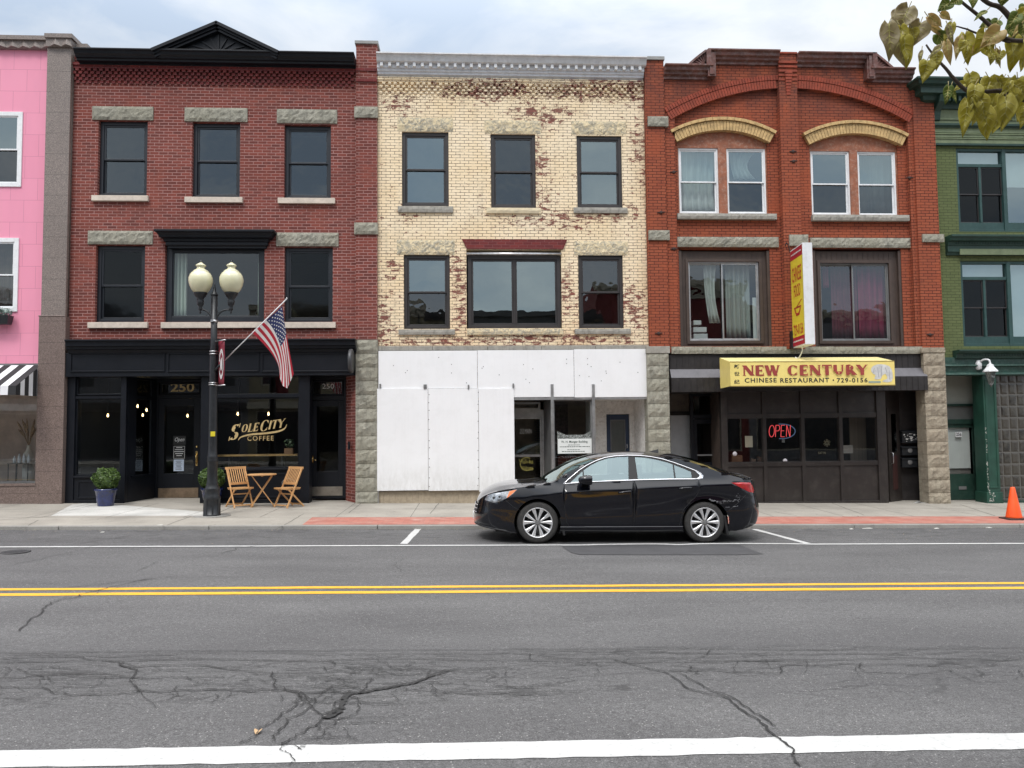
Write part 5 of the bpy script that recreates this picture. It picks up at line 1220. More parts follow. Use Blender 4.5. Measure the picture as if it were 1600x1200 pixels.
# second recess: white entry with the blue door
Yw = D+1.0; zcl = zm0
bx0, bx1 = at(948, 690, Yw).x, at(984, 690, Yw).x; wz = at(966, 647, Yw).z
mb = MB(); wall(mb, xm(926), at(991, 690, Yw).x, ZB, zcl+.2, Yw, [(bx0, bx1, ZB+.3, wz)], .08)
mb.quad((at(991, 690, Yw).x, Yw, ZB), (xm(1013), D-.06, ZB), (xm(1013), D-.06, zcl+.1), (at(991, 690, Yw).x, Yw, zcl+.1)); mb.quad((xm(928), D-.02, ZB), (xm(926), Yw, ZB), (xm(926), Yw, zcl+.2), (xm(928), D-.02, zcl+.2))
mb.quad((xm(926), D-.05, zcl+.002), (xm(1014), D-.05, zcl+.002), (xm(1014), Yw, zcl+.002), (xm(926), Yw, zcl+.002)); mb.build('entry_wall', M_whitestucco, yb, fix=False)
dz_b = sw(3, D)
d3 = glazed_door(yb, bx0+.01, bx1-.01, dz_b, wz-.01, Yw+.03, M_blue, glassmat('frosted_pane', tint=(.55, .58, .56), refl=.12, rough=.3), .10, .14, .35, lab='blue door with a frosted pane in the white entry')
mb = MB().ring(bx0+.105, bx1-.105, dz_b+.34, wz-.145, .02, Yw+.018, Yw+.03); mb.build('glazing_bead', M_alumgrey, d3)
hx = at(979.5, 697, Yw).x; mb = MB(); mb.tube([(hx, Yw+.03, at(980, 700, Yw).z), (hx, Yw-.03, at(980, 699, Yw).z), (hx, Yw-.03, at(980, 694, Yw).z)], .012); mb.build('handle', M_greylight, d3)
mb = MB(); mb.quad((bx0, Yw+.4, ZB), (bx1, Yw+.4, ZB), (bx1, Yw+.4, wz), (bx0, Yw+.4, wz)); mb.build('entry_backing', plain('grey_screen', (.35, .37, .36), .9), yb, fix=False)
mb = MB(); mb.box(xm(804), xm(1014), D+.02, D+.3, ZB, sw(2.5, D)-.02); mb.build('threshold', M_conc, yb)
M_trash = None

# ---------- orange painted brick building with the restaurant
ob = thing('orange_brick_restaurant', (at(1240, 780, D).x, D+.1, 0), 'orange painted brick building with big arches, stepped rusty coping and a restaurant below', 'building')
ox0, ox1 = yx1+.004, at(1463, 400, D).x
Yp1 = D-.16            # piers
Yw1 = D                # recessed wall
op = [rc(1059, 228, 1200, 335), rc(1266, 229, 1404, 337)]
ol = [rc(1062, 389, 1204.5, 541), rc(1272, 389, 1410.5, 541)]
ztl = {}
lowT = at(1072, 120, Yp1).z; hiT = at(1165, 98, Yp1).z
zwo = at(1240, 551, D).z
xL1, xL2 = at(1041, 300, Yp1).x, at(1059, 300, Yp1).x
pxl, pxr = at(1222, 300, Yp1).x, at(1250, 300, Yp1).x
pr0, pr1 = at(1432, 300, Yp1).x, ox1
sx0, sx1 = at(1110, 120, Yp1).x, at(1357, 120, Yp1).x
# recessed wall with openings (tops of the upper pair are segmental: built by the tympanum and arch)
tym = [(op[0][0], op[0][1], op[0][2], at(1130, 203, D).z), (op[1][0], op[1][1], op[1][2], at(1335, 207, D).z)]
mb = MB(); wall(mb, xL1, pr0, zwo, lowT-.0, D, tym+ol, .22)
shell(mb, ox0, ox1, lowT, D); mb.quad((xL1, D+.6, lowT-.3), (pr0, D+.6, lowT-.3), (pr0, D+.6, hiT), (xL1, D+.6, hiT)); mb.build('wall', M_orange, ob, fix=False)
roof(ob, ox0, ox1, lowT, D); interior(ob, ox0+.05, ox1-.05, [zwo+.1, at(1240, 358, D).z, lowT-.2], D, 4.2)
# spandrel wall above the great segmental arch, standing proud, stepped at the top
Ya = D-.10
c1, c2, c3 = at(1051, 184, Ya), at(1236, 138, Ya), at(1417, 191, Ya)
zc_ = (c1.z+c3.z)/2; half = (c3.x-c1.x)/2; sag = c2.z-zc_; Rr = (half*half+sag*sag)/(2*sag); cxA = (c1.x+c3.x)/2; czA = c2.z-Rr
def arcz(x, R=Rr): 
    v = R*R-(x-cxA)**2
    return czA+math.sqrt(max(v, 0))
mb = MB(); n = 48; xs = [xL1+(pr0-xL1)*i/n for i in range(n+1)]+[sx0, sx1]; xs = sorted(xs)
vs = []; 
def topz(x): return hiT if sx0 < x < sx1 else lowT
for i in range(len(xs)-1):
    a, c = xs[i], xs[i+1]; m_ = (a+c)/2; zt1 = topz(m_)
    def lo(x): return arcz(x) if c1.x < x < c3.x else min(c1.z, arcz(x))
    za1, zc1 = lo(a), lo(c)
    if m_ < c1.x or m_ > c3.x: za1 = zc1 = zwo
    mb.quad((a, Ya, za1), (c, Ya, zc1), (c, Ya, zt1), (a, Ya, zt1)); mb.quad((a, Ya, za1), (c, Ya, zc1), (c, D+.02, zc1), (a, D+.02, za1)); mb.quad((a, Ya, zt1), (c, Ya, zt1), (c, D+.62, zt1), (a, D+.62, zt1))
for x in (c1.x, c3.x): mb.quad((x, Ya, zwo), (x, D+.02, zwo), (x, D+.02, arcz(x)), (x, Ya, arcz(x)))
for x in (sx0, sx1): mb.quad((x, Ya, lowT), (x, D+.6, lowT), (x, D+.6, hiT), (x, Ya, hiT))
mb.build('spandrel_wall', M_orange, ob, fix=False)
# arch rings of upright bricks
def archring(par, name, cx, cz, R0_, R1, a0, a1, y0, y1, n, mat, skip=None, gap=.12):
    mb = MB(); gap = gap
    for i in range(n):
        s0 = a0+(a1-a0)*(i+gap/2)/n; s1 = a0+(a1-a0)*(i+1-gap/2)/n; m_ = (s0+s1)/2
        if skip and skip(cx+R0_*math.sin(m_)): continue
        P = lambda r, s_, y: (cx+r*math.sin(s_), y, cz+r*math.cos(s_))
        mb.hexa([P(R0_, s0, y0), P(R0_, s1, y0), P(R0_, s1, y1), P(R0_, s0, y1)], [P(R1, s0, y0), P(R1, s1, y0), P(R1, s1, y1), P(R1, s0, y1)])
    return mb.build(name, mat, par)
am = math.asin(half/Rr); sk = lambda x: pxl-.02 < x < pxr+.02
M_backs = plain('deep_joint_shadow_paint', (.10, .022, .014), .9)
for r0_, r1_, y_ in ((0, .20, .022), (.21, .33, .034)):
    for h_ in (-1, 1): archring(ob, 'brick_arch', cxA, czA, Rr+r0_, Rr+r1_, *((-am-.01, 0) if h_ < 0 else (0, am+.01)), Ya-y_, Ya+.05, 46, M_orangeplain, sk, .16)
# piers
def obox(nm, a, c, y, z0, z1, mat=M_orange): MB().box(a, c, y, D+.5, z0, z1).build(nm, mat, ob)
obox('pier', ox0, xL1, Yp1, at(1025, 541, Yp1).z, at(1025, 94, Yp1).z); MB().box(ox0-.02, xL1+.02, Yp1-.04, D+.5, at(1025, 94, Yp1).z, at(1025, 89, Yp1).z).build('cap', M_slate, ob)
obox('pier', pr0, pr1, Yp1, at(1445, 543, Yp1).z, lowT-.05)
obox('pier', pxl, pxr, Yp1-.02, at(1236, 545, Yp1).z, at(1236, 85, Yp1).z)
mb = MB()   # corbel under the middle pier head
for i, (pa, pc) in enumerate(((1228, 150), (1229.5, 160), (1231, 170))): pass
cx_ = (pxl+pxr)/2
for i in range(8): mb.box(cx_-.09+.006*i, cx_+.09-.006*i, Yp1-.09+.008*i, Yp1, at(1236, 112, Yp1).z-.0725*(i+1)*1.05, at(1236, 112, Yp1).z-.0725*i*1.05-.012)
for i in range(5): mb.box(pxl-.01, pxr+.01, Yp1-.035-.006*(4-i), Yp1, at(1236, 100, Yp1).z-.11*i, at(1236, 100, Yp1).z-.11*i+.05)
mb.build('brick_corbel', M_orangeplain, ob)
for r, y in ((rc(1009.5, 187, 1041, 202), Yp1), (rc(1010.5, 363, 1043, 378), Yp1), (rc(1228, 370, 1257, 387), Yp1-.02), (rc(1434.5, 369, 1467.5, 381), Yp1)):
    rock(MB(), r[0], r[1], y-.05, y+.05, r[2], r[3], .02, .06).build('stone_band', M_stone, ob)
mb = MB(); r = rc(1010, 541, 1047, 552, Yp1-.06); mb.box(r[0], r[1], Yp1-.06, Yp1+.3, r[2], r[3]); mb.build('pier_cap', M_sillgrey, ob, bevel=.01)
mb = MB(); r = rc(1440, 543, 1478, 551, Yp1-.06); mb.box(r[0], r[1]-.01, Yp1-.06, Yp1+.3, r[2], r[3]); mb.build('pier_cap', M_stonebrown, ob, bevel=.01)
stone_pier(ob, 1013, 1047, 552, 12, Yp1-.04, M_stone, 787)
stone_pier(ob, 1447.5, 1481, 551, 12, Yp1-.04, M_stonebrown, 787)
mb = MB(); q = [1047, 1110, 1186, 1245, 1299, 1363, 1441]
for i in range(6):
    r = rc(q[i], 542.5, q[i+1], 553.5); rock(mb, r[0]+.003, r[1]-.003, D-.14, D+.1, r[2], r[3], .018, .06)
mb.build('stone_belt', M_stone, ob)
# coping: low, step up, high, step down, low
def cop(mb, x0, x1, zt): moulding(mb, x0, x1, Ya, zt, [(.26, 0), (.26, .03), (.20, .06), (.19, .13), (.13, .16), (.12, .21), (.05, .24), (.05, .30), (0, .31)])
zl = at(1075, 99, Ya-.26).z; zh = at(1165, 76, Ya-.26).z
mb = MB(); cop(mb, xL1, sx0+.02, zl); cop(mb, sx0-.10, pxl-.01, zh); cop(mb, pxr+.01, sx1+.10, zh-.03); cop(mb, sx1-.02, at(1432, 120, Ya-.26).x, zl-.0)
for x, s_ in ((sx0, -1), (sx1, 1)):
    mb.box(x-.10, x+.10, Ya-.20, Ya+.05, zl-.28, zh-.06); mb.box(x+(-.14 if s_ < 0 else .03), x+(-.03 if s_ < 0 else .14), Ya-.26, Ya-.19, zl-.0, zh-.03)
    mb.box(x-.06, x+.06, Ya-.23, Ya-.19, zl-.24, zh-.1)
mb.build('coping', M_coping, ob)
MB().box(pxl-.02, pxr+.02, Yp1-.05, D+.5, at(1236, 85, Yp1).z, at(1236, 82.5, Yp1).z).build('cap', M_orangeplain, ob)
def fan(xc, s_):
    mb = MB(); z = zl; P = []; n = 10
    for i in range(n+1):
        a = PI/2*i/n; P.append((xc-s_*.46*math.sin(a)**1.9, z+.38*math.cos(a)**1.9))
    pts = [(xc, z)]+[(x, zz) for x, zz in P]; mb.exty(Ya-.12, Ya-.02, pts)
    for i in range(1, n, 1):
        x, zz = P[i]; mb.bar((xc, Ya-.13, z), (x, Ya-.13, zz), .03, .03, (0, 1, 0))
    for i in range(n): mb.bar((P[i][0], Ya-.12, P[i][1]), (P[i+1][0], Ya-.12, P[i+1][1]), .05, .14, (0, 1, 0))
    mb.build('scroll_ornament', M_coping, ob)
fan(sx0-.13, 1); fan(sx1+.13, -1)
# yellow brick arches, tympana and the paired windows
M_ybrick = plain('buff_arch_brick', (.56, .38, .17), .85, var=.22, vs=9, dirt=((.25, .16, .09), .35), bstr=.2)
def segarch(pl, pc, pr, inner, lab):
    A_, B_, C_ = at(*pl, Ya), at(*pc, Ya), at(*pr, Ya); zc = (A_.z+C_.z)/2; h = (C_.x-A_.x)/2; sg = B_.z-zc; R_i = (h*h+sg*sg)/(2*sg); return (A_.x+C_.x)/2, B_.z-R_i, R_i, math.asin(h/R_i)
wr_ = [(1061, 230, 1124, 333.5), (1136, 230.5, 1198.5, 334), (1268, 234.5, 1330, 335.5), (1341, 235.5, 1402.5, 336.5)]
for k, (a, b2_, c) in enumerate((((1059, 220), (1132, 203), (1202, 222)), ((1266, 225), (1336, 208), (1409, 226)))):
    cx, cz, Ri, aa = segarch(a, b2_, c, 0, '')
    archring(ob, 'buff_brick_arch', cx, cz, Ri, Ri+.235, -aa*1.02, aa*1.02, Ya-.0, D+.06, 32, M_ybrick, None, .13)
    archring(ob, 'buff_brick_arch', cx, cz, Ri+.250, Ri+.325, -aa*1.03, aa*1.03, Ya-.04, D+.06, 15, M_ybrick, None, .04)
    MB().exty(D-.02, D+.02, [(cx+(Ri+.02)*math.sin(aa*t/10), cz+(Ri+.02)*math.cos(aa*t/10)) for t in range(-10, 11)]+[(cx+(Ri+.26)*math.sin(aa*t/10), cz+(Ri+.26)*math.cos(aa*t/10)) for t in range(10, -11, -1)]).build('arch_backing', M_redplain, ob)
    x0_, x1_ = tym[k][0], tym[k][1]; zt2 = at((1061+1198)/2 if k == 0 else 1335, 229 if k == 0 else 234, D).z
    pts = [(x0_, zt2-.02), (x1_, zt2-.02)]+[(cx+Ri*math.sin(aa*t/10), cz+Ri*math.cos(aa*t/10)) for t in range(10, -11, -1)]
    pts = [(max(x0_, min(x1_, x)), z) for x, z in pts]
    MB().exty(D+.05, D+.14, pts).build('tympanum', M_orangewood, ob)
    # spandrels of the opening beside the tympanum are closed by brick
    mb = MB()
    for s_ in (-1, 1):
        for t in range(5, 10):
            xa_ = cx+s_*Ri*math.sin(aa*t/10); xb_ = cx+s_*Ri*math.sin(aa*(t+1)/10); z_ = cz+Ri*math.cos(aa*(t+1)/10)
            mb.box(min(xa_, xb_), max(xa_, xb_), D+.001, D+.03, z_+.02, tym[k][3]+.005)
    # casing
    mb = MB(); r0, r1 = wr_[2*k], wr_[2*k+1]; R0_, R1_ = rc(*r0), rc(*r1)
    zb_s = min(R0_[2], R1_[2])-.02; mb.box(x0_-.0, R0_[0]+.01, D+.04, D+.2, zb_s, zt2); mb.box(R1_[1]-.01, x1_, D+.04, D+.2, zb_s, zt2); mb.box(R0_[1]-.01, R1_[0]+.01, D+.02, D+.2, zb_s, zt2); mb.box(x0_, x1_, D+.035, D+.2, zt2-.03, zt2+.02)
    mb.build('window_casing', M_orangewood, ob)
    for j, R4 in enumerate((R0_, R1_)):
        gl = (M_glassmid, M_screen) if (k, j) != (0, 0) else (M_glassmid, M_glass)
        window(ob, R4, recess=.06, fr=M_whiteframe, gl=gl, fw=.05, sash=.035, dep=.10, mid=.49)
    s_ = rc(1057, 335.5, 1211, 344) if k == 0 else rc(1267, 337.5, 1417, 346.5)
    rock(MB(), s_[0], s_[1], D-.12, D+.16, s_[2], s_[3], .02, .06).build('sill', M_sillgrey, ob)
# second floor: stone lintels, board panels, sliders
for k, (lr, sr) in enumerate(((rc(1055, 371, 1215.5, 386.5), rc(1078, 408, 1189, 532)), (rc(1265, 372.5, 1421.5, 387.5), rc(1285, 410, 1393, 532)))):
    rock(MB(), lr[0], lr[1], D-.05, D+.2, lr[2], lr[3], .025, .06).build('stone_lintel', M_stone, ob)
    o4 = ol[k]; mb = MB(); wall(mb, o4[0], o4[1], o4[2], o4[3]-.04, D+.10, [sr], .1); 
    x = o4[0]+.13
    while x < o4[1]-.05:
        for (z0_, z1_) in (((o4[2], o4[3]-.05),) if not (sr[0]-.02 < x < sr[1]+.02) else ((o4[2], sr[2]), (sr[3], o4[3]-.05))): mb.box(x-.006, x+.006, D+.093, D+.10, z0_, z1_)
        x += .135
    mb.ring(sr[0]-.07, sr[1]+.07, sr[2]-.07, sr[3]+.07, .07, D+.06, D+.12); mb.box(o4[0], o4[0]+.07, D+.02, D+.12, o4[2], o4[3]-.04); mb.box(o4[1]-.07, o4[1], D+.02, D+.12, o4[2], o4[3]-.04)
    mb.build('board_panel', M_brownboard, ob, fix=False)
    window(ob, sr, Y=D+.10, recess=.01, fr=M_alumgrey if k else M_alum, gl=(M_glass, M_glass), fw=.035, sash=.03, kind='slider', mid=.49, name='sliding_window', label='aluminium sliding window set in brown boards')
# rusty tie plates on the brick
for px, py, y_ in ((1052.5, 269, Ya), (1239, 237, Yp1-.02), (1240, 252, Yp1-.02), (1421, 278, Ya), (1033, 332, Yp1), (1053, 389, Ya), (1029, 521, Yp1), (1453, 523, Yp1)):
    q = at(px, py, y_); mb = MB(); mb.lathe((q.x, y_+.01, q.z), [(.045, 0), (.04, -.03), (.012, -.035)], 8, axis='y'); mb.bar((q.x-.09, y_-.012, q.z), (q.x+.09, y_-.012, q.z+.01), .02); mb.build('tie_plate', plain('rust_black_iron', (.05, .025, .02), .8, var=.3, vs=20), ob)
# storefront
Yg = D-.05
gx = lambda px, Y=Yg, py=680: at(px, py, Y).x
gzz = lambda py, px=1250, Y=Yg: at(px, py, Y).z
mb = MB(); mb.box(gx(1048), gx(1446), D-.08, D+.2, gzz(577), at(1240, 554, D).z)
x = gx(1050)
while x < gx(1444): mb.box(x-.006, x+.006, D-.088, D-.08, gzz(577), at(1240, 555, D).z); x += .15
mb.build('upper_fascia', M_brownfascia, ob)
Yk = D-.24; zk0, zk1 = at(1240, 589, Yk).z, at(1240, 576, D-.1).z
mb = MB(); mb.hexa([(gx(1048), Yk, zk0), (gx(1446), Yk, zk0), (gx(1446), D-.05, zk0), (gx(1048), D-.05, zk0)], [(gx(1048), D-.10, zk1), (gx(1446), D-.10, zk1), (gx(1446), D-.05, zk1), (gx(1048), D-.05, zk1)]); mb.build('sloping_flashing', plain('blue_grey_flashing', (.12, .115, .125), .45, metal=.3, var=.15, streak=.3), ob)
zk2 = at(1240, 611, Yk).z
mb = MB(); mb.box(gx(1048), gx(1446), Yk, D+.0, zk2, zk0-.002); x = gx(1050)
while x < gx(1444): mb.box(x-.006, x+.006, Yk-.008, Yk, zk2, zk0-.003); x += .15
mb.build('lower_fascia', M_brownfascia, ob)
mb = MB(); mb.box(gx(1046), gx(1449), D-.02, D+1.8, zk2+.002, zk2+.05); mb.build('soffit', M_dark, ob)
# glazed grid
cols = [1131, 1194.5, 1254.5, 1314, 1376]; zr = [gzz(785.5), gzz(728), gzz(723), gzz(651), gzz(647), gzz(608)]
mb = MB(); mb.box(gx(1127), gx(1136.5), Yg-.02, Yg+.12, ZB, zk2); mb.box(gx(1370.5), gx(1384.5), Yg-.02, Yg+.12, ZB, zk2)
for c in cols[1:4]: mb.box(gx(c-2.6), gx(c+2.6), Yg-.01, Yg+.10, ZB, zk2)
mb.box(gx(1130), gx(1380), Yg-.005, Yg+.09, zr[1]-.0, zr[2]+.02); mb.box(gx(1130), gx(1380), Yg-.004, Yg+.09, zr[3]-.02, zr[4]+.02); mb.box(gx(1130), gx(1380), Yg-.015, Yg+.1, ZB, gzz(783.5))
mb.build('shop_front_frame', M_brownpanel, ob, bevel=.003)
for i in range(4):
    a, c = gx(cols[i]+(5.5 if i == 0 else 2.6)), gx(cols[i+1]-(5.5 if i == 3 else 2.6))
    MB().box(a, c, Yg+.03, Yg+.06, gzz(783.5), zr[1]).build('lower_panel', M_brownpanel, ob); MB().box(a, c, Yg+.03, Yg+.06, zr[4]+.02, zk2).build('upper_panel', M_brownpanel, ob)
    wn = MB().ring(a, c, zr[2]+.02, zr[3]-.02, .018, Yg+.02, Yg+.07).build('shop_window', M_brownpanel, ob)
    MB().quad((a, Yg+.05, zr[2]), (c, Yg+.05, zr[2]), (c, Yg+.05, zr[3]), (a, Yg+.05, zr[3])).build('pane', M_glass if False else M_shop, wn, fix=False)
# restaurant room
xr0, xr1 = gx(1128), gx(1384); Yrm = D+2.6
mb = MB(); mb.quad((xr0, Yrm, ZB), (xr1, Yrm, ZB), (xr1, Yrm, zk2), (xr0, Yrm, zk2)); mb.quad((xr0, Yg+.1, ZB), (xr0, Yrm, ZB), (xr0, Yrm, zk2), (xr0, Yg+.1, zk2)); mb.quad((xr1, Yg+.1, ZB), (xr1, Yrm, ZB), (xr1, Yrm, zk2), (xr1, Yg+.1, zk2)); mb.quad((xr0, Yg+.1, zk2-.01), (xr1, Yg+.1, zk2-.01), (xr1, Yrm, zk2-.01), (xr0, Yrm, zk2-.01)); mb.quad((xr0, Yg+.1, .02), (xr1, Yg+.1, .02), (xr1, Yrm, .02), (xr0, Yrm, .02))
mb.build('dining_room', M_darkwarm, ob, fix=False)
mb = MB(); q = at(1345, 690, D+1.2); mb.box(q.x-.05, q.x+.45, D+1.2, D+1.25, .1, zr[3]+.3); mb.build('inner_partition', plain('warm_brown_partition', (.13, .045, .025), .7), ob)
MB().box(gx(1345), gx(1371), D+.5, D+.54, zr[2], zr[3]).build('tan_curtain', curtainmat('tan_curtain_cloth', (.16, .13, .10)), ob)
MB().box(gx(1132), gx(1375), Yg+.12, Yg+.5, zr[1]-.05, zr[2]-.01).build('window_shelf', M_brownboard, ob)
# left stair entry
Ys = D+1.1; sxa, sxb = at(1050, 680, D-.1).x, at(1085, 680, Ys).x
mb = MB(); mb.quad((gx(1047), D-.1, ZB), (at(1047, 690, Ys).x-.3, Ys, ZB), (at(1047, 690, Ys).x-.3, Ys, zk2), (gx(1047), D-.1, zk2)); mb.build('entry_lining', M_dark, ob, fix=False)
zx = at(1066, 649, Ys).z
mb = MB(); mb.box(at(1040, 690, Ys).x, sxb, Ys, Ys+.06, ZB, zx); mb.build('grey_entry_wall', plain('grey_white_painted_wall', (.46, .47, .48), .7, var=.08), ob)
mb = MB(); mb.box(at(1040, 690, Ys).x, sxb, Ys, Ys+.06, zx+.1, zk2); mb.build('entry_header', plain('dim_tan_panel', (.12, .10, .08), .7, var=.2), ob); mb = MB(); mb.box(at(1040, 690, Ys).x, sxb, Ys-.04, Ys+.06, zx, zx+.1); mb.build('entry_beam', M_dark, ob)
tx = MB(); q = rc(1058, 626, 1070, 633, Ys); textmb(tx, '254', q[0], q[1], q[2], q[3], Ys, .004); tx.build('house_number', plain('dull_number', (.05, .045, .05), .5), ob)
Yz = D+.75; dx0, dx1 = at(1086, 690, Yz).x, at(1127, 690, Yz).x; zdt = at(1106, 654, Yz).z
mb = MB(); mb.ring(dx0-.1, dx1+.0, sw(6, D)-.05, zk2, .07, Yz+.0, Yz+.1); mb.box(dx0-.03, dx1-.07, Yz-.02, Yz+.1, zdt, zdt+.1); mb.build('door_frame', M_black, ob)
MB().quad((dx0, Yz+.06, zdt+.1), (dx1-.07, Yz+.06, zdt+.1), (dx1-.07, Yz+.06, zk2), (dx0, Yz+.06, zk2)).build('transom_pane', M_glassdark, ob, fix=False)
d5 = glazed_door(ob, dx0-.02, dx1-.08, sw(6, D), zdt-.01, Yz+.02, M_black, M_glassdark, .09, .12, .95, lab='black screen door beside the restaurant windows')
MB().box(dx0+.05, dx1-.14, Yz-.01, Yz+.02, at(1106, 711, Yz).z-.02, at(1106, 711, Yz).z+.02).build('push_bar', M_alumgrey, d5)
mb = MB(); mb.box(dx1-.01, gx(1127)+.3, Yz, Yz+.1, ZB, zk2); mb.quad((dx1, Yz, ZB), (gx(1130), Yg+.1, ZB), (gx(1130), Yg+.1, zk2), (dx1, Yz, zk2)); mb.build('entry_side', M_brownpanel, ob, fix=False)
mb = MB(); mb.box(gx(1047), gx(1131), D-.1, Ys+.3, ZB, sw(5.5, D)-.01); mb.build('threshold', M_conc, ob)
# right entry: slanting door, mailboxes, checkered floor
Yv = D+.55; vx0, vx1 = at(1386, 700, Yg).x, at(1446, 700, D).x
mx0, mx1 = at(1409, 700, Yv).x, at(1436, 700, Yv).x
mb = MB(); mb.quad((mx0-.03, Yv, ZB), (mx1+.6, Yv, ZB), (mx1+.6, Yv, zk2), (mx0-.03, Yv, zk2)); mb.quad((mx1+.08, Yv, ZB), (gx(1450), D-.1, ZB), (gx(1450), D-.1, zk2), (mx1+.08, Yv, zk2)); mb.build('entry_wall', M_brownfascia, ob, fix=False)
mb = MB(); mb.quad((vx0, Yg+.12, ZB), (mx0-.03, Yv, ZB), (mx0-.03, Yv, zk2), (vx0, Yg+.12, zk2)); mb.build('slanting_side_wall', M_brownpanel, ob, fix=False)
e1 = Vector((mx0-.03-vx0, Yv-Yg-.12, 0)); eL = e1.length; e1.normalize(); nn2 = Vector((e1.y, -e1.x, 0))
def sl(mb, t0, t1, z0, z1, off, th=.02):
    a = Vector((vx0, Yg+.12, 0))+e1*t0+nn2*off; c = a+e1*(t1-t0); f_ = nn2*th
    mb.hexa([(a.x, a.y, z0), (c.x, c.y, z0), (c.x+f_.x, c.y+f_.y, z0), (a.x+f_.x, a.y+f_.y, z0)], [(a.x, a.y, z1), (c.x, c.y, z1), (c.x+f_.x, c.y+f_.y, z1), (a.x+f_.x, a.y+f_.y, z1)])
mb = MB(); zf = sw(10.6, D); sl(mb, .15, eL-.1, zf+.02, zf+2.35, .01); d6 = mb.build('door', M_brownpanel, ob, label='dark slanting restaurant door in the right hand entry')
mb = MB(); sl(mb, .32, eL-.28, zf+.3, zf+1.15, .032, .006); mb.build('door_panel', plain('dark_red_panel', (.05, .02, .018), .5), d6); mb = MB(); sl(mb, .32, eL-.28, zf+1.25, zf+2.2, .032, .005); mb.build('pane', M_glassdark, d6)
mb = MB(); a = Vector((vx0, Yg+.12, 0))+e1*.24+nn2*.04; mb.tube([(a.x, a.y, zf+.95), (a.x+.03, a.y-.05, zf+.97), (a.x+.03, a.y-.05, zf+1.22), (a.x, a.y, zf+1.24)], .012); mb.build('handle', M_greylight, d6)
mb = MB(); nchk = 8
fx0, fx1 = vx0-.05, vx1+.05
mb.box(fx0, fx1+.3, Yg-.05, Yv+.1, ZB, zf-.012); mb.build('threshold', M_conc, ob)
mK, mW = MB(), MB(); cs = .11; nx_, ny_ = int((fx1-fx0)/cs)+3, int((Yv-Yg)/cs)+1
for i in range(nx_):
    for j in range(ny_):
        m_ = mK if (i+j) % 2 else mW; x, y = fx0+i*cs, Yg-.03+j*cs; m_.quad((x, y, zf-.006), (x+cs, y, zf-.006), (x+cs, y+cs, zf-.006), (x, y+cs, zf-.006))
ft = mK.build('tiled_floor', plain('black_tile', (.04, .04, .04), .35), ob, fix=False); mW.build('white_tiles', plain('white_tile', (.62, .62, .6), .35), ft, fix=False)
for py0, py1 in ((672, 693), (696, 712), (714, 731)):
    r = rc(1410, py0, 1434, py1, Yv-.14); mbx = thing('mailbox', ((r[0]+r[1])/2, Yv, r[2]), {672: 'topmost of three black wall mailboxes, with white marks scrawled above its flap', 696: 'middle one of the three black wall mailboxes in the restaurant entry', 714: 'lowest one of the three black wall mailboxes in the restaurant entry'}[py0], 'mailbox', 'mailboxes in the restaurant entry')
    MB().box(r[0], r[1], Yv-.14, Yv-.001, r[2]+.01, r[3]-.03).build('box', M_blackmet, mbx, bevel=.008)
    mb = MB(); mb.hexa([(r[0]-.01, Yv-.16, r[3]-.07), (r[1]+.01, Yv-.16, r[3]-.07), (r[1]+.01, Yv-.001, r[3]-.03), (r[0]-.01, Yv-.001, r[3]-.03)], [(r[0]-.01, Yv-.16, r[3]-.055), (r[1]+.01, Yv-.16, r[3]-.055), (r[1]+.01, Yv-.001, r[3]), (r[0]-.01, Yv-.001, r[3])]); mb.build('lid', M_blackmet, mbx)
    if py0 != 672: mb = MB(); mb.lathe(((r[0]+r[1])/2, Yv-.139, (r[2]+r[3])/2), [(.06, 0), (.06, -.008), (.045, -.01)], 16, axis='y'); mb.build('emblem', M_alumgrey, mbx)
    else:
        mb = MB()
        for _ in range(34):
            xx, zz = rnd.uniform(r[0]+.02, r[1]-.02), rnd.uniform(r[2]+.05, r[3]-.10); mb.box(xx, xx+rnd.uniform(.01, .05), Yv-.146, Yv-.141, zz, zz+rnd.uniform(.008, .02))
        mb.build('white_marks', M_txwhite, mbx)

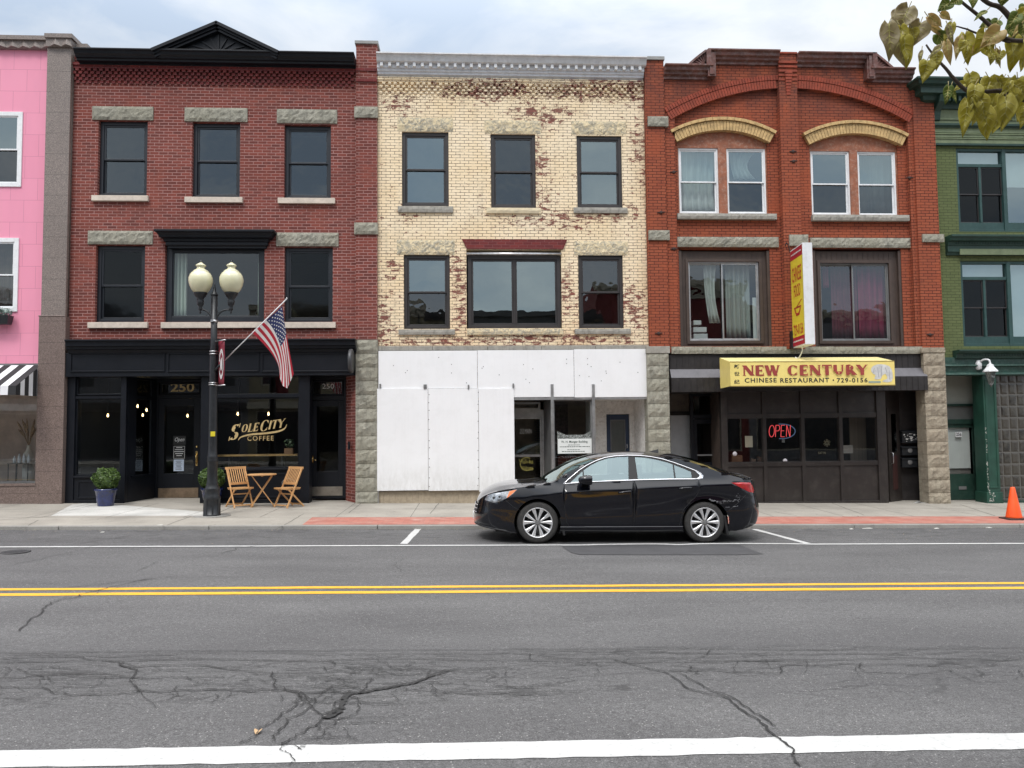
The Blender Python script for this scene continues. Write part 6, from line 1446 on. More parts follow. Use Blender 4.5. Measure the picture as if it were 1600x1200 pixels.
# ---------- green building (right edge)
gb = thing('green_brick_building', (at(1560, 780, D).x+1, D+.1, 0), 'green painted brick building with dark green trim and a glass block wall, right edge', 'building')
gx0_ = ox1+.004; gxr = gx0_+7.4
gtop = at(1520, 150, D).z
u1 = rc(1496, 232, 1579, 362); u2 = rc(1503, 408, 1587, 541)
U1 = (u1[0], u1[0]+4.1, u1[2], u1[3]); U2 = (u2[0], u2[0]+4.1, u2[2], u2[3])
zgs = at(1540, 560, D).z
mb = MB(); wall(mb, gx0_, gxr, zgs, gtop, D, [U1, U2], .2); shell(mb, gx0_, gxr, gtop, D); mb.build('wall', M_green, gb, fix=False); roof(gb, gx0_, gxr, gtop, D); interior(gb, gx0_+.05, gxr-.05, [-.2, zgs+.2, at(1540, 350, D).z, gtop-.1], D, 4)
def bigwin(U, py):
    (x0, x1, z0, z1) = U; h = z1-z0; pz = z0+h*.115; zt = z1-h*.20
    mb = MB(); mb.ring(x0, x1, z0, z1, .07, D+.03, D+.16, wt=.06); mb.box(x0+.07, x1-.07, D+.05, D+.15, z0+.06, pz)
    W_ = 1.28; xs = [x0+.06, x0+W_, x0+W_+1.25]
    for x in xs[1:]+[x1-W_]: mb.box(x-.05, x+.05, D+.02, D+.15, z0, z1)
    mb.box(x0, x0+W_, D+.04, D+.14, zt-.04, zt+.04); mb.box(x1-W_, x1, D+.04, D+.14, zt-.04, zt+.04); mb.box(x0+W_/2-.03, x0+W_/2+.03, D+.045, D+.14, pz, zt)
    wn = mb.build('bay_window', M_teal, gb, bevel=.004)
    pm_ = MB().quad((x0+.05, D+.10, zt), (x0+W_, D+.10, zt), (x0+W_, D+.10, z1-.05), (x0+.05, D+.10, z1-.05)); pm_.build('pane', M_glassmid, wn, fix=False)
    MB().box(x0+.07, x0+W_-.05, D+.17, D+.18, zt+.04, z1-.06).build('blind', M_whiteblind, wn)
    for a, c in ((x0+.07, x0+W_/2-.03), (x0+W_/2+.03, x0+W_-.05)):
        zm_ = (pz+zt)/2; m2 = MB(); m2.ring(a, c, zm_-.02, zt-.04, .03, D+.07, D+.10); m2.ring(a, c, pz, zm_+.02, .03, D+.105, D+.13); s_ = m2.build('sash', M_darkframe, wn)
        MB().quad((a, D+.085, zm_), (c, D+.085, zm_), (c, D+.085, zt), (a, D+.085, zt)).build('upper_pane', M_glassdark, wn, fix=False); MB().quad((a, D+.118, pz), (c, D+.118, pz), (c, D+.118, zm_), (a, D+.118, zm_)).build('lower_pane', M_glassdark, wn, fix=False)
    MB().quad((xs[1], D+.10, pz), (x1-.05, D+.10, pz), (x1-.05, D+.10, z1-.06), (xs[1], D+.10, z1-.06)).build('wide_pane', M_glassmid, wn, fix=False)
    MB().box(xs[1]+.05, x1-.06, D+.17, D+.18, (pz+z1)/2 if py else pz, z1-.07).build('blind', M_whiteblind, wn)
bigwin(U1, 1); bigwin(U2, 0)
def dentilhood(nm, xa, zt, proj, steps, dz0, n, mat, xb=None, dsz=.035, gap=.07, par=gb):
    xb = gxr if xb is None else xb
    mb = MB(); moulding(mb, xa, xb, D, zt, steps); o = mb.build(nm, mat, par, bevel=.004); mb = MB(); x = xa+.2
    while x < xb-.1: mb.box(x, x+dsz, D-dz0[0]-.03, D-dz0[0]+.01, zt-dz0[1]-dsz*1.3, zt-dz0[1]); x += gap
    mb.build('dentils', mat, o); return o
dentilhood('window_hood', at(1486, 366, D-.25).x, at(1540, 366, D-.28).z, .28, [(.28, 0), (.28, .05), (.24, .08), (.22, .14), (.14, .16), (.12, .24), (.10, .25), (.10, .40), (.07, .42), (.05, .48)], (.12, .16), 0, M_dkgreen)
mb = MB(); mb.box(at(1500, 395, D-.11).x, gxr, D-.115, D-.09, at(1540, 398, D-.11).z, at(1540, 389, D-.11).z); mb.build('hood_panel', M_ltgreen, gb)
dentilhood('shop_cornice', at(1498, 547, D-.25).x, at(1540, 546, D-.28).z, .28, [(.28, 0), (.28, .04), (.22, .08), (.15, .10), (.13, .20), (.10, .22)], (.13, .10), 0, M_dkgreen)
mb = MB(); moulding(mb, gx0_+.01, gxr, D, at(1540, 558, D-.1).z, [(.08, 0), (.08, .18), (.14, .19), (.16, .22), (.10, .25), (.08, .38), (.14, .40), (.15, .44), (.06, .46)]); mb.build('shop_fascia', plain('scuffed_teal_green_paint', (.020, .062, .048), .5, var=.25, vs=5, dirt=((.14, .19, .16), .45)), gb)
# roof cornice
Ygc = D-.6; zg = at(1540, 120, Ygc).z
xgc = at(1434, 122, Ygc).x
mb = MB()
steps = [(.60, 0), (.60, .05), (.55, .08), (.52, .15), (.44, .17), (.42, .20)]
hood(mb, xgc, gxr+.4, D, zg, steps+[(.42, .34), (.30, .36), (.26, .46), (.14, .50), (.12, .62)])
cg = mb.build('cornice', M_dkgreen, gb, bevel=.006)
mb = MB(); x = gx0_+.25
while x < gxr: mb.box(x, x+.07, D-.34, D-.2, zg-.50, zg-.37); x += .14
mb.build('dentils', M_dkgreen, cg)
x = gx0_+.02
while x < gxr-.3:
    mb = MB(); mb.extx(x, x+.16, [(D, zg-.95), (D-.10, zg-.90), (D-.14, zg-.70), (D-.34, zg-.52), (D-.40, zg-.36), (D, zg-.36)]); x += 2.3
    mb.build('bracket', M_dkgreen, cg)
mb = MB(); zA, zB_ = at(1540, 162, D).z, at(1540, 226, D).z
mb.box(gx0_+.01, gxr, D-.06, D+.02, zB_, zA+.08)
for py in (203, 212, 219): z = at(1540, py, D).z; mb.extx(gx0_+.01, gxr, [(D-.06, z+.05), (D-.06, z+.03), (D-.085, z), (D-.06, z)])
x = gx0_+.12
while x < gxr-1: mb.ring(x, x+2.1, at(1540, 190, D).z, at(1540, 166, D).z, .05, D-.085, D-.055); x += 2.3
mb.build('frieze', M_ltgreen, gb, bevel=.004)
mb = MB(); moulding(mb, gx0_-.02, gxr, D, at(1540, 194, D-.1).z, [(.14, 0), (.14, .05), (.10, .07), (.07, .10)]); mb.build('frieze_moulding', M_dkgreen, gb)
MB().box(gx0_+.01, gxr, D-.08, D+.02, zB_-.05, zB_).build('frieze_foot', M_dkgreen, gb)
# shop front
Yh = D-.02; H2 = at(1510, 584, Yh).z
gpx = lambda px, Y=Yh, py=690: at(px, py, Y).x
Yn = D+.55
nx0, nx1 = gx0_+.02, at(1533, 690, Yn).x
mb = MB(); zT1 = at(1505, 631, Yn).z; zT2 = at(1505, 655, Yn).z; zDr = at(1508, 661, Yn).z
mb.box(nx0-.1, nx1+.1, Yn, Yn+.1, zT1-.06, zT1); mb.box(nx0-.1, nx1+.1, Yn, Yn+.1, zT2-.12, zT2); mb.box(nx1-.09, nx1+.1, Yn-.01, Yn+.1, ZB, H2+.1); mb.build('door_frame', M_dkgreen, gb)
MB().box(nx0-.1, nx1-.09, Yn+.06, Yn+.08, zT1, H2+.05).build('transom_panel', plain('pale_grey_green_panel', (.40, .43, .38), .6, var=.08), gb); MB().box(nx0-.1, nx1-.09, Yn+.06, Yn+.08, zT2, zT1-.06).build('transom_panel', plain('dull_grey_panel', (.16, .17, .16), .6, var=.12), gb)
zfd = sw(11.6, D)
d7 = glazed_door(gb, nx0+.0, nx1-.10, zfd, zDr, Yn+.03, M_dkgreen, M_shop, .0+.10, .12, .66, lab='dark green street door with white blind and number 256')
MB().box(nx0+.12, nx1-.24, Yn+.10, Yn+.11, at(1505, 732, Yn).z, zDr-.12).build('blind', M_whiteblind, d7); MB().box(nx0+.10, nx1-.22, Yn+.14, Yn+.15, zfd+.66, at(1505, 733, Yn).z).build('inner_board', plain('grey_board', (.22, .2, .19), .7), d7)
tx = MB(); q = rc(1494.5, 675, 1504, 683, Yn); tx.box(q[0], q[1], Yn+.035, Yn+.045, q[2], q[3]); tx.build('number_plate', M_white, d7); tx = MB(); textmb(tx, '256', q[0]+.015, q[1]-.015, q[2]+.03, q[3]-.015, Yn+.035, .003, bold=.02); tx.build('house_number', M_txblack, d7)
MB().box(at(1499, 765, Yn).x, at(1511, 765, Yn).x, Yn+.015, Yn+.029, at(1505, 765, Yn).z, at(1505, 760, Yn).z).build('letter_slot', M_alumgrey, d7)
mb = MB(); mb.box(gpx(1535.5), gpx(1556), D-.12, D+.3, ZB, H2); mb.box(gpx(1533), gpx(1558), D-.15, D+.3, ZB, zfd+.25); mb.ring(gpx(1538), gpx(1554), zfd+.35, H2-.15, .035, D-.135, D-.118); mb.build('pilaster', M_dkgreenpeel, gb, bevel=.005)
mb = MB()
for _ in range(60):
    t = rnd.random()**2; xx = gpx(1535.5)+rnd.uniform(0, .05+.1*(t < .1)); zz = zfd+.02+t*2.0; mb.box(xx, xx+rnd.uniform(.008, .03), D-.1535 if zz < zfd+.25 else D-.1235, D-.12, zz, zz+rnd.uniform(.01, .05))
mb.build('chipped_paint', plain('bare_primer', (.42, .42, .38), .9), gb)
mb = MB(); mb.quad((gx0_, D-.05, H2+.02), (gxr, D-.05, H2+.02), (gxr, Yn+.1, H2+.02), (gx0_, Yn+.1, H2+.02)); mb.quad((nx1+.1, Yn+.1, ZB), (gpx(1536), D+.2, ZB), (gpx(1536), D+.2, H2+.1), (nx1+.1, Yn+.1, H2+.1)); mb.build('entry_lining', M_dkgreen, gb, fix=False)
def blockmat():
    m, nt, b, o = newmat('glass_blocks'); v, s = wallvec(nt)
    t = bricktex(nt, v, (.06, .052, .042), (.022, .02, .018), (.12, .115, .105), bw=.215, rh=.29, msz=.014, smooth=.4); t.offset = 0
    col = mixc(nt, ramp(nt, noise(nt, pos(nt), 6, 3), .4, .6), t.outputs[0], (.06, .055, .045)); col = mixc(nt, t.outputs['Fac'], col, (.11, .105, .095))
    nt.links.new(col, b.inputs['Base Color']); b.inputs['Roughness'].default_value = .18
    w_ = node(nt, 'ShaderNodeTexBrick'); w_.offset = 0; nt.links.new(v, w_.inputs['Vector']); w_.inputs['Scale'].default_value = 1; w_.inputs['Brick Width'].default_value = .215; w_.inputs['Row Height'].default_value = .29; w_.inputs['Mortar Size'].default_value = .06; w_.inputs['Mortar Smooth'].default_value = 1
    bump(nt, b, math_(nt, 'SUBTRACT', math_(nt, 'MULTIPLY', noise(nt, pos(nt), 12, 2), .5), w_.outputs['Fac']), .5, .03); return m
mb = MB(); mb.box(gpx(1556), gxr-.2, D+.06, D+.2, zfd+.02, H2+.02); mb.build('glass_block_wall', blockmat(), gb)
MB().box(gpx(1556), gxr, D-.03, D+.25, ZB, zfd+.02).build('plinth', M_dkgreen, gb)
MB().box(gxr-.35, gxr, D-.10, D+.3, ZB, H2).build('pilaster', M_dkgreenpeel, gb, bevel=.005)
# ------------------------------------------------------------------ signs on the restaurant
Ya0, Ya1 = D-.42, D-1.15     # awning: back, front face
r = rc(1141, 566, 1398, 601, Ya1)
aw2 = thing('restaurant_awning', ((r[0]+r[1])/2, D-.4, r[2]), 'yellow box awning reading New Century Chinese Restaurant above the brown shop front', 'awning')
M_yel = plain('yellow_awning_vinyl', (.86, .70, .22), .45, var=.05, vs=1.2, dirt=((.55, .42, .16), .25), streak=.08); M_yelpale = plain('faded_yellow_vinyl', (.78, .67, .30), .5, var=.05, vs=1.5)
zb1 = at(1125, 559, Ya0).z; xb0, xb1 = r[0]-.06, r[1]+.02
fz0, fz1 = r[2]-.02, r[3]+.02
mb = MB(); mb.quad((r[0], Ya1, fz0), (r[1], Ya1, fz0), (r[1], Ya1, fz1), (r[0], Ya1, fz1)); mb.build('front_panel', M_yel, aw2, fix=False)
mb = MB(); xtl, xtr = at(1126, 559, Ya0).x, at(1373, 558, Ya0).x; zbt_ = at(1250, 558.5, Ya0).z
mb.quad((r[0], Ya1, fz1), (r[1], Ya1, fz1), (r[1], Ya0, zbt_), (r[0], Ya0, zbt_)); mb.build('sloping_top', M_yelpale, aw2, fix=False)
for x in (r[0], r[1]): MB().add([(x, Ya1, fz0), (x, Ya0, fz0-.02), (x, Ya0, zbt_), (x, Ya1, fz1)], [(0, 1, 2, 3)]).build('side_panel', M_yel, aw2, fix=False)
MB().box(r[0]+.01, r[1]-.01, Ya1+.01, Ya0, fz0-.015, fz0-.005).build('underside', M_dark, aw2)
mb = MB(); mb.box(r[0], r[1], Ya1-.008, Ya1+.01, fz0-.012, fz0+.008); mb.box(r[0], r[1], Ya1-.006, Ya1+.01, fz1-.008, fz1+.008); mb.build('edge_trim', plain('dull_yellow_trim', (.35, .26, .08), .5), aw2)
tm = MB(); Yq = Ya1
q = rc(1160.5, 570.5, 1355.5, 586.5, Yq); Hh = q[3]-q[2]
def put_nc(u, v, k): return (q[0]+u*PXU, Yq-.003-.0007*k, q[2]+v*Hh)
PXU = 1.0
runs = [(c, 1, 0) for c in 'NEW']+[(' ', 1, 0)]+[(c, 1, 0) for c in 'CENTURY']
tot = serif_text(MB(), runs, put_nc, .27, .10, .10, 1.0); PXU = (q[1]-q[0])/tot
serif_text(tm, runs, put_nc, .30, .13, .10, 1.0)
tm.build('name_lettering', plain('brick_red_lettering', (.34, .055, .045), .5, var=.1), aw2, fix=False)
tm = MB(); 
for s_, a, c in (('CHINESE', 1163.5, 1213.5), ('RESTAURANT', 1219, 1295.5), ('729-0156', 1307.5, 1355.5)):
    q2 = rc(a, 590.5, c, 597.8, Yq); textmb(tm, s_, q2[0], q2[1], q2[2], q2[3], Yq, .003, bold=.022, space=1.18)
p = at(1302, 594, Yq); tm.lathe((p.x, Yq-.003, p.z), [(.018, 0), (.018, -.001)], 12, axis='y')
for s_, y0_, y1_ in (('新', 569.5, 576), ('世', 581, 587), ('纪', 593, 600)):
    q2 = rc(1147, y0_, 1155.5, y1_, Yq); textmb(tm, s_, q2[0], q2[1], q2[2], q2[3], Yq, .003, bold=.02)
tm.build('small_lettering', M_txblack, aw2, fix=False)
tm = MB()     # pale faded painting at the right end: arched back, hanging folds
P = lambda px, py: at(px, py, Yq)
def flat(mb, pts, k):
    mb.add([(P(a, c).x, Yq-.004-.0008*k, P(a, c).z) for a, c in pts], [tuple(range(len(pts)))])
flat(tm, [(1361, 576), (1364, 572), (1370, 569.5), (1376, 569), (1383, 569.8), (1389, 572), (1393, 577), (1394.5, 583), (1395, 590), (1393, 596), (1387, 597.5), (1378, 596.5), (1381, 594), (1386, 592), (1386, 588), (1383, 584), (1379, 586), (1376, 592), (1370, 593), (1366, 592), (1368, 586), (1364, 584), (1361, 580)], 0)
o = tm.build('painted_motif', plain('faded_white_print', (.60, .60, .58), .6, var=.15, vs=9), aw2, fix=False)
tm = MB()
for a, c, d_, e_ in ((1371, 574, 1373, 590), (1377, 572, 1377, 588), (1383, 574, 1386, 583), (1389, 578, 1390, 593), (1366, 575, 1364, 583)): u, v = P(a, c), P(d_, e_); tm.bar((u.x, Yq-.0065, u.z), (v.x, Yq-.0065, v.z), .012, .002, (0, 1, 0))
tm.build('motif_lines', plain('grey_print', (.36, .36, .38), .6), aw2); tm = MB(); u, v = P(1357, 597), P(1376, 597); tm.box(u.x, v.x, Yq-.006, Yq-.002, u.z-.02, u.z+.025); tm.build('motif_foot', plain('grey_green_print', (.30, .36, .30), .6), aw2)
# vertical projecting sign
Yb0 = D-.30; Yb1 = D-1.20     # back and front edges of the sign box
zt_, zb_ = at(1262, 379, Yb1).z, at(1270, 538, Yb1).z
xs0, xs1 = at(1256, 460, Yb1).x, at(1271.5, 460, Yb1).x
bl = thing('chinese_food_sign', ((xs0+xs1)/2, D-.2, zb_), 'tall yellow and red box sign reading Chinese Food fixed to the middle orange pier', 'sign')
# set so that the broad left face is seen at a slant, as in the photograph
fl = at(1237, 460, Yb0+.25)
lt, lb = at(1237, 385, Yb0+.1), at(1242, 541, Yb0+.1)
A_ = Vector((xs0, Yb1, 0)); B_ = Vector((at(1236.5, 460, Yb0).x, Yb0, 0)); W_ = Vector((xs1-xs0, 0, 0))
u_ = (B_-A_).normalized(); nn_ = Vector((u_.y, -u_.x, 0)); nn_ = nn_ if nn_.x < 0 else -nn_; LL = (B_-A_).length
mb = MB(); mb.hexa([(A_.x, A_.y, zb_), (B_.x, B_.y, zb_), (B_.x+W_.x, B_.y, zb_), (A_.x+W_.x, A_.y, zb_)], [(A_.x, A_.y, zt_), (B_.x, B_.y, zt_), (B_.x+W_.x, B_.y, zt_), (A_.x+W_.x, A_.y, zt_)]); mb.build('sign_box', M_white, bl, bevel=.006)
org = B_+Vector((0, 0, zb_)); rt = -u_; up = Vector((0, 0, 1)); Hs = zt_-zb_
def facequad(mb, u0, u1, v0, v1, d_): mb.add([tuple(org+rt*u+up*v+nn_*d_) for u, v in ((u0, v0), (u1, v0), (u1, v1), (u0, v1))], [(0, 1, 2, 3)])
mb = MB(); facequad(mb, .02, LL-.02, .03, Hs-.03, .004); mb.build('yellow_face', plain('bright_yellow_sign_face', (.82, .66, .05), .4, var=.05), bl, fix=False)
mb = MB(); facequad(mb, .02, LL-.02, .03, .24, .006); facequad(mb, .02, LL-.02, Hs-.27, Hs-.03, .006); mb.build('red_band', plain('deep_red_sign_band', (.42, .02, .04), .4), bl, fix=False)
fr = (org, rt, up, nn_)
tm = MB()
textmb(tm, 'CHINESE', .12, LL-.12, Hs*.655, Hs*.805, 0, .008, frame=fr, bold=.01); textmb(tm, 'FOOD', .22, LL-.22, Hs*.50, Hs*.625, 0, .008, frame=fr, bold=.01); textmb(tm, '729-0156', .12, LL-.10, Hs*.115, Hs*.225, 0, .008, frame=fr, bold=.01)
for t in range(14):   # bowl and steam
    a0, a1 = PI+PI*t/14, PI+PI*(t+1)/14; c_ = (LL*.5, Hs*.385)
    tm.add([tuple(org+rt*(c_[0]+.22*math.cos(a)*k)+up*(c_[1]+.17*math.sin(a)*k)+nn_*.008) for a, k in ((a0, 1), (a1, 1), (a1, .72), (a0, .72))], [(0, 1, 2, 3)])
facequad(tm, LL*.5-.25, LL*.5+.25, Hs*.385, Hs*.40, .0075); facequad(tm, LL*.5-.12, LL*.5+.12, Hs*.31, Hs*.325, .0075)
tm.bar(org+rt*(LL*.5-.05)+up*(Hs*.40)+nn_*.01, org+rt*(LL*.5+.3)+up*(Hs*.455)+nn_*.01, .018, .004, tuple(nn_))
tm.build('lettering', plain('red_sign_lettering', (.50, .03, .03), .5), bl, fix=False)
tm = MB(); 
for v in (.12, Hs-.16):
    x = .08
    while x < LL-.1: l = rnd.uniform(.02, .05); facequad(tm, x, x+l, v, v+.035, .009); x += l+.015
tm.build('small_lettering', M_txwhite, bl, fix=False)
mb = MB(); mb.box(at(1233, 500, D-.2).x, at(1241, 500, D-.2).x, D-.34, D-.19, at(1236, 544, D-.3).z, at(1236, 517, D-.3).z); mb.build('control_box', M_blackmet, bl, bevel=.01)
mb = MB()
for z in (zt_-.25, zb_+.3): mb.tube([(B_.x+.08, D-.17, z), (B_.x+.08, Yb0+.01, z)], .022)
q = at(1262, 540, D-.75); q3 = at(1261, 560, D-.55)
mb.build('bracket', M_white, bl)
mb = MB(); mb.tube(smooth([(xs0+.12, D-.75, zb_+.02), (xs0+.12, D-.74, zb_-.12), (xs0+.08, D-.6, zb_-.28), (xs0+.06, D-.5, zbt_+.0)], 5), .014); mb.build('cable', M_txwhite, bl)
mb = MB(); mb.tube(smooth([(B_.x+.05, Yb0+.1, zt_+.0), (B_.x-.05, Yb0+.05, zt_+.22), (B_.x-.08, D-.2, zt_+.15)], 5), .012); mb.build('top_cable', M_blackmet, bl)
# neon OPEN sign
Yo_ = D+.10; q = rc(1201, 664.5, 1236.5, 682.5, Yo_)
on = thing('open_sign', (q[0], Yo_, q[2]), 'red neon open sign hanging inside the second restaurant window', 'sign')
def strokes(mb, items, x0, x1, z0, z1, y, rad):
    for pts in items:
        P_ = [(x0+(x1-x0)*u, y, z0+(z1-z0)*v) for u, v in smooth(pts, 4)] if len(pts) > 2 else [(x0+(x1-x0)*u, y, z0+(z1-z0)*v) for u, v in pts]
        mb.tube(P_, rad, 6)
ell = [( .12+.115*math.cos(2*PI*t/14), .5+.5*math.sin(2*PI*t/14)) for t in range(15)]
sh = lambda L: [[(u+.035*v, v) for u, v in pts] for pts in L]
mb = MB(); strokes(mb, sh([ell, [(.29, 0), (.29, 1)], [(.29, 1), (.40, 1), (.46, .88), (.46, .66), (.40, .52), (.29, .52)], [(.53, 0), (.53, 1)], [(.53, 1), (.69, 1)], [(.53, .52), (.66, .52)], [(.53, 0), (.69, 0)], [(.77, 0), (.77, 1)], [(.77, 1), (.93, 0)], [(.93, 0), (.93, 1)]]), q[0], q[1], q[2], q[3], Yo_, .0075); mb.build('red_letters', M_neonred, on)
mb = MB(); c = at(1219, 674, Yo_); pts = [(c.x+.06+.33*math.cos(R_(a)), Yo_+.02, c.z+.18*math.sin(R_(a))) for a in range(-90, 92, 12)]; mb.tube([(c.x-.02, Yo_+.02, c.z-.18)]+pts+[(c.x-.02, Yo_+.02, c.z+.18)], .012, 6); mb.build('blue_oval', M_neonblue, on)
mb = MB(); c2_ = at(1224, 689, Yo_); mb.box(c2_.x-.035, c2_.x+.035, Yo_, Yo_+.02, c2_.z-.04, c2_.z+.04); mb.build('transformer', M_alumgrey, on)
for px, py, w_, h_, nm, lb, m_ in ((1170, 690, .19, .28, 'menu_paper', 'cream menu sheet hung in the leftmost restaurant window', plain('cream_paper', (.50, .45, .34), .8, var=.08)), (1325, 702, .24, .20, 'window_notice', 'pale grey notice in the rightmost restaurant window, at its lower left', plain('grey_paper', (.24, .22, .20), .8))):
    c = at(px, py, D+.04); tag(MB().box(c.x-w_/2, c.x+w_/2, D+.035, D+.04, c.z-h_/2, c.z+h_/2).build(nm, m_), lb, 'notice')
for px, py, lb in ((1148, 709, 'round white sticker low in the leftmost restaurant window'), (1226.5, 720, 'round white sticker at the foot of the window with the open sign')):
    c = at(px, py, D-.0); mb = MB(); mb.lathe((c.x, D-.008, c.z), [(.055, 0), (.055, -.003)], 20, axis='y'); s_ = tag(mb.build('sticker', plain('white_sticker', (.66, .62, .64), .5, var=.1)), lb, 'sticker', 'stickers on the restaurant windows')
mb = MB(); c = at(1290, 692, D+.06)     # faded flower and lettering on the third pane
for k in range(6):
    a = k*PI/3; mb.tube([(c.x+.02*math.cos(a), D-.006, c.z+.02*math.sin(a)), (c.x+.09*math.cos(a+.25), D-.006, c.z+.085*math.sin(a+.25)), (c.x+.075*math.cos(a+.7), D-.006, c.z+.09*math.sin(a+.7)), (c.x+.025*math.cos(a+.8), D-.006, c.z+.025*math.sin(a+.8))], .006, 5)
textmb(mb, 'EAT IN', c.x-.22, c.x-.04, c.z-.27, c.z-.215, D-.005, .003); textmb(mb, 'TAKE OUT', c.x+.0, c.x+.22, c.z-.27, c.z-.215, D-.005, .003) if False else None
tag(mb.build('window_decal', plain('dull_gold_decal', (.22, .20, .13), .6)), 'faded gold flower decal on the third restaurant window from the left', 'decal')
for i, (px, wz_, hz_, nm, lb, colr) in enumerate(((1150, .26, .20, 'cardboard_box', 'brown cardboard box on the sill at the left end of the restaurant windows', (.16, .085, .045)), (1175.5, .11, .10, 'food_carton', 'small brown carton on the sill right of the large cardboard box', (.15, .09, .06)), (1187, .13, .14, 'paper_bag', 'small brown paper bag on the sill at the right of the leftmost restaurant window', (.12, .06, .035)))):
    c = at(px, 722, D+.25); zs_ = zr[2]-.01; mb = MB(); mb.box(c.x-wz_/2, c.x+wz_/2, D+.15, D+.15+wz_*.9, zs_, zs_+hz_)
    mb.hexa([(c.x-wz_/2, D+.15, zs_+hz_), (c.x, D+.15, zs_+hz_), (c.x, D+.15+wz_*.9, zs_+hz_), (c.x-wz_/2, D+.15+wz_*.9, zs_+hz_)], [(c.x-wz_/2-.02, D+.14, zs_+hz_+.01+.03*(i > 0)), (c.x, D+.15, zs_+hz_+.008), (c.x, D+.15+wz_*.9, zs_+hz_+.008), (c.x-wz_/2-.02, D+.15+wz_*.9, zs_+hz_+.012)])
    tag(mb.build(nm, plain('cardboard_%d' % i, colr, .85, var=.15)), lb, 'box' if i < 2 else 'bag')
# wall lantern on the green building
c = at(1547, 578, D-.35); wl = thing('wall_lantern', (c.x, D, c.z), 'white hooded wall lantern on the green building fascia', 'lamp')
mb = MB(); mb.lathe((c.x, D-.36, c.z-.02), [(.17, -.03), (.165, 0), (.09, .09), (.07, .15), (.03, .17), (.02, .21)], 8, smooth=False); mb.build('hood', M_white, wl, bevel=.004)
mb = MB(); mb.lathe((c.x, D-.36, c.z-.34), [(.05, 0), (.075, .05), (.12, .30), (.12, .31)], 6, smooth=False); mb.build('lantern_glass', glassmat('lantern_glass', tint=(.4, .38, .34), refl=.12), wl)
mb = MB()
for k in range(6): a = 2*PI*k/6; mb.bar((c.x+.052*math.cos(a), D-.36+.052*math.sin(a), c.z-.34), (c.x+.122*math.cos(a), D-.36+.122*math.sin(a), c.z-.03), .012)
mb.lathe((c.x, D-.36, c.z-.42), [(.008, 0), (.03, .04), (.055, .08)], 8); mb.build('lantern_frame', M_alumgrey, wl)
mb = MB(); mb.tube(smooth([(c.x, D-.36, c.z+.17), (c.x-.02, D-.34, c.z+.25), (c.x-.08, D-.22, c.z+.26), (c.x-.12, D-.10, c.z+.18)], 5), .022); mb.lathe((c.x-.12, D-.10, c.z+.12), [(.02, -.1), (.07, -.08), (.08, .05), (.04, .14)], 12); mb.build('bracket', M_white, wl)

# ------------------------------------------------------------------ things inside the coffee shop and behind the upper windows
def curtain(px0, px1, y0, y1, Yc_, mat, lab, folds=6, amp=.03, taper=0, wpx=0):
    q = rc(px0, y0, px1, y1, Yc_); n = folds*6; vs = []; 
    for j in range(7):
        t = j/6; z = q[3]+(q[2]-q[3])*t; w_ = (q[1]-q[0])*(1-taper*math.sin(t*PI*.8)); x0_ = q[0]+wpx*t*t
        for i in range(n+1): u = i/n; vs.append((x0_+w_*u, Yc_+amp*math.sin(u*folds*2*PI+.4*math.sin(t*3)), z))
    mb = MB(); mb.add(vs, [(j*(n+1)+i, j*(n+1)+i+1, (j+1)*(n+1)+i+1, (j+1)*(n+1)+i) for j in range(6) for i in range(n)], True); o = solid(mb.build('curtain', mat, fix=False)); return tag(o, lab, 'curtain', 'curtains behind the upper windows')
curtain(268, 292, 394, 500, D+.35, curtainmat('pale_green_curtain', (.50, .60, .52)), 'pale green curtain at the left side of the hooded window over the coffee shop', 4, .05)
curtain(403, 411, 394, 500, D+.35, MATS['pale_green_curtain'], 'narrow pale green curtain at the right side of the hooded window over the coffee shop', 2, .04)
curtain(1062, 1122, 232, 334, D+.30, M_curtainw, 'white sheer curtain in the leftmost top window of the orange building', 5, .03, .12)
curtain(1140, 1186, 232, 280, D+.30, M_curtainw, 'short gathered white curtain in the second top window of the orange building', 4, .03, .45, .10)
curtain(1343, 1402, 236, 332, D+.32, curtainmat('thin_grey_sheer', (.24, .27, .27)), 'thin grey curtain in the rightmost top window of the orange building', 6, .02)
curtain(1100, 1120, 412, 505, D+.35, M_curtainw, 'white curtain drawn aside in the left sliding window, left of the bar', 3, .04, .25, .12)
curtain(1134, 1172, 412, 529, D+.40, M_curtaing, 'long grey curtain in the left sliding window, right of the bar', 5, .04)
curtain(1299, 1340, 412, 530, D+.42, M_curtaind, 'dark maroon curtain in the right sliding window, left of the bar', 5, .03)
curtain(1341, 1391, 412, 530, D+.36, M_curtainr, 'crimson curtain with a valance in the right sliding window', 5, .03)
curtain(1286, 1294, 412, 450, D+.34, M_curtainr, 'short crimson curtain edge in the right sliding window at its upper left', 2, .03)
curtain(-26, 22, 380, 486, D+.35, curtainmat('brown_woven_blind', (.10, .075, .06), .5), 'brown woven blind in the lower white window of the pink building', 8, .01)
# stacked white boxes and a leaning board behind the left slider
for i, (px, py, w_, h_) in enumerate(((1094, 526, .36, .16), (1093, 515, .34, .14), (1089, 504, .20, .12))):
    c = at(px, py, D+.42); tag(MB().box(c.x-w_/2, c.x+w_/2, D+.38, D+.68, c.z-h_/2, c.z+h_/2-.01).build('storage_box', M_whiteblind, bevel=.006), ('lowest', 'middle', 'topmost')[i]+' of the white boxes stacked inside the left sliding window of the orange building', 'box', 'white boxes behind the left sliding window')
c = at(1181, 497, D+.22); mb = MB(); mb.box(c.x-.08, c.x+.07, D+.20, D+.22, at(1181, 529, D+.2).z, at(1181, 465, D+.2).z); tag(mb.build('leaning_board', M_whiteblind), 'white board leaning at the right edge of the left sliding window', 'board')
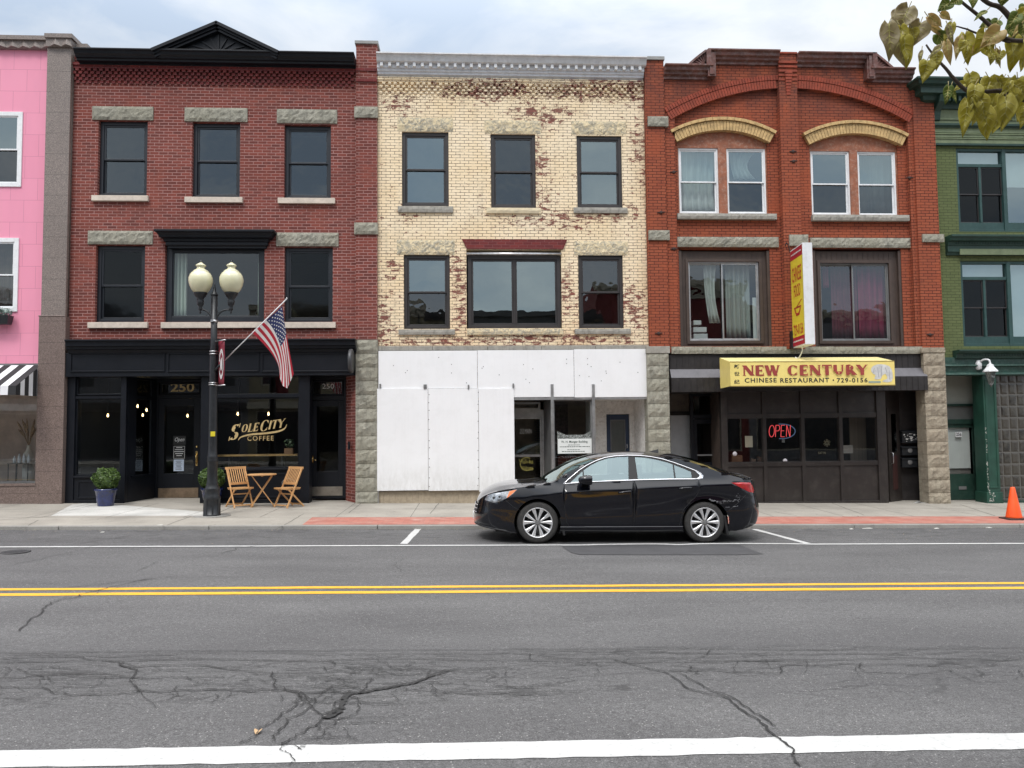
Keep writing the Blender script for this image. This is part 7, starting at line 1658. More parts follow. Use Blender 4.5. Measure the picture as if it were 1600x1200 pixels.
# pendant lamps in the coffee shop
pl = [(153, 635, 1.6), (158, 641.5, 2.2), (168, 640, 2.6), (179, 638, 3.0), (168.5, 649.5, 1.3), (215, 635, 1.8), (229, 641, 2.3), (223, 649, 2.9), (293, 650, 2.2), (339, 643.5, 1.7), (371.5, 647, 1.0), (419.5, 647, 1.0)]
first = None
M_glob = glassmat('amber_lamp_glass', tint=(.85, .75, .55), refl=.08)
for i, (px, py, dy) in enumerate(pl):
    p = at(px, py, D+dy)
    if first is None:
        first = thing('pendant_lamp', p, '', 'lamp', 'pendant lamps in the coffee shop')
        MB().lathe((p.x, p.y, p.z-.035), [(.004, 0), (.02, .012), (.022, .045), (.010, .085)], 10).build('bulb', M_bulb, first)
        MB().lathe((p.x, p.y, p.z+.05), [(.018, 0), (.018, .05), (.006, .07)], 10).build('socket', M_blackmet, first)
        MB().tube([(p.x, p.y, p.z+.1), (p.x, p.y, zsf+.2)], .004, 5).build('cord', M_blackmet, first); o = first
    else: o = copy_thing(first, p)
    o['label'] = ['leftmost lit pendant bulb in the left coffee shop window', 'lit pendant bulb just right of the leftmost one in the left coffee shop window', 'upper middle lit pendant bulb in the left coffee shop window', 'rightmost lit pendant bulb in the left coffee shop window', 'lowest and brightest pendant bulb in the left coffee shop window',
                  'upper left lit bulb in the slanting side window of the coffee shop', 'rightmost lit bulb in the slanting side window of the coffee shop', 'lowest lit bulb in the slanting side window of the coffee shop', 'lit pendant bulb seen through the coffee shop door glass',
                  'lit pendant bulb beside the lamp post in the large coffee shop window', 'lit pendant bulb above the letter S of the gold lettering', 'lit pendant bulb above the word City of the gold lettering'][i]
# counter inside the big window
c0, c1_ = at(338, 712, D+.4), at(466, 712, D+.4)
ct = thing('window_counter', ((c0.x+c1_.x)/2, D+.45, c0.z), 'long wooden counter behind the large coffee shop window', 'counter')
MB().box(c0.x, c1_.x, D+.30, D+.62, c0.z-.02, c0.z+.02).build('counter_top', plain('oiled_oak', (.42, .27, .11), .4, var=.2, vs=4), ct)
mb = MB(); mb.box(c0.x+.3, c0.x+.34, D+.34, D+.58, ZB, c0.z-.02); mb.box(c1_.x-.4, c1_.x-.36, D+.34, D+.58, ZB, c0.z-.02); mb.build('support', M_blackmet, ct)
c = at(454, 700, D+.5); vv = thing('plant_pot', (c.x, D+.46, c0.z+.02), 'small plant in a wooden box at the right end of the window counter', 'plant')
MB().box(c.x-.12, c.x+.08, D+.36, D+.54, c0.z+.02, c0.z+.16).build('pot', plain('plain_wood_box', (.22, .13, .07), .7), vv)
mb = MB(); leafball(mb, (c.x-.02, D+.46, c0.z+.27), .12, 60, .05); mb.build('foliage', leafmat('dim_house_plant_leaves', (.03, .06, .03), (.08, .13, .06)), vv, fix=False)

# ------------------------------------------------------------------ street furniture
# lamp post
LP = gr(331, 806.5, .07); LP.z = sw(LP.x, LP.y); lx, ly = LP.x, LP.y
def lz(py, px=336): return at(px, py, ly).z
post_ = thing('street_lamp', LP, 'black iron lamp post with two cream acorn globes, a maroon banner and a flag bracket', 'street lamp')
top = lz(461); z0 = LP.z; hgt = top-z0
zz = lambda py: lz(py)-z0
mb = MB()
prof = [(.172, 0), (.172, .03), (.165, .035), (.162, zz(778)*.62), (.158, zz(781)), (.165, zz(780)), (.170, zz(777.5)), (.150, zz(774)), (.142, zz(766)), (.150, zz(764)), (.142, zz(762)), (.115, zz(758)), (.118, zz(756)), (.103, zz(752)), (.098, zz(722)), (.108, zz(721)), (.108, zz(719)), (.100, zz(716)), (.108, zz(714)), (.096, zz(712)), (.086, zz(700)), (.080, zz(602)), (.079, zz(560)), (.066, zz(540)), (.062, zz(462))]
mb.lathe((lx, ly, z0), prof, 16); 
for k in range(8):
    a = PI/8+2*PI*k/8; mb.bar((lx+.150*math.cos(a), ly+.150*math.sin(a), z0+.04), (lx+.148*math.cos(a), ly+.148*math.sin(a), z0+zz(780)), .03, .035, (math.cos(a), math.sin(a), 0))
mb.build('post', M_blackmet, post_)
mb = MB(); mb.lathe((lx, ly, z0+zz(462)), [(.07, 0), (.075, .02), (.055, .05), (.035, .08), (.03, .14), (.012, .2), (.018, .23), (.004, .27)], 14); mb.build('finial', M_blackmet, post_)
mb = MB(); mb.lathe((lx, ly, sw(lx, ly)-.002), [(.37, 0), (.37, .006)], 26); mb.build('footing_ring', M_curb, post_)
M_globe = plain('cream_globe_glass', (.66, .635, .43), .25, var=.05, vs=4, coat=.5)
GX = .315
for s_ in (-1, 1):
    gxx = lx+s_*GX+.03; zg_ = z0+zz(458)
    mb = MB(); mb.tube(smooth([(lx, ly, z0+zz(503)), (lx+s_*.06, ly, z0+zz(495)), (lx+s_*.16, ly, z0+zz(486)), (gxx-s_*.03, ly, z0+zz(483.5)), (gxx+s_*.0, ly, z0+zz(483))], 5), .017, 8)
    mb.tube(smooth([(lx, ly, z0+zz(490)), (lx+s_*.08, ly, z0+zz(488.5)), (lx+s_*.2, ly, z0+zz(485)), (gxx, ly, z0+zz(484))], 4), .010, 6); arm = mb.build('arm', M_blackmet, post_)
    mb = MB(); mb.lathe((gxx, ly, z0+zz(490)), [(.008, 0), (.028, .03), (.012, .05), (.035, .08), (.045, .11), (.030, .14), (.060, .18), (.072, .26), (.055, .30), (.10, .36), (.125, .40), (.135, .425), (.13, .44)], 16); mb.build('globe_holder', M_blackmet, arm)
    zb_g = z0+zz(490)+.44; H_g = lz(410)-zb_g
    mb = MB(); mb.lathe((gxx, ly, zb_g), [(r_, h_*H_g) for r_, h_ in ((.12, 0), (.145, .02), (.185, .10), (.222, .22), (.242, .36), (.240, .47), (.220, .57), (.188, .645), (.155, .685), (.157, .70), (.135, .73), (.095, .77), (.075, .81), (.080, .845), (.105, .88), (.10, .91), (.06, .95), (.02, 1.0))], 28); mb.build('globe', M_globe, post_)
    mb = MB(); mb.lathe((gxx, ly, zb_g+H_g-.01), [(.02, 0), (.022, .02), (.006, .06)], 8); mb.build('globe_finial', M_blackmet, arm)
mb = MB(); mb.lathe((lx, ly, lz(504)), [(.075, 0), (.075, .05)], 14); mb.lathe((lx, ly, lz(550)), [(.09, 0), (.09, .02)], 14); mb.lathe((lx, ly, lz(554)), [(.09, 0), (.09, .02)], 14); mb.lathe((lx, ly, lz(599)), [(.1, 0), (.1, .018)], 14); mb.lathe((lx, ly, lz(602)), [(.1, 0), (.1, .018)], 14); mb.box(lx-.04, lx+.01, ly-.10, ly-.05, lz(504), lz(500)); mb.build('steel_band', M_greylight, post_)
mb = MB(); c = at(332.5, 678, ly-.1); mb.box(c.x-.045, c.x+.045, ly-.105, ly-.085, c.z-.05, c.z+.05); tgb = mb.build('yellow_tag', plain('yellow_plastic_tag', (.75, .62, .03), .5), post_)
# banner, turned nearly edge-on
bz0, bz1 = lz(603, 345), lz(534, 345); bnx = lx+.085
ban = thing('banner', (bnx, ly, bz1), 'narrow maroon banner with a white oval emblem hung on the lamp post', 'banner')
dyb = -.36; bw = at(351, 570, ly+.02+dyb).x-bnx
def bp(u, z, off=0): return (bnx+bw*u, ly+.02+dyb*u+off, z)
mb = MB(); vs = []
for j in range(9):
    for i in range(5):
        z = bz1+(bz0-bz1)*j/8; vs.append((bnx+bw*i/4+.006*math.sin(j*.9+i), ly+.02+dyb*i/4+.01*math.sin(i*2+j*.5), z+.02*(i/4)*(1 if j == 0 else 0)-.0))
mb.add(vs, [(j*5+i, j*5+i+1, (j+1)*5+i+1, (j+1)*5+i) for j in range(8) for i in range(4)], True); solid(mb.build('banner_cloth', plain('maroon_vinyl', (.20, .015, .03), .55, var=.1), ban, fix=False), .003)
mb = MB(); cz = (bz0+bz1)/2-.02; cu = .52
for r0_, r1_, off in ((.30, .22, -.018), (.13, .0, -.018)):
    n = 24
    for k in range(n):
        a0, a1 = 2*PI*k/n, 2*PI*(k+1)/n; rx = 1.15
        f = lambda r_, a: bp(cu+r_*rx*math.cos(a)*1.0, cz+r_*1.05*math.sin(a), off)
        if r1_ > 0: mb.add([f(r0_, a0), f(r0_, a1), f(r1_, a1), f(r1_, a0)], [(0, 1, 2, 3)])
        else: mb.add([f(r0_, a0), f(r0_, a1), f(0, 0)], [(0, 1, 2)])
mb.build('emblem', plain('off_white_print', (.66, .64, .62), .6, dirt=((.2, .05, .06), .5), vs=20), ban, fix=False)
mb = MB()
for z in (bz1+.0, bz0-.0): mb.tube([(lx, ly, z), bp(1.08, z)], .012, 6)
mb.build('banner_rod', M_greylight, ban)
# flag on its slanting pole
f0 = at(340, 574, ly-.1); f1 = at(448, 467, ly-.30)
fl = thing('flag', f0, 'American flag hanging from a slanting white pole on the lamp post', 'flag')
mb = MB(); mb.tube([f0.lerp(f1, .06), f1], [.013, .010], 8); mb.lathe(tuple(f1), [(.004, -.01), (.018, .01), (.006, .03)], 8); mb.build('flag_pole', M_white, fl)
mb = MB(); mb.tube([(lx+.06, ly-.06, f0.z-.06), f0.lerp(f1, .0), f0.lerp(f1, .09)], [.03, .022, .02], 8); mb.build('pole_bracket', M_blackmet, fl)
def flagpt(s, t):
    """s: along the hoist (0 lower end, 1 top of the pole), t: out along the stripes, hanging down"""
    top_ = [(393, 519), (403, 511), (413, 503), (423, 494), (433, 486), (441, 478)]
    bot_ = [(436.5, 578), (437, 590), (442, 603), (449, 607), (452, 600), (459, 584)]
    mid_ = [(424, 552), (431, 551), (437, 543), (441, 538), (445, 530), (447.5, 522)]
    def L(a, s):
        x = s*5; i = min(4, int(x)); f = x-i; return a[i][0]+(a[i+1][0]-a[i][0])*f, a[i][1]+(a[i+1][1]-a[i][1])*f
    A, M_, B = L(top_, s), L(mid_, s), L(bot_, s)
    px = (1-t)**2*A[0]+2*t*(1-t)*(2*M_[0]-(A[0]+B[0])/2)+t*t*B[0]; py = (1-t)**2*A[1]+2*t*(1-t)*(2*M_[1]-(A[1]+B[1])/2)+t*t*B[1]
    y = ly-.12-.17*s+.10*math.sin(s*7+t*1.5)*t - .03*t
    return at(px, py, y)
mR, mW_, mBl, mSt = MB(), MB(), MB(), MB(); ns, ntt = 13*3, 18
for i in range(ns):
    st = i//3; s0, s1 = i/ns, (i+1)/ns
    for j in range(ntt):
        t0, t1 = j/ntt, (j+1)/ntt; cant = st >= 6 and t1 <= .52
        m_ = mBl if cant else (mR if st % 2 == 0 else mW_)
        P4 = [flagpt(s0, t0), flagpt(s1, t0), flagpt(s1, t1), flagpt(s0, t1)]
        m_.add(P4, [(0, 1, 2, 3)], True)
for a in range(9):
    for c in range(6 if a % 2 == 0 else 5):
        s_ = .475+(a+.6)*.525/9.4; t = (.045+(c+.5*(a % 2))*.084)
        p = flagpt(s_, t); q_ = flagpt(s_+.01, t); r_ = flagpt(s_, t+.01); e1_ = (q_-p).normalized(); e2_ = (r_-p).normalized(); nv = e1_.cross(e2_).normalized()
        if nv.y > 0: nv = -nv
        e2_ = nv.cross(e1_)
        ctr = p+nv*.006; pts = []
        for k in range(10): rr = .020 if k % 2 == 0 else .009; an = PI*k/5; pts.append(ctr+e1_*rr*math.cos(an)+e2_*rr*math.sin(an))
        mSt.add([ctr]+pts, [(0, 1+k, 1+(k+1) % 10) for k in range(10)])
def cloth(name, c):
    m, nt, b, o = newmat(name); b.inputs['Base Color'].default_value = c4(c); b.inputs['Roughness'].default_value = .75
    tr = node(nt, 'ShaderNodeBsdfTranslucent'); tr.inputs[0].default_value = c4(c); mx = node(nt, 'ShaderNodeMixShader'); mx.inputs[0].default_value = .3
    nt.links.new(b.outputs[0], mx.inputs[1]); nt.links.new(tr.outputs[0], mx.inputs[2]); nt.links.new(mx.outputs[0], o.inputs[0]); return m
mW_.build('white_stripes', cloth('flag_white', (.74, .72, .70)), fl, fix=False); mR.build('red_stripes', cloth('flag_red', (.46, .02, .04)), fl, fix=False); mBl.build('canton', cloth('flag_blue', (.022, .032, .11)), fl, fix=False); mSt.build('stars', MATS['flag_white'], fl, fix=False)
# planters
def planter(px, py, sc, lab, seed, first=None):
    p = at(px, py, 18.02); p.z = sw(p.x, p.y)
    if first: 
        return copy_thing(first, p, .9, lab)
    t = thing('shrub_planter', p, lab, 'planter', 'blue glazed planters with clipped shrubs')
    x, y, z = p; h = .39
    mb = MB(); mb.lathe((x, y, z), [(.165, 0), (.17, .02), (.20, h*.55), (.228, h*.88), (.245, h*.90), (.245, h), (.225, h), (.21, h-.04)], 32)
    po = mb.build('pot', plain('cobalt_glazed_ceramic', (.006, .016, .095), .15, var=.35, vs=7, coat=.6), t)
    MB().lathe((x, y, z+h-.05), [(.21, 0), (.21, .02)], 20).build('soil', plain('dark_soil', (.03, .022, .016), .95), t)
    MB().tube([(x, y, z+h-.05), (x, y, z+h+.25)], .022, 7).build('stem', plain('shrub_stem', (.08, .055, .03), .9), t)
    mb = MB(); r2 = random.Random(seed); c = (x, y, z+h+.215)
    leafball(mb, c, .275, 5200, .034, .92, .72, .25, r2)
    for _ in range(60):
        d_ = Vector((r2.gauss(0, 1), r2.gauss(0, 1), abs(r2.gauss(0, .8)))).normalized(); leafball(mb, (c[0]+d_.x*.262, c[1]+d_.y*.262, c[2]+d_.z*.24), .05, 16, .036, 1, .3, .3, r2)
    mb.build('foliage', leafmat('boxwood_leaves', (.028, .062, .012), (.11, .18, .035)), t, fix=False)
    return t
pl1 = planter(165, 789, 1, 'blue glazed pot with clipped round green shrub standing left of the coffee shop door', 3)
p2 = at(331, 784.5, 18.2); p2.z = sw(p2.x, p2.y); copy_thing(pl1, p2, 1.3, 'blue glazed pot with round green shrub half hidden behind the lamp post')
# folding table and chairs
def woodmat():
    m, nt, b, o = newmat('oiled_teak'); p = objco(nt)
    n1 = noise(nt, scalev(nt, p, (9, 9, 2)), 2, 4, .6)
    nt.links.new(ramp(nt, n1, .3, .7, (.50, .26, .10), (.62, .35, .15)), b.inputs['Base Color']); b.inputs['Roughness'].default_value = .5; return m
M_teak = woodmat()
def chair(px, py, rz, lab, first=None):
    p = at(px, py, 17.78); p.z = sw(p.x, p.y)
    if first: return copy_thing(first, p, rz, lab)
    t = thing('folding_chair', Vector((0, 0, 0)), lab, 'chair', 'wooden folding chairs by the round table')
    W2 = .215
    # local frame: seat faces -y; back frame legs run from the top of the back (rear) down to the front feet
    for s_ in (-1, 1):
        MB().bar((s_*W2, .21, .89), (s_*W2, -.22, 0), .024, .036, (0, 1, 0)).build('back_leg' if False else 'leg', M_teak, t, bevel=.003)
        MB().bar((s_*(W2-.03), -.19, .44), (s_*(W2-.03), .28, 0), .024, .034, (0, 1, 0)).build('leg', M_teak, t, bevel=.003)
    bk = lambda z: .21-.43*(.89-z)/.89
    mb = MB(); mb.box(-W2-.03, W2+.03, bk(.875)-.015, bk(.875)+.015, .845, .90); mb.build('top_rail', M_teak, t, bevel=.004)
    mb = MB(); mb.box(-W2, W2, bk(.53)-.012, bk(.53)+.012, .505, .555)
    for i in range(8):
        x = -W2+.035+(2*W2-.07)*i/7; mb.bar((x, bk(.85), .85), (x, bk(.55), .55), .019, .012, (0, 1, 0))
    mb.build('backrest', M_teak, t)
    mb = MB()
    for i in range(7):
        y = -.20+.055*i; mb.box(-W2+.01, W2-.01, y, y+.046, .425, .44)
    for s_ in (-1, 1): mb.box(s_*(W2-.035)-.011, s_*(W2-.035)+.011, -.21, .17, .395, .424)
    mb.box(-W2-.012, W2+.012, -.232, -.205, .41, .445); mb.build('seat', M_teak, t, bevel=.002)
    for z in (.30, .055):
        y = .21-.43*(.89-z)/.89; MB().box(-W2, W2, y-.009, y+.009, z-.014, z+.014).build('stretcher', M_teak, t, bevel=.002)
    y = .28-.47*.055/.44; MB().box(-W2+.03, W2-.03, y-.009, y+.009, .04, .07).build('stretcher', M_teak, t)
    t.location = p; t.rotation_euler.z = rz; return t
def fixworld(t): pass
ch1 = chair(374, 783.5, R_(42), 'left wooden folding chair between the lamp post and the round table')
chair(451, 783.5, R_(-38), 'right wooden folding chair, right of the round table', first=ch1)
p = at(409, 785, 17.85); p.z = sw(p.x, p.y)
tb2 = thing('folding_table', Vector((0, 0, 0)), 'small round wooden folding table between the two chairs on the pavement', 'table')
mb = MB(); mb.lathe((0, 0, .71), [(.31, 0), (.32, .006), (.32, .022), (.312, .028)], 36); mb.build('table_top', M_teak, tb2)
for s_ in (-1, 1):
    MB().bar((-.22, s_*.15, .70), (.27, s_*.15, 0), .032, .022, (0, 0, 1)).build('leg', M_teak, tb2, bevel=.002); MB().bar((.22, s_*.115, .70), (-.24, s_*.115, 0), .032, .022, (0, 0, 1)).build('leg', M_teak, tb2, bevel=.002)
mb = MB(); mb.box(.24, .262, -.15, .15, .02, .045); mb.build('stretcher', M_teak, tb2); MB().box(-.232, -.21, -.115, .115, .02, .045).build('stretcher', M_teak, tb2)
MB().box(-.02, .02, -.15, .15, .685, .708).build('stretcher', M_teak, tb2)
tb2.location = p; tb2.rotation_euler.z = R_(18)
# coiled hose on the wall behind
c = at(450, 756, D-.10); mb = MB(); mb.tube([(c.x+.14*math.cos(a*.25)+.01*math.sin(a), D-.09+.004*(a % 9), c.z+.13*math.sin(a*.25)) for a in range(0, 76)], .007, 5); tag(mb.build('hose', M_alumgrey), 'thin grey hose coiled on the black panel behind the right chair', 'hose')
# traffic cone
p = gr(1583, 811.5, .07); p.z = sw(p.x, p.y); cn_ = thing('traffic_cone', p, 'bright orange traffic cone on the red paving at the right edge', 'traffic cone')
M_or = plain('orange_cone_plastic', (.88, .10, .015), .45, var=.08, vs=4)
h = at(1586, 761, p.y).z-p.z
MB().lathe((p.x+.02, p.y, p.z+.03), [(.155, 0), (.15, .03), (.045, h-.05), (.036, h-.03), (.03, h-.03)], 28).build('cone_body', M_or, cn_)
mb = MB(); mb.hexa([(p.x-.2, p.y-.18, p.z), (p.x+.24, p.y-.2, p.z), (p.x+.22, p.y+.2, p.z), (p.x-.2, p.y+.18, p.z)], [(p.x-.19, p.y-.17, p.z+.035), (p.x+.23, p.y-.19, p.z+.035), (p.x+.21, p.y+.19, p.z+.035), (p.x-.19, p.y+.17, p.z+.035)]); mb.build('base', plain('dirty_black_rubber', (.04, .02, .015), .8), cn_, bevel=.01)
# a fallen leaf and litter
def leafpts(L, W):  # heart-shaped outline, tip at (0,-L)
    return [(0, 0), (W*.22, .10*L), (W*.42, .07*L), (W*.5, -.10*L), (W*.46, -.32*L), (W*.32, -.58*L), (W*.12, -.85*L), (0, -L), (-W*.12, -.85*L), (-W*.32, -.58*L), (-W*.46, -.32*L), (-W*.5, -.10*L), (-W*.42, .07*L), (-W*.22, .10*L)]
c = gr(404, 1144, 0); mb = MB(); pts = leafpts(.065, .05)
vs = [(c.x+x, c.y+y, gz(c.x)+.008+abs(x)*.6) for x, y in pts]; mb.add([(c.x, c.y-.03, gz(c.x)+.006)]+vs, [(0, 1+i, 1+(i+1) % 14) for i in range(14)], True); tag(solid(mb.build('fallen_leaf', plain('tan_dry_leaf', (.50, .33, .18), .8, var=.2)), .001), 'single tan fallen leaf lying on the near lane of the road', 'leaf')
lt = [(250, 826, .05), (160, 832, .03), (1330, 827, .03), (1355, 826, .09), (1463, 826, .04), (1545, 825, .05), (185, 793, .04), (515, 836, .03), (460, 880, .02)]
M_lit = plain('pale_litter', (.55, .54, .5), .8)
for i, (px, py, s_) in enumerate(lt[:6]):
    c = gr(px, py, 0); onp = c.y > KERB; z = (sw(c.x, c.y) if onp else gz(c.x))+.002; mb = MB(); mb.hexa([(c.x-s_, c.y-.02, z), (c.x+s_, c.y-.03, z), (c.x+s_*.8, c.y+.03, z), (c.x-s_, c.y+.02, z)], [(c.x-s_, c.y-.02, z+.004), (c.x+s_, c.y-.03, z+.008), (c.x+s_*.8, c.y+.03, z+.012), (c.x-s_, c.y+.02, z+.006)])
    tag(mb.build('litter', M_lit), 'scrap of pale litter lying along the kerb', 'litter', 'litter along the kerb', 'thing')
# ------------------------------------------------------------------ parked sedan
CY = 12.78; CW = .91; CL = 4.82
cq = at(741, 780, CY); CX0 = cq.x; CGZ = lambda s: gz(CX0+s)
def interp(tab, s):
    if s <= tab[0][0]: return tab[0][1]
    for i in range(len(tab)-1):
        if s <= tab[i+1][0]:
            # Catmull-Rom with clamped tangents
            x0, y0 = tab[i]; x1, y1 = tab[i+1]; h = x1-x0; t = (s-x0)/h
            m0 = ((y1-tab[i-1][1])/(x1-tab[i-1][0])) if i > 0 else (y1-y0)/h
            m1 = ((tab[i+2][1]-y0)/(tab[i+2][0]-x0)) if i+2 < len(tab) else (y1-y0)/h
            return (2*t**3-3*t*t+1)*y0+(t**3-2*t*t+t)*h*m0+(-2*t**3+3*t*t)*y1+(t**3-t*t)*h*m1
    return tab[-1][1]
ZE = [(0, .60), (.04, .68), (.10, .745), (.2, .80), (.4, .865), (.7, .92), (1.0, .955), (1.2, .985), (1.33, 1.02), (1.5, 1.11), (1.75, 1.235), (2.0, 1.345), (2.2, 1.405), (2.5, 1.44), (2.8, 1.447), (3.1, 1.44), (3.4, 1.41), (3.65, 1.35), (3.93, 1.26), (4.2, 1.165), (4.4, 1.10), (4.56, 1.07), (4.68, 1.055), (4.75, 1.01), (4.79, .92), (4.82, .72)]
ZCc = [(0, .61), (.04, .72), (.09, .79), (.25, .88), (.43, .936), (.75, .97), (1.18, 1.01), (1.33, 1.04), (1.68, 1.25), (1.95, 1.38), (2.22, 1.465), (2.57, 1.505), (2.98, 1.505), (3.30, 1.49), (3.54, 1.455), (3.93, 1.34), (4.25, 1.215), (4.45, 1.135), (4.58, 1.11), (4.68, 1.105), (4.75, 1.05), (4.79, .94), (4.82, .73)]
BELT = [(0, .9), (1.4, .965), (2.6, 1.02), (3.8, 1.05), (4.82, 1.06)]
CREASE = [(0, .66), (.8, .76), (1.5, .845), (2.6, .90), (4.3, .985), (4.82, .99)]
LF, LR = .95, .62
def planw(s):
    w_ = CW
    if s < LF: u = max(0, s/LF); w_ *= (1-(1-u)**2.9)**(1/2.3)
    if s > CL-LR: u = max(0, (CL-s)/LR); w_ *= (1-(1-u)**3.0)**(1/2.6)
    return w_
def prof_y(s, z):
    """half width of the body at length s, height z"""
    zc = interp(CREASE, s); zb = interp(BELT, s); w_ = planw(s)
    if z <= zc:
        d_ = zc-z
        k = 1-.012*math.sin(min(1, d_/.45)*PI)-.02*max(0, (d_-.25)/.4)**1.5
        # lower edge tucks in
        if z < .32: k -= .35*(.32-z)**1.6
    else:
        d_ = z-zc; cf = .25+.35*min(1, max(0, (s-.9)/.7)); k = 1-cf*d_-.5*d_*d_ if z < zb else None
        if k is None:
            d1 = zb-zc; k1 = 1-cf*d1-.5*d1*d1; y1 = w_*k1
            g = min(1, max(0, (s-.9)/.5))*min(1, max(0, (4.75-s)/.6))
            return max(0, y1-(z-zb)*(.40*g+.9*(1-g))*min(1, w_/CW))
    # swelling over the wheels
    for sc_ in (1.045, 3.86):
        k += .014*math.exp(-((s-sc_)/.42)**2)*math.exp(-((z-.62)/.22)**2)
    return w_*k
def mapx(s, z):
    n = interp([(.15, .03), (.3, .0), (.45, .0), (.6, .03), (.75, .05), (1, .05)], z); t = interp([(.2, .10), (.4, .02), (.55, 0), (.8, .06), (.95, .10), (1.1, .12)], z)
    x = s
    if s < LF: x += n*(1-s/LF)**2
    if s > CL-LR: x -= t*((s-(CL-LR))/LR)**2
    if s > 4.1: x += .18*((s-4.1)/.72)**1.3
    return x
def S3(s, z, side, off=0):
    y = prof_y(s, z)+off
    return (mapx(s, z), side*y, z)
# side-view outlines, read off the photograph in metres
pxs = lambda l: [((x-741)/93.9, (846.2-y)/93.9) for x, y in l]
DLO = pxs([(879.5, 754), (893, 743), (905, 733.5), (918, 725.5), (932, 718.8), (948, 713.3), (965, 710.6), (985, 709.5), (1005, 709.8), (1022, 711.5), (1040, 715), (1058, 720.5), (1076, 727), (1092, 733.2), (1100, 737.5), (1101.5, 741), (1099, 744.6), (1093, 745.6), (1050, 746), (1000, 747.3), (950, 749.3), (910, 751.7)])
GF = pxs([(893, 751.3), (903, 742), (911.5, 733.5), (911.5, 751)]); 
GF1 = pxs([(891, 751.5), (911, 734.3), (911, 750.7)]); GF2 = pxs([(913, 750.6), (913, 732.8), (925, 725), (938, 718.8), (952, 714.5), (968, 712.2), (986, 711.4), (983.5, 747)])
GR1 = pxs([(998.5, 746.6), (996.5, 712.2), (1012, 712.8), (1030, 715.8), (1048, 720.3), (1056, 723.2), (1056.5, 744.8)]); GR2 = pxs([(1058.8, 744.7), (1058.2, 724.2), (1072, 729.5), (1084.5, 734.8), (1084.5, 743.8)])
HEAD = pxs([(753.4, 781.2), (757, 773.5), (768, 769.5), (791, 765.3), (799, 763.6), (806.5, 762.3), (799, 769.5), (788, 776.8), (777, 782), (768, 784), (761, 782.3)]); AMB = pxs([(789.5, 776), (794, 765.5), (799, 764), (805.5, 762.9), (798.5, 769)])
TAIL = pxs([(1143.5, 751.3), (1160, 751), (1174.5, 752), (1179, 758), (1181.8, 765), (1178, 768.3), (1170, 766.3), (1157, 759.5)])
ZG = .0
zbot = [(0, .26), (.5, .20), (.62, .17), (1.5, .185), (3.3, .185), (4.3, .20), (4.5, .235), (4.82, .33)]
AR = [(1.045, .352, .392), (3.86, .352, .388)]
def archpts(sc_, zc_, r_):
    z_ = interp(zbot, sc_); a0 = math.asin(max(-1, (z_-zc_)/r_)); return [(sc_+r_*math.cos(a), zc_+r_*math.sin(a)) for a in [PI-a0+(2*a0-PI)*t/26 for t in range(27)]]
outline = []
ss = [0, .03, .08, .15, .25, .4, .55]+[.65]
for s in ss[:-1]: outline.append((s, interp(zbot, s)))
for k, (sc_, zc_, r_) in enumerate(AR):
    outline += archpts(sc_, zc_, r_)
    if k == 0: outline += [(s, interp(zbot, s)) for s in (1.6, 2.0, 2.5, 3.0, 3.35)]
outline += [(s, interp(zbot, s)) for s in (4.35, 4.45, 4.55, 4.65, 4.72, 4.78, 4.82)]
tops = [4.82, 4.815, 4.805, 4.79, 4.77, 4.74, 4.70, 4.66, 4.6]+[4.5-.1*i for i in range(43)]+[.22, .16, .1, .06, .03, .01, 0]
outline += [(s, interp(ZE, s)) for s in tops]
def inpoly(p, poly):
    x, y = p; c = False; n = len(poly)
    for i in range(n):
        x0, y0 = poly[i]; x1, y1 = poly[i-1]
        if (y0 > y) != (y1 > y) and x < (x1-x0)*(y-y0)/(y1-y0)+x0: c = not c
    return c
DOORF = pxs([(881.5, 753.5), (881, 790), (884, 812), (889, 820.5), (990, 820.8), (990.8, 747.8), (950, 749.5), (910, 752)])
DOORR = pxs([(993, 747.6), (992.5, 820.8), (1062, 820.5), (1064, 812), (1068, 795), (1078, 783), (1089, 773), (1094.5, 762), (1094, 745.9), (1050, 746.4)])
regions = [('glass', GF1), ('glass', GF2), ('glass', GR1), ('glass', GR2), ('black', DLO), ('amber', AMB), ('head', HEAD), ('tail', TAIL), ('doorf', DOORF), ('doorr', DOORR)]
pts, edges = [], []
def addloop(l, close=True):
    o = len(pts); pts.extend([Vector(p) for p in l]); n = len(l)
    for i in range(n if close else n-1): edges.append((o+i, o+(i+1) % n))
addloop(outline)
for _, pl_ in regions: addloop(pl_)
gsx = [.006, .015, .03, .045, .06, .08, .10, .125, .15, .18, .21, .25, .29]+[.33+.045*i for i in range(89)]+[4.37, 4.41, 4.45, 4.49, 4.53, 4.57, 4.60, 4.63, 4.66, 4.69, 4.715, 4.735, 4.755, 4.77, 4.783, 4.793, 4.802, 4.809, 4.815]
for s in gsx:
    for j in range(30):
        z = .2+.044*j
        if inpoly((s, z), outline): pts.append(Vector((s, z+(.001*((j*7) % 3)))))
    for dz in (-.03, -.012, .012, .03):
        z = interp(CREASE, s)+dz
        if inpoly((s, z), outline): pts.append(Vector((s, z)))
vo, eo, fo, _, _, _ = delaunay_2d_cdt(pts, edges, [], 0, 1e-5)
groups = {}
for f in fo:
    c = ((vo[f[0]].x+vo[f[1]].x+vo[f[2]].x)/3, (vo[f[0]].y+vo[f[1]].y+vo[f[2]].y)/3)
    if not inpoly(c, outline): continue
    g = 'body'
    for nm, pl_ in regions:
        if inpoly(c, pl_): g = nm; break
    groups.setdefault(g, []).append(f)
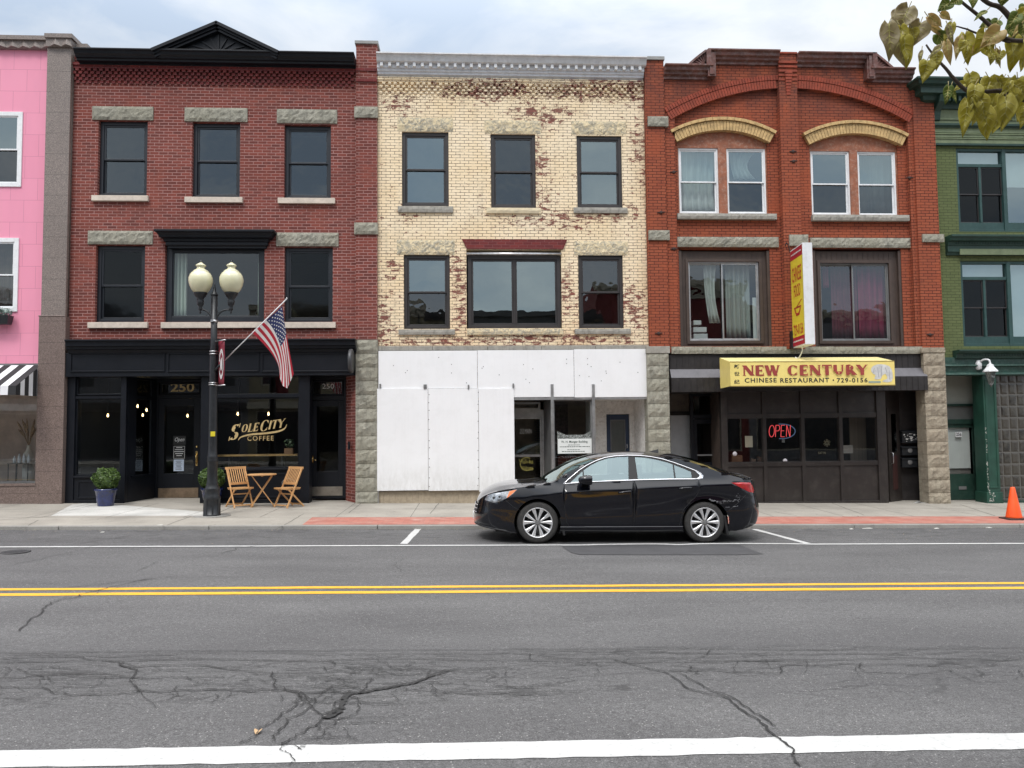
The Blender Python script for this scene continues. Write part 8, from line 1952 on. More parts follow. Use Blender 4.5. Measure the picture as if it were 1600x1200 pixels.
def paintmat():
    m, nt, b, o = newmat('black_car_paint')
    b.inputs['Base Color'].default_value = (.0035, .0042, .0075, 1); b.inputs['Roughness'].default_value = .25; b.inputs['Coat Weight'].default_value = 1.0; b.inputs['Coat IOR'].default_value = 1.48; b.inputs['Coat Roughness'].default_value = .02; b.inputs['Metallic'].default_value = 0; b.inputs['Specular IOR Level'].default_value = .1
    p = objco(nt); s = node(nt, 'ShaderNodeSeparateXYZ'); nt.links.new(p, s.inputs[0])
    # road dust low on the body
    mr_ = node(nt, 'ShaderNodeMapRange'); nt.links.new(s.outputs[2], mr_.inputs[0]); mr_.inputs[1].default_value = .18; mr_.inputs[2].default_value = .6; mr_.inputs[3].default_value = .6; mr_.inputs[4].default_value = .06
    f = math_(nt, 'MULTIPLY', mr_.outputs[0], ramp(nt, noise(nt, p, 6, 7, .7), .42, .75))
    nt.links.new(mixc(nt, math_(nt, 'MULTIPLY', f, .5), (.0025, .003, .006), (.02, .019, .017)), b.inputs['Base Color'])
    nt.links.new(math_(nt, 'MULTIPLY_ADD', f, .4, .02), b.inputs['Coat Roughness']); bump(nt, b, noise(nt, p, 1.6, 2, .4), .04, .02); return m
M_paint = paintmat(); M_plastic = plain('black_car_plastic', (.012, .012, .013), .55, var=.1, world=False); M_chrome = plain('chrome_trim', (.78, .78, .80), .12, metal=1, var=.04, world=False); M_tyre = plain('dusty_tyre_rubber', (.030, .029, .028), .8, var=.2, vs=9, world=False, dirt=((.10, .09, .08), .3), bstr=.3, bs=90)
M_rim = plain('silver_alloy', (.88, .88, .89), .34, metal=.8, var=.06, world=False); M_lensr = plain('red_lamp_lens', (.42, .008, .012), .15, var=.2, vs=10, world=False, coat=1); M_amber = plain('amber_lens', (.80, .22, .06), .2, var=.1, world=False, coat=1); M_lampin = plain('headlamp_reflector', (.45, .46, .47), .2, metal=.8, var=.5, vs=16, world=False, coat=1)
M_seat = plain('grey_car_seat_cloth', (.09, .09, .09), .9, world=False)
car = thing('parked_car', (0, 0, 0), 'black four-door sedan with silver alloy wheels and scraped rear quarter, parked at the kerb', 'car')
def side_mesh(name, g, mat, side, off=0, parent=car, thick=0, label=None, mb=None):
    fs = groups.get(g, []); used = {}; vs = []; ff = []
    for f in fs:
        q = []
        for i in f:
            if i not in used: used[i] = len(vs); vs.append(S3(vo[i].x, vo[i].y, side, off))
            q.append(used[i])
        ff.append(q if side < 0 else q[::-1])
    m_ = mb or MB(); m_.add(vs, ff, True)
    if mb: return m_
    o = m_.build(name, mat, parent, fix=False, label=label)
    return o
# body shell: both sides plus hood, roof and boot lid
bodyMB = MB()
for sd_ in (-1, 1): side_mesh('', 'body', None, sd_, mb=bodyMB)
svals = sorted(set([0, .01, .03, .06, .1, .16, .22]+[.3+.06*i for i in range(72)]+[4.6, 4.66, 4.70, 4.74, 4.77, 4.79, 4.805, 4.815, 4.82])); NV = 22
def toppt(s, v):
    """v in -1..1 across the car"""
    ze, zc = interp(ZE, s), interp(ZCc, s); y = prof_y(s, ze)
    x = mapx(s, ze); k = 1-abs(v)**2.4
    z = ze+(zc-ze)*k
    # screens and lids bow forward / rearward at the middle
    bow = 0
    if .9 < s < 2.4: bow = -.16*math.sin(PI*(s-.9)/1.5)
    if 3.3 < s < 4.6: bow = .10*math.sin(PI*(s-3.3)/1.3)
    hd = .0
    if .2 < s < 1.2: hd = .012*math.sin(PI*(s-.2))*math.exp(-((abs(v)-.62)/.12)**2)
    return (x+bow*(1-v*v), y*v, z+hd)
top = [[toppt(s, -1+2*j/NV) for j in range(NV+1)] for s in svals]
gl_f, gl_r = [], []; bf = []
vs = [p for row in top for p in row]
for i in range(len(svals)-1):
    sm = (svals[i]+svals[i+1])/2
    for j in range(NV):
        v = abs(-1+2*(j+.5)/NV); q = (i*(NV+1)+j, i*(NV+1)+j+1, (i+1)*(NV+1)+j+1, (i+1)*(NV+1)+j)
        if 1.24 < sm < 2.06 and v < .87: gl_f.append(q)
        elif 3.52 < sm < 4.32 and v < .82: gl_r.append(q)
        else: bf.append(q)
bodyMB.add(vs, bf, True)
body = bodyMB.build('body', M_paint, car, fix=False)
def weld(o, shade=True):
    bm = bmesh.new(); bm.from_mesh(o.data); bmesh.ops.remove_doubles(bm, verts=bm.verts, dist=.0008); bm.to_mesh(o.data); bm.free()
weld(body)
for f_ in (gl_f, gl_r):
    m_ = MB(); used = sorted({i for q in f_ for i in q}); ix = {i: k for k, i in enumerate(used)}; m_.add([(vs[i][0], vs[i][1], vs[i][2]-.004) for i in used], [tuple(ix[i] for i in q) for q in f_], True)
    o = m_.build('windscreen' if f_ is gl_f else 'rear_window', M_carglass, car, fix=False)
for sd_ in (-1, 1):
    dF = side_mesh('door', 'doorf', M_paint, sd_); dR = side_mesh('door', 'doorr', M_paint, sd_)
    side_mesh('window_surround', 'black', M_plastic, sd_, -.002); side_mesh('side_window', 'glass', M_carglass, sd_, -.006)
    hl = side_mesh('headlight', 'head', M_lampin, sd_, .002); side_mesh('indicator_lens', 'amber', M_amber, sd_, .004, parent=hl); side_mesh('tail_light', 'tail', M_lensr, sd_, .004)
    # headlamp inner detail: dark housing and projector
    mb = MB()
    for (s_, z_, r_) in (((769-741)/93.9, (846.2-776)/93.9, .028), ((778-741)/93.9, (846.2-774)/93.9, .022)):
        p = Vector(S3(s_, z_, sd_, .006)); mb.sphere(p, r_, 12, 8, (1, .35, 1))
    mb.build('lamp_bulb', plain('dark_projector', (.05, .055, .06), .1, world=False, coat=1), hl)
    # door handles
    for k, (a, c, dpar) in enumerate((((965.5, 767.5), (986.5, 764.8), dF), ((1061, 760.8), (1083, 759.2), dR))):
        A = pxs([a])[0]; B = pxs([c])[0]; mb = MB()
        pp_ = [S3(A[0]+(B[0]-A[0])*t, A[1]+(B[1]-A[1])*t+.006*math.sin(PI*t), sd_, .004+.032*math.sin(PI*min(1, max(0, t)))**.5) for t in (0, .08, .25, .5, .75, .92, 1)]; mb.tube(pp_, [.010, .014, .016, .016, .016, .014, .010], 8); mb.build('handle', M_paint, dpar)
    # seams
    def seam(poly, rad, mat, name, off=0, close=False, parent=car):
        P_ = []
        L = poly+([poly[0]] if close else [])
        for i in range(len(L)-1):
            n_ = max(1, int(math.hypot(L[i+1][0]-L[i][0], L[i+1][1]-L[i][1])/.05))
            for t in range(n_): P_.append(S3(L[i][0]+(L[i+1][0]-L[i][0])*t/n_, L[i][1]+(L[i+1][1]-L[i][1])*t/n_, sd_, off))
        P_.append(S3(L[-1][0], L[-1][1], sd_, off)); mb = MB(); mb.tube(P_, rad, 6); return mb.build(name, mat, parent)
    seam(DOORF[:5]+[(DOORF[5][0], DOORF[5][1])], .0032, M_plastic, 'door_gap', -.001, parent=dF); seam(DOORR[1:10], .0032, M_plastic, 'door_gap', -.001, parent=dR)
    seam(DLO, .010, M_chrome, 'chrome_window_trim', .002, True)
    cr_ = pxs([(1091, 733.5), (1100, 737.2), (1103, 740.5), (1101.5, 744.5), (1095, 746.3), (1090, 745.8), (1096, 742.5), (1097.5, 739.5)]); mb = MB(); mb.add([S3(a, c, sd_, .006) for a, c in cr_], [tuple(range(8))]); mb.build('chrome_corner', M_chrome, car)
    seam(pxs([(891, 751.8), (950, 749.6), (1000, 747.7), (1050, 746.4), (1092, 746)]), .0085, M_chrome, 'chrome_sill_trim', .004)
    # bumper seams and sill
    seam(pxs([(786.5, 777.5), (800, 789), (812, 795)]), .003, M_plastic, 'bumper_gap', -.001); seam(pxs([(1139, 795), (1150, 785), (1163, 772), (1170, 767)]), .003, M_plastic, 'bumper_gap', -.001)
    mb = MB(); vv_ = []
    for i in range(13):
        s = 1.42+(3.48-1.42)*i/12
        for (z_, off) in ((.285, .002), (.275, .016), (.19, .012), (.175, -.03)): vv_.append(S3(s, z_, sd_, off))
    mb.add(vv_, [(i*4+k, i*4+k+1, (i+1)*4+k+1, (i+1)*4+k) for i in range(12) for k in range(3)], True); mb.build('side_skirt', M_paint, car, fix=False)
    # mud flaps
    for s0_, z1_ in ((1.475, .42), (4.235, .46)):
        mb = MB(); mb.hexa([(s0_-.01, sd_*.70, .14), (s0_+.03, sd_*.70, .14), (s0_+.03, sd_*.905, .14), (s0_-.01, sd_*.905, .14)], [(s0_-.06, sd_*.70, z1_), (s0_-.02, sd_*.70, z1_), (s0_-.02, sd_*.89, z1_), (s0_-.06, sd_*.89, z1_)]); mb.build('mud_flap', M_plastic, car, bevel=.005)
    # mirror
    mc = pxs([(914, 745.5)])[0]; y_ = prof_y(mc[0], 1.0)
    mb = MB(); bx = mc[0]-.0
    vs_ = []; rings = [(-.115, .03), (-.09, .055), (-.03, .075), (.05, .078), (.075, .07)]
    for (dx, r_) in rings:
        for k in range(12): a = 2*PI*k/12; ca, sa = math.cos(a), math.sin(a); sq = (abs(ca)**3+abs(sa)**3)**(-1/3); vs_.append((bx+dx*1.15, sd_*(y_+.15+r_*1.25*ca*sq), 1.058+r_*1.05*sa*sq))
    mb.add(vs_, [(i*12+k, i*12+(k+1) % 12, (i+1)*12+(k+1) % 12, (i+1)*12+k) for i in range(4) for k in range(12)]+[tuple(range(12))], True)
    mb.bar((bx+.0, sd_*(y_-.04), .945), (bx-.02, sd_*(y_+.12), 1.03), .10, .05, (0, 0, 1)); mr_ = mb.build('mirror', M_paint, car); 
    mb = MB(); mb.add([vs_[48+k] for k in range(12)], [tuple(range(12))]); mb.build('mirror_glass', M_chrome, mr_)
    # wheel housings
    for sc_, zc_, r_ in AR:
        mb = MB(); n_ = 24; vv_ = []
        for k in range(n_+1):
            a = -.5+(PI+1.0)*k/n_; 
            for yy in (.885, .55): vv_.append((sc_+(r_+.012)*math.cos(a), sd_*yy, zc_+(r_+.012)*math.sin(a)))
        mb.add(vv_, [(2*k, 2*k+1, 2*k+3, 2*k+2) for k in range(n_)], True); mb.lathe((sc_, sd_*.55, zc_), [(r_+.02, 0), (r_+.02, .01)], 24, axis='y'); mb.build('wheel_housing', M_plastic, car, fix=False)
# scraped paint on the near rear quarter
mb = MB()
r3 = random.Random(11)
for (a, c, n_, dx_, dz_) in (((1109, 778.5), (1122, 781.5), 16, .05, .006), ((1120, 783), (1134, 780), 22, .03, .012), ((1133, 780), (1153, 778.5), 22, .03, .01), ((1150, 775), (1154, 772), 12, .012, .02), ((1130, 791), (1152, 788), 8, .05, .004)):
    for i in range(n_):
        t = r3.random(); p_ = pxs([(a[0]+(c[0]-a[0])*t, a[1]+(c[1]-a[1])*t)])[0]; s0_ = p_[0]+r3.gauss(0, .012); z0_ = p_[1]+r3.gauss(0, dz_); l = r3.uniform(.3, 1)*dx_; h_ = r3.uniform(.003, .009)
        mb.add([S3(s0_, z0_, -1, .0025), S3(s0_+l, z0_+.1*h_, -1, .0025), S3(s0_+l*.8, z0_+h_, -1, .0025), S3(s0_+l*.2, z0_+h_, -1, .0025)], [(0, 1, 2, 3)])
mb.build('paint_scrape', plain('scraped_grey_primer', (.20, .20, .21), .7, world=False), body, fix=False)
# underbody, bumper lips, grille, plates
mb = MB(); mb.box(.35, 4.5, -.62, .62, .17, .24); mb.box(1.5, 3.4, -.82, .82, .18, .26); mb.build('underbody', M_plastic, car)
mb = MB()
for i, s in enumerate((.0, .02, .06, .12, .2)): pass
gp = []
for j in range(-6, 7):
    v = j/6*.36
    gp.append(v)
def nosex(y, z):
    lo, hi = 0, LF
    for _ in range(24):
        m_ = (lo+hi)/2
        if prof_y(m_, z) < abs(y): lo = m_
        else: hi = m_
    return mapx(hi, z)
vv_ = []
for z in (.44, .50, .56, .62): 
    for v in gp: vv_.append((nosex(v, z)-.006, v, z))
mb.add(vv_, [(r_*13+k, r_*13+k+1, (r_+1)*13+k+1, (r_+1)*13+k) for r_ in range(3) for k in range(12)], True); gr_ = mb.build('grille', M_plastic, car, fix=False)
mb = MB()
for z in (.47, .53, .59): mb.tube([(nosex(v, z)-.012, v, z) for v in gp], .008, 6)
mb.build('grille_bar', M_chrome, gr_)
mb = MB(); xn_ = nosex(0, .36); mb.box(xn_-.02, xn_-.008, -.155, .155, .33, .44); mb.build('number_plate', M_white, car)
mb = MB(); mb.box(4.815, 4.825, -.155, .155, .62, .74) if False else None
# bumper lower lip
for sd_ in (-1, 1):
    mb = MB(); mb.tube([S3(s, interp(zbot, s)+.01, sd_, -.004) for s in (.005, .03, .08, .16, .26, .38, .5, .6)], .014, 6); mb.build('front_lip', M_plastic, car)
mb = MB(); mb.tube([(4.52, -.0, 1.09), (4.6, 0, 1.10)], .01)
mb = MB(); rp = toppt(3.28, 0); mb.add([(rp[0]-.16, -.02, rp[2]-.01+.02), (rp[0]+.02, -.03, rp[2]-.03), (rp[0]+.02, .03, rp[2]-.03), (rp[0]+.01, 0, rp[2]+.055), (rp[0]-.16, .02, rp[2]+.01)], [(0, 1, 3), (1, 2, 3), (2, 4, 3), (4, 0, 3), (0, 4, 2, 1)]); mb.build('roof_antenna', M_plastic, car)
mb = MB(); mb.bar((1.22, -.45, 1.035), (1.35, .1, 1.07), .02, .012); mb.bar((1.2, .05, 1.035), (1.33, .6, 1.06), .02, .012); mb.build('wiper', M_plastic, car)
# boot lid spoiler lip
mb = MB(); mb.tube([(toppt(4.64, v)[0], toppt(4.64, v)[1], toppt(4.64, v)[2]+.004) for v in [i/8 for i in range(-8, 9)]], .014, 8); mb.build('boot_lip', M_paint, car)
# cabin
mb = MB(); mb.box(1.3, 4.1, -.74, .74, .30, .40); mb.build('cabin_floor', M_plastic, car)
mb = MB(); mb.box(1.35, 1.75, -.68, .68, .55, .93); mb.build('dashboard', M_plastic, car, bevel=.05)
for yy in (-.37, .37):
    mb = MB(); mb.hexa([(2.15, yy-.25, .38), (2.65, yy-.25, .38), (2.65, yy+.25, .38), (2.15, yy+.25, .38)], [(2.12, yy-.25, .56), (2.62, yy-.25, .52), (2.62, yy+.25, .52), (2.12, yy+.25, .56)]); mb.hexa([(2.55, yy-.24, .5), (2.68, yy-.24, .5), (2.68, yy+.24, .5), (2.55, yy+.24, .5)], [(2.78, yy-.2, 1.1), (2.88, yy-.2, 1.1), (2.88, yy+.2, 1.1), (2.78, yy+.2, 1.1)]); mb.box(2.80, 2.89, yy-.12, yy+.12, 1.12, 1.28); mb.build('seat', M_seat, car, bevel=.03)
mb = MB(); mb.hexa([(3.2, -.62, .4), (3.65, -.62, .4), (3.65, .62, .4), (3.2, .62, .4)], [(3.18, -.62, .58), (3.6, -.62, .54), (3.6, .62, .54), (3.18, .62, .58)]); mb.hexa([(3.55, -.6, .52), (3.7, -.6, .52), (3.7, .6, .52), (3.55, .6, .52)], [(3.78, -.55, 1.06), (3.88, -.55, 1.06), (3.88, .55, 1.06), (3.78, .55, 1.06)]); mb.build('rear_seat', M_seat, car, bevel=.03)
mb = MB(); pts_ = [(1.98+.02*math.cos(a*PI/12)+.09*math.sin(a*PI/12)*0-.06*math.cos(a*PI/12), -.37+.18*math.sin(a*PI/12), .93+.17*math.cos(a*PI/12)) for a in range(25)]; mb.tube(pts_, .014, 6); mb.build('steering_wheel', M_plastic, car)
# wheels
def wheel(sc_, sd_):
    R, w_ = .346, .215; yo = .895
    mb = MB(); prof = [(.245, -.0), (.262, .004), (.30, -.002), (.328, .012), (.342, .03), (R, .05), (R, w_-.05), (.342, w_-.03), (.328, w_-.012), (.30, w_), (.245, w_)]
    f = lambda h: sd_*(yo-h)-0
    n_ = 48; vs_ = []
    for (r_, h) in prof:
        for k in range(n_): a = 2*PI*k/n_; vs_.append((sc_+r_*math.cos(a), f(h), R+r_*math.sin(a)))
    mb.add(vs_, [(i*n_+k, i*n_+(k+1) % n_, (i+1)*n_+(k+1) % n_, (i+1)*n_+k) for i in range(len(prof)-1) for k in range(n_)], True)
    wl_ = mb.build('wheel', M_tyre, car)
    mb = MB(); vs_ = []; prof = [(.248, .0), (.240, -.004), (.232, .006), (.226, .05), (.226, .16)]
    for (r_, h) in prof:
        for k in range(n_): a = 2*PI*k/n_; vs_.append((sc_+r_*math.cos(a), f(h), R+r_*math.sin(a)))
    mb.add(vs_, [(i*n_+k, i*n_+(k+1) % n_, (i+1)*n_+(k+1) % n_, (i+1)*n_+k) for i in range(len(prof)-1) for k in range(n_)], True)
    for k in range(5):
        for e_ in (-1, 1):
            a = 2*PI*k/5+PI/2+e_*R_(17); ai = 2*PI*k/5+PI/2+e_*R_(14)
            di = Vector((math.cos(ai), 0, math.sin(ai))); do = Vector((math.cos(a+e_*R_(1)), 0, math.sin(a+e_*R_(1)))); ti = Vector((-di.z, 0, di.x)); to = Vector((-do.z, 0, do.x)); ce = Vector((sc_, 0, R))
            pi_, po_ = ce+di*.045, ce+do*.234; pm = ce+(di*.5+do*.5).normalized()*.14; tm_ = (ti+to)/2
            W = [(pi_, ti, .0105, .014), (pm, tm_, .0185, .014), (po_, to, .034, .004)]; vs_ = []
            for (p_, t_, hw, h) in W:
                for s2, hh in ((-1, h+.006), (-.55, h), (.55, h), (1, h+.006)): q = p_+t_*hw*s2; vs_.append((q.x, f(hh), q.z))
                for s2 in (1, -1): q = p_+t_*hw*s2; vs_.append((q.x, f(h+.03), q.z))
            mb.add(vs_, [(i*6+k2, i*6+(k2+1) % 6, (i+1)*6+(k2+1) % 6, (i+1)*6+k2) for i in range(2) for k2 in range(6)])
    mb.build('rim', M_rim, wl_)
    mb = MB(); vs_ = []
    for (r_, h) in ((.046, .03), (.044, .010), (.028, .006), (.026, .003)):
        for k in range(20): a = 2*PI*k/20; vs_.append((sc_+r_*math.cos(a), f(h), R+r_*math.sin(a)))
    mb.add(vs_, [(i*20+k, i*20+(k+1) % 20, (i+1)*20+(k+1) % 20, (i+1)*20+k) for i in range(3) for k in range(20)]+[tuple(60+k for k in range(20))]); mb.build('hub_cap', M_alumgrey, wl_)
    mb = MB(); mb.lathe((sc_, f(.11), R), [(.225, 0), (.225, .01*sd_)], 28, axis='y'); mb.build('dark_backing_disc', M_plastic, wl_)  # black backing disc added behind the spokes to darken the gaps
    for k in range(5): a = 2*PI*k/5+PI/2+PI/5; MB().lathe((sc_+.055*math.cos(a), f(.010), R+.055*math.sin(a)), [(.009, 0), (.009, .008*sd_)], 8, axis='y').build('wheel_nut', M_plastic, wl_)
for sc_ in (1.045, 3.86):
    for sd_ in (-1, 1): wheel(sc_, sd_)
car.location = (CX0, CY+CW, CGZ(0)); car.rotation_euler = (0, math.atan(.015), 0)
# ------------------------------------------------------------------ street tree over the camera's right shoulder: trunk out of frame, its twigs hang into the top right corner
tree = thing('street_tree', (2.9, 1.0, gz(2.9)+.14), 'tree branch with curling yellow-green heart-shaped leaves hanging into the top right corner', 'tree')
M_bark = plain('brown_twig_bark', (.055, .040, .032), .8, var=.3, vs=30, bstr=.3)
YB = 1.75
def tp(px, py, Y=YB): return at(px, py, Y)
mb = MB(); tb_ = Vector((2.9, 1.0, gz(2.9)+.1)); t1 = Vector((2.85, 1.05, 2.6)); t2 = Vector((2.7, 1.1, 4.4))
mb.tube(smooth([tuple(tb_), (2.92, 1.0, .9), (2.88, 1.03, 1.8), tuple(t1), (2.8, 1.1, 3.5), tuple(t2), (2.65, 1.1, 5.6)], 4), [.12-.0035*i for i in range(25)], 12); mb.build('trunk', M_bark, tree)
def limb(pts, r0, r1, Ys=None):
    P = smooth([tuple(p) for p in pts], 5); n = len(P); mb = MB(); mb.tube([Vector(p)+Vector((rnd.gauss(0, .0005),)*3) for p in P], [r0+(r1-r0)*i/(n-1) for i in range(n)], 8); return mb.build('branch', M_bark, tree)
limb([t1+Vector((0, 0, .5)), (2.3, 1.4, 3.35), tp(1700, 120, 1.8), tp(1606, 58, 1.8), tp(1566, 14, 1.8), tp(1537, 0, 1.8), tp(1480, -60, 1.8)], .011, .004)
limb([tp(1620, 62, 1.8), tp(1575, 62), tp(1545, 38), tp(1520, 17), tp(1500, 0), tp(1480, -30)], .006, .0025)
limb([t1+Vector((0, 0, .1)), (2.2, 1.5, 2.8), tp(1720, 170, 1.7), tp(1640, 166, 1.7), tp(1580, 148, 1.7), tp(1560, 142, 1.7), tp(1515, 143, 1.7), tp(1490, 122, 1.7), tp(1475, 104, 1.7), tp(1462, 90, 1.7), tp(1447, 70, 1.7)], .009, .002)
limb([tp(1566, 60), tp(1545, 57), tp(1528, 53), tp(1512, 46), tp(1494, 41)], .0035, .0015)
limb([tp(1578, 66), tp(1562, 62), tp(1548, 56)], .003, .0015)
def shade_leaf(name, a, c): return leafmat(name, a, c, trans=.35)
def leaf_mat(name, base, vein, brown, bf):
    m, nt, b, o = newmat(name); p = pos(nt)
    col = ramp(nt, noise(nt, p, 26, 5, .6), .3, .7, base, vein)
    col = mixc(nt, math_(nt, 'MULTIPLY', ramp(nt, noise(nt, p, 40, 6, .7), .52, .64), bf), col, brown)
    nt.links.new(col, b.inputs['Base Color']); b.inputs['Roughness'].default_value = .55
    tr = node(nt, 'ShaderNodeBsdfTranslucent'); nt.links.new(col, tr.inputs[0]); mx = node(nt, 'ShaderNodeMixShader'); mx.inputs[0].default_value = .5
    nt.links.new(b.outputs[0], mx.inputs[1]); nt.links.new(tr.outputs[0], mx.inputs[2]); nt.links.new(mx.outputs[0], o.inputs[0]); bump(nt, b, noise(nt, p, 60, 3, .6), .35, .003); return m
LV_EXTRA = 0
LM = {'y': leaf_mat('yellow_leaf', (.42, .385, .05), (.56, .51, .12), (.30, .22, .09), .25), 'g': leaf_mat('green_leaf', (.15, .22, .05), (.26, .32, .09), (.20, .18, .05), .3),
      'b': leaf_mat('browned_leaf', (.36, .31, .18), (.50, .44, .28), (.24, .18, .13), .5), 'o': leaf_mat('ochre_leaf', (.54, .42, .18), (.66, .54, .32), (.30, .20, .09), .3)}
# (px, py of the stem end, length px, width px, direction of the tip in degrees from straight down, curl, sideways turn, kind)
LV = [(1420, 12, 52, 40, 28, .3, .2, 'b'), (1402, 20, 48, 34, 12, .3, -.3, 'b'), (1388, 38, 62, 34, -4, .4, .2, 'b'), (1397, 50, 68, 30, -18, .4, .5, 'b'), (1438, 36, 42, 40, 18, .3, .1, 'b'),
      (1412, 60, 52, 30, -12, .35, -.2, 'y'), (1410, 78, 30, 26, -20, .4, .3, 'y'), (1448, 96, 38, 30, 10, .3, .1, 'y'), (1463, 82, 30, 22, 0, .4, .4, 'y'), (1440, 80, 24, 8, 15, .4, .8, 'b'),
      (1450, 26, 34, 18, -60, .4, .3, 'o'), (1470, 22, 24, 15, -70, .5, .2, 'o'), (1487, 38, 42, 18, 20, .6, .5, 'y'), (1482, 42, 34, 11, -10, .6, .8, 'b'), (1455, 42, 36, 12, -62, .5, .5, 'o'),
      (1478, 66, 40, 16, -10, .5, .6, 'o'), (1470, 72, 26, 12, 50, .5, .4, 'b'), (1508, 54, 52, 28, -8, .4, .3, 'y'), (1540, 50, 44, 34, 25, .4, -.1, 'y'), (1500, 60, 36, 16, 15, .5, .6, 'o'), (1535, 60, 34, 30, -20, .3, .2, 'y'),
      (1562, 48, 44, 34, 50, .4, .2, 'o'), (1556, 78, 32, 10, -12, .5, .7, 'o'), (1583, 60, 58, 36, 2, .3, .1, 'y'), (1604, 66, 52, 30, 8, .3, -.3, 'y'), (1580, 48, 36, 30, -50, .4, .2, 'o'),
      (1484, 4, 26, 24, 55, .3, .2, 'g'), (1500, 0, 22, 20, 70, .3, .1, 'g'), (1520, -6, 22, 16, 0, .3, .3, 'g'), (1566, -8, 20, 26, 0, .3, 0, 'g'), (1540, 18, 24, 11, 60, .5, .6, 'g'), (1600, 8, 20, 18, 20, .3, .2, 'g'),
      (1590, 22, 34, 26, 35, .3, .1, 'g'), (1560, 32, 24, 20, 40, .3, .2, 'g'), (1576, 40, 26, 20, -30, .3, .3, 'g'), (1598, 36, 26, 22, 0, .3, .1, 'g'), (1548, 36, 22, 18, 70, .3, .2, 'g'), (1616, 30, 30, 24, 30, .3, 0, 'g'),
      (1482, 136, 30, 17, 10, .4, .3, 'g'), (1486, 136, 30, 9, -18, .4, .6, 'g'), (1515, 116, 36, 26, -12, .4, .3, 'y'), (1508, 130, 22, 16, 60, .4, .4, 'y'), (1545, 122, 42, 38, -5, .3, .1, 'y'), (1523, 134, 46, 28, 8, .3, .2, 'y'),
      (1560, 128, 30, 24, -50, .4, .4, 'y'), (1512, 158, 62, 26, 10, .4, .5, 'y'), (1534, 168, 58, 38, -12, .3, .1, 'y'), (1552, 150, 56, 36, 4, .3, -.1, 'y'), (1572, 150, 62, 38, 6, .3, .1, 'y'), (1590, 124, 60, 36, 8, .3, .1, 'y'), (1604, 140, 58, 40, 14, .3, 0, 'y'),
      (1583, 132, 34, 24, -60, .4, .3, 'y'), (1620, 110, 50, 34, 0, .3, .2, 'y'), (1566, 168, 48, 30, 22, .4, .3, 'y'), (1528, 150, 40, 30, -25, .3, .1, 'y'), (1600, 170, 34, 22, 10, .4, .3, 'y')]
r5 = random.Random(9)
for _ in range(26):
    cx_, cy_, sx_, sy_ = r5.choice(((1548, 150, 34, 24), (1582, 150, 22, 30), (1500, 60, 50, 16), (1420, 55, 22, 22), (1585, 30, 20, 20), (1560, 75, 34, 14)))
    LV.append((cx_+r5.uniform(-sx_, sx_), cy_+r5.uniform(-sy_, sy_), r5.uniform(20, 38), r5.uniform(12, 26), r5.uniform(-45, 45), .4, r5.uniform(-.4, .7), 'y' if cy_ > 100 else r5.choice('ygoy')))
def leaf(mb, px, py, L, W, ang, curl, turn, Y):
    c = tp(px, py, Y); k = Y/FPX*.93; L *= k; W *= k*1.0
    a = R_(ang); d_ = Vector((-math.sin(a), 0, -math.cos(a))); s_ = Vector((math.cos(a), 0, -math.sin(a))); n_ = Vector((0, -1, 0))
    s2 = s_*math.cos(turn)+n_*math.sin(turn); n2 = s2.cross(d_).normalized()
    nu = 8; nv = 12; vs = []
    hw = lambda t: .5*max(0.0, math.sin(PI*min(1, (t+.02)**.62)))**.75*(1-.35*t*t)
    for j in range(nv+1):
        t = j/nv; cz = curl*L*.55*(t*t)+.04*L*math.sin(t*9+px)
        for i in range(-nu, nu+1):
            u = i/nu; x = u*hw(t)*W*1.05; notch = -.12*L*(1-t)**6*abs(u)*1.2*(1 if abs(u) < .75 else .8)
            fold = .34*abs(x)+.05*W*math.sin(t*7+u*4+py)
            vs.append(c+d_*(t*L+notch)+s2*x+n2*(cz-fold))
    m_ = 2*nu+1
    mb.add(vs, [(j*m_+i, j*m_+i+1, (j+1)*m_+i+1, (j+1)*m_+i) for j in range(nv) for i in range(2*nu)], True)
    g_ = lambda j, i: vs[j*m_+nu+i]+Vector((0, -.0012, 0))
    VN.tube([g_(j, 0) for j in range(nv)], [.0011-.00007*j for j in range(nv)], 5)
    for j in (2, 4, 6, 8):
        for e_ in (-1, 1): VN.tube([g_(j, 0), g_(min(nv, j+1), e_*3), g_(min(nv, j+2), e_*6)], [.0006, .0005, .0003], 4)
    st = c-d_*L*.10+Vector((rnd.uniform(-.01, .01), 0, .01)); STEMS.append((st, c, c+d_*L*.1))
STEMS = []; VN = MB()
for kd in 'ygbo':
    mb = MB()
    for i, l in enumerate(LV):
        if l[7] == kd: leaf(mb, *l[:7], YB+.10*math.sin(i*2.3)-.02)
    solid(mb.build('leaves', LM[kd], tree, fix=False, label={'y': 'yellow-green leaves', 'g': 'green leaves', 'b': 'browned curling leaves', 'o': 'ochre leaves'}[kd]), .0004)
VN.build('leaf_veins', plain('pale_leaf_veins', (.48, .46, .16), .6), tree)
mb = MB()
for a, b2_, c in STEMS: mb.tube([a, b2_, c], [.0011, .0010, .0006], 5)
mb.build('leaf_stalks', plain('pale_leaf_stalk', (.24, .20, .08), .6), tree)
# upper crown above the frame
mb = MB(); r4 = random.Random(5)
for _ in range(42):
    c_ = Vector((2.9+r4.gauss(0, .8), 1.0+r4.gauss(0, .7), 5.2+r4.gauss(0, .75))); leafball(mb, tuple(c_), .42, 70, .075, .8, .2, .3, r4)
mb.build('crown', leafmat('crown_leaves', (.07, .10, .02), (.24, .24, .05)), tree, fix=False)

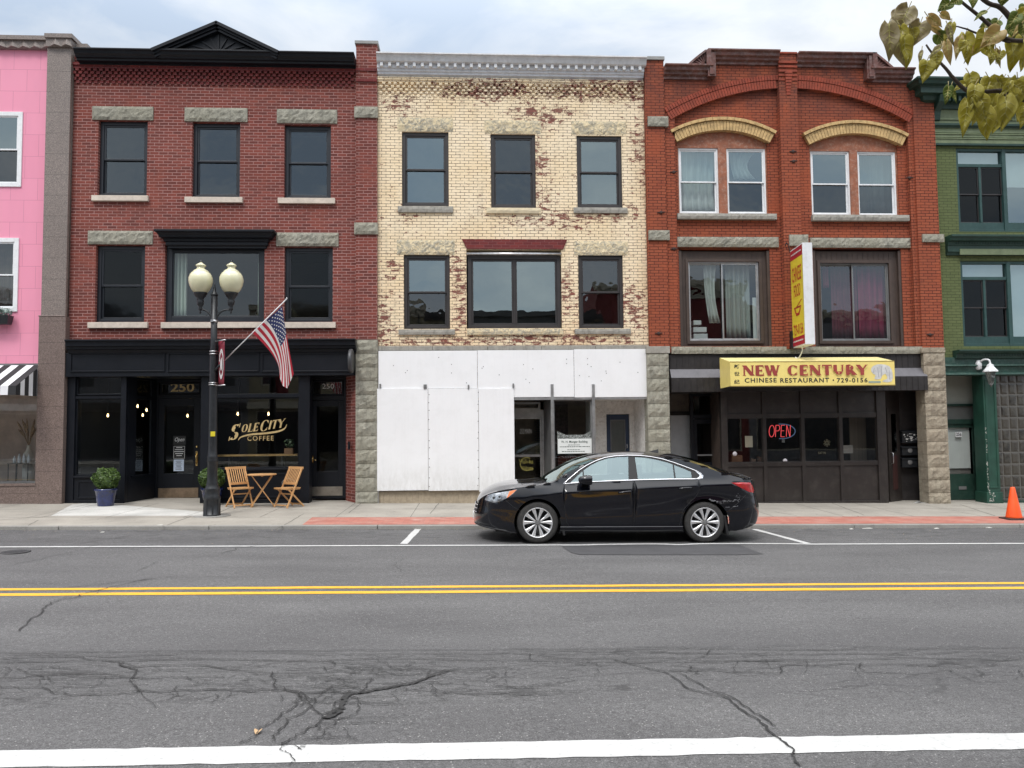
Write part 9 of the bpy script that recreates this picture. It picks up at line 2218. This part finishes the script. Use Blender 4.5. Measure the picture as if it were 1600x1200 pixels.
# ------------------------------------------------------------------ the far side of the street behind the camera (seen in the windows)
def opposite(x0, x1, h, wallm, trimm, lab, nwin, nm='facing_building', zs=3.6):
    Yo = -3.4
    t = thing(nm, ((x0+x1)/2, Yo, 0), lab, 'building')
    mb = MB(); holes = []; w_ = (x1-x0)/nwin
    for k in range(1, int((h-.8)/3.3)):
        for i in range(nwin): xc = x0+w_*(i+.5); holes.append((xc-.5, xc+.5, zs+.6+3.3*(k-1), zs+2.4+3.3*(k-1)))
    sh_ = [(x0+.4, x1-.4, .5, 2.9)]
    xs = sorted({x0, x1, *[v for h_ in holes+sh_ for v in h_[:2]]}); zs_ = sorted({-.6, h, *[v for h_ in holes+sh_ for v in h_[2:4]]})
    for i in range(len(xs)-1):
        for j in range(len(zs_)-1):
            cx, cz = (xs[i]+xs[i+1])/2, (zs_[j]+zs_[j+1])/2
            if any(a < cx < b_ and c < cz < d_ for a, b_, c, d_ in holes+sh_): continue
            mb.quad((xs[i], Yo, zs_[j]), (xs[i+1], Yo, zs_[j]), (xs[i+1], Yo, zs_[j+1]), (xs[i], Yo, zs_[j+1]))
    mb.quad((x0, Yo, -.6), (x0, Yo-10, -.6), (x0, Yo-10, h), (x0, Yo, h)); mb.quad((x1, Yo, -.6), (x1, Yo-10, -.6), (x1, Yo-10, h), (x1, Yo, h)); mb.quad((x0, Yo-10, -.6), (x1, Yo-10, -.6), (x1, Yo-10, h), (x0, Yo-10, h)); mb.quad((x0, Yo, h-.3), (x1, Yo, h-.3), (x1, Yo-10, h-.3), (x0, Yo-10, h-.3))
    mb.build('wall', wallm, t, fix=False)
    for a, b_, c, d_ in holes+sh_:
        f = MB().ring(a, b_, c, d_, .07, Yo-.12, Yo-.02).build('window', trimm, t); MB().box(a, b_, Yo-.2, Yo-.1, c, d_).build('pane', plain('dark_facing_pane', (.02, .022, .025), .15, var=.2), f)
    mb = MB(); mb.box(x0, x1, Yo-.1, Yo+.35, h-.25, h+.05); mb.box(x0, x1, Yo-.1, Yo+.2, h-.6, h-.25); mb.box(x0, x1, Yo, Yo+.25, 3.0, 3.35); mb.build('cornice', trimm, t)
M_tan = plain('tan_stucco', (.24, .21, .14), .8); M_cream = plain('cream_trim', (.36, .33, .26), .7); M_gray = plain('grey_clapboard', (.15, .15, .16), .8)
opposite(-30, -21, 9.2, M_gray, M_white, 'grey facing building with white trim, out of frame on the left', 5)
opposite(-21, -11.5, 7.4, M_gray, M_darkframe, 'low grey facing building, out of frame behind the camera', 4)
opposite(-11.5, -2.5, 8.4, M_tan, M_cream, 'tan stucco facing building behind the camera, its roof mirrored in the upper windows', 4)
opposite(-2.5, 7.0, 8.0, M_tan, M_darkframe, 'low tan facing building directly behind the camera', 4)
opposite(7.0, 15.0, 9.6, M_redplain, M_cream, 'tall dark brick facing building behind the camera, towards the right', 4)
opposite(15.0, 26.0, 8.2, M_gray, M_cream, 'grey facing building, out of frame on the right', 5)
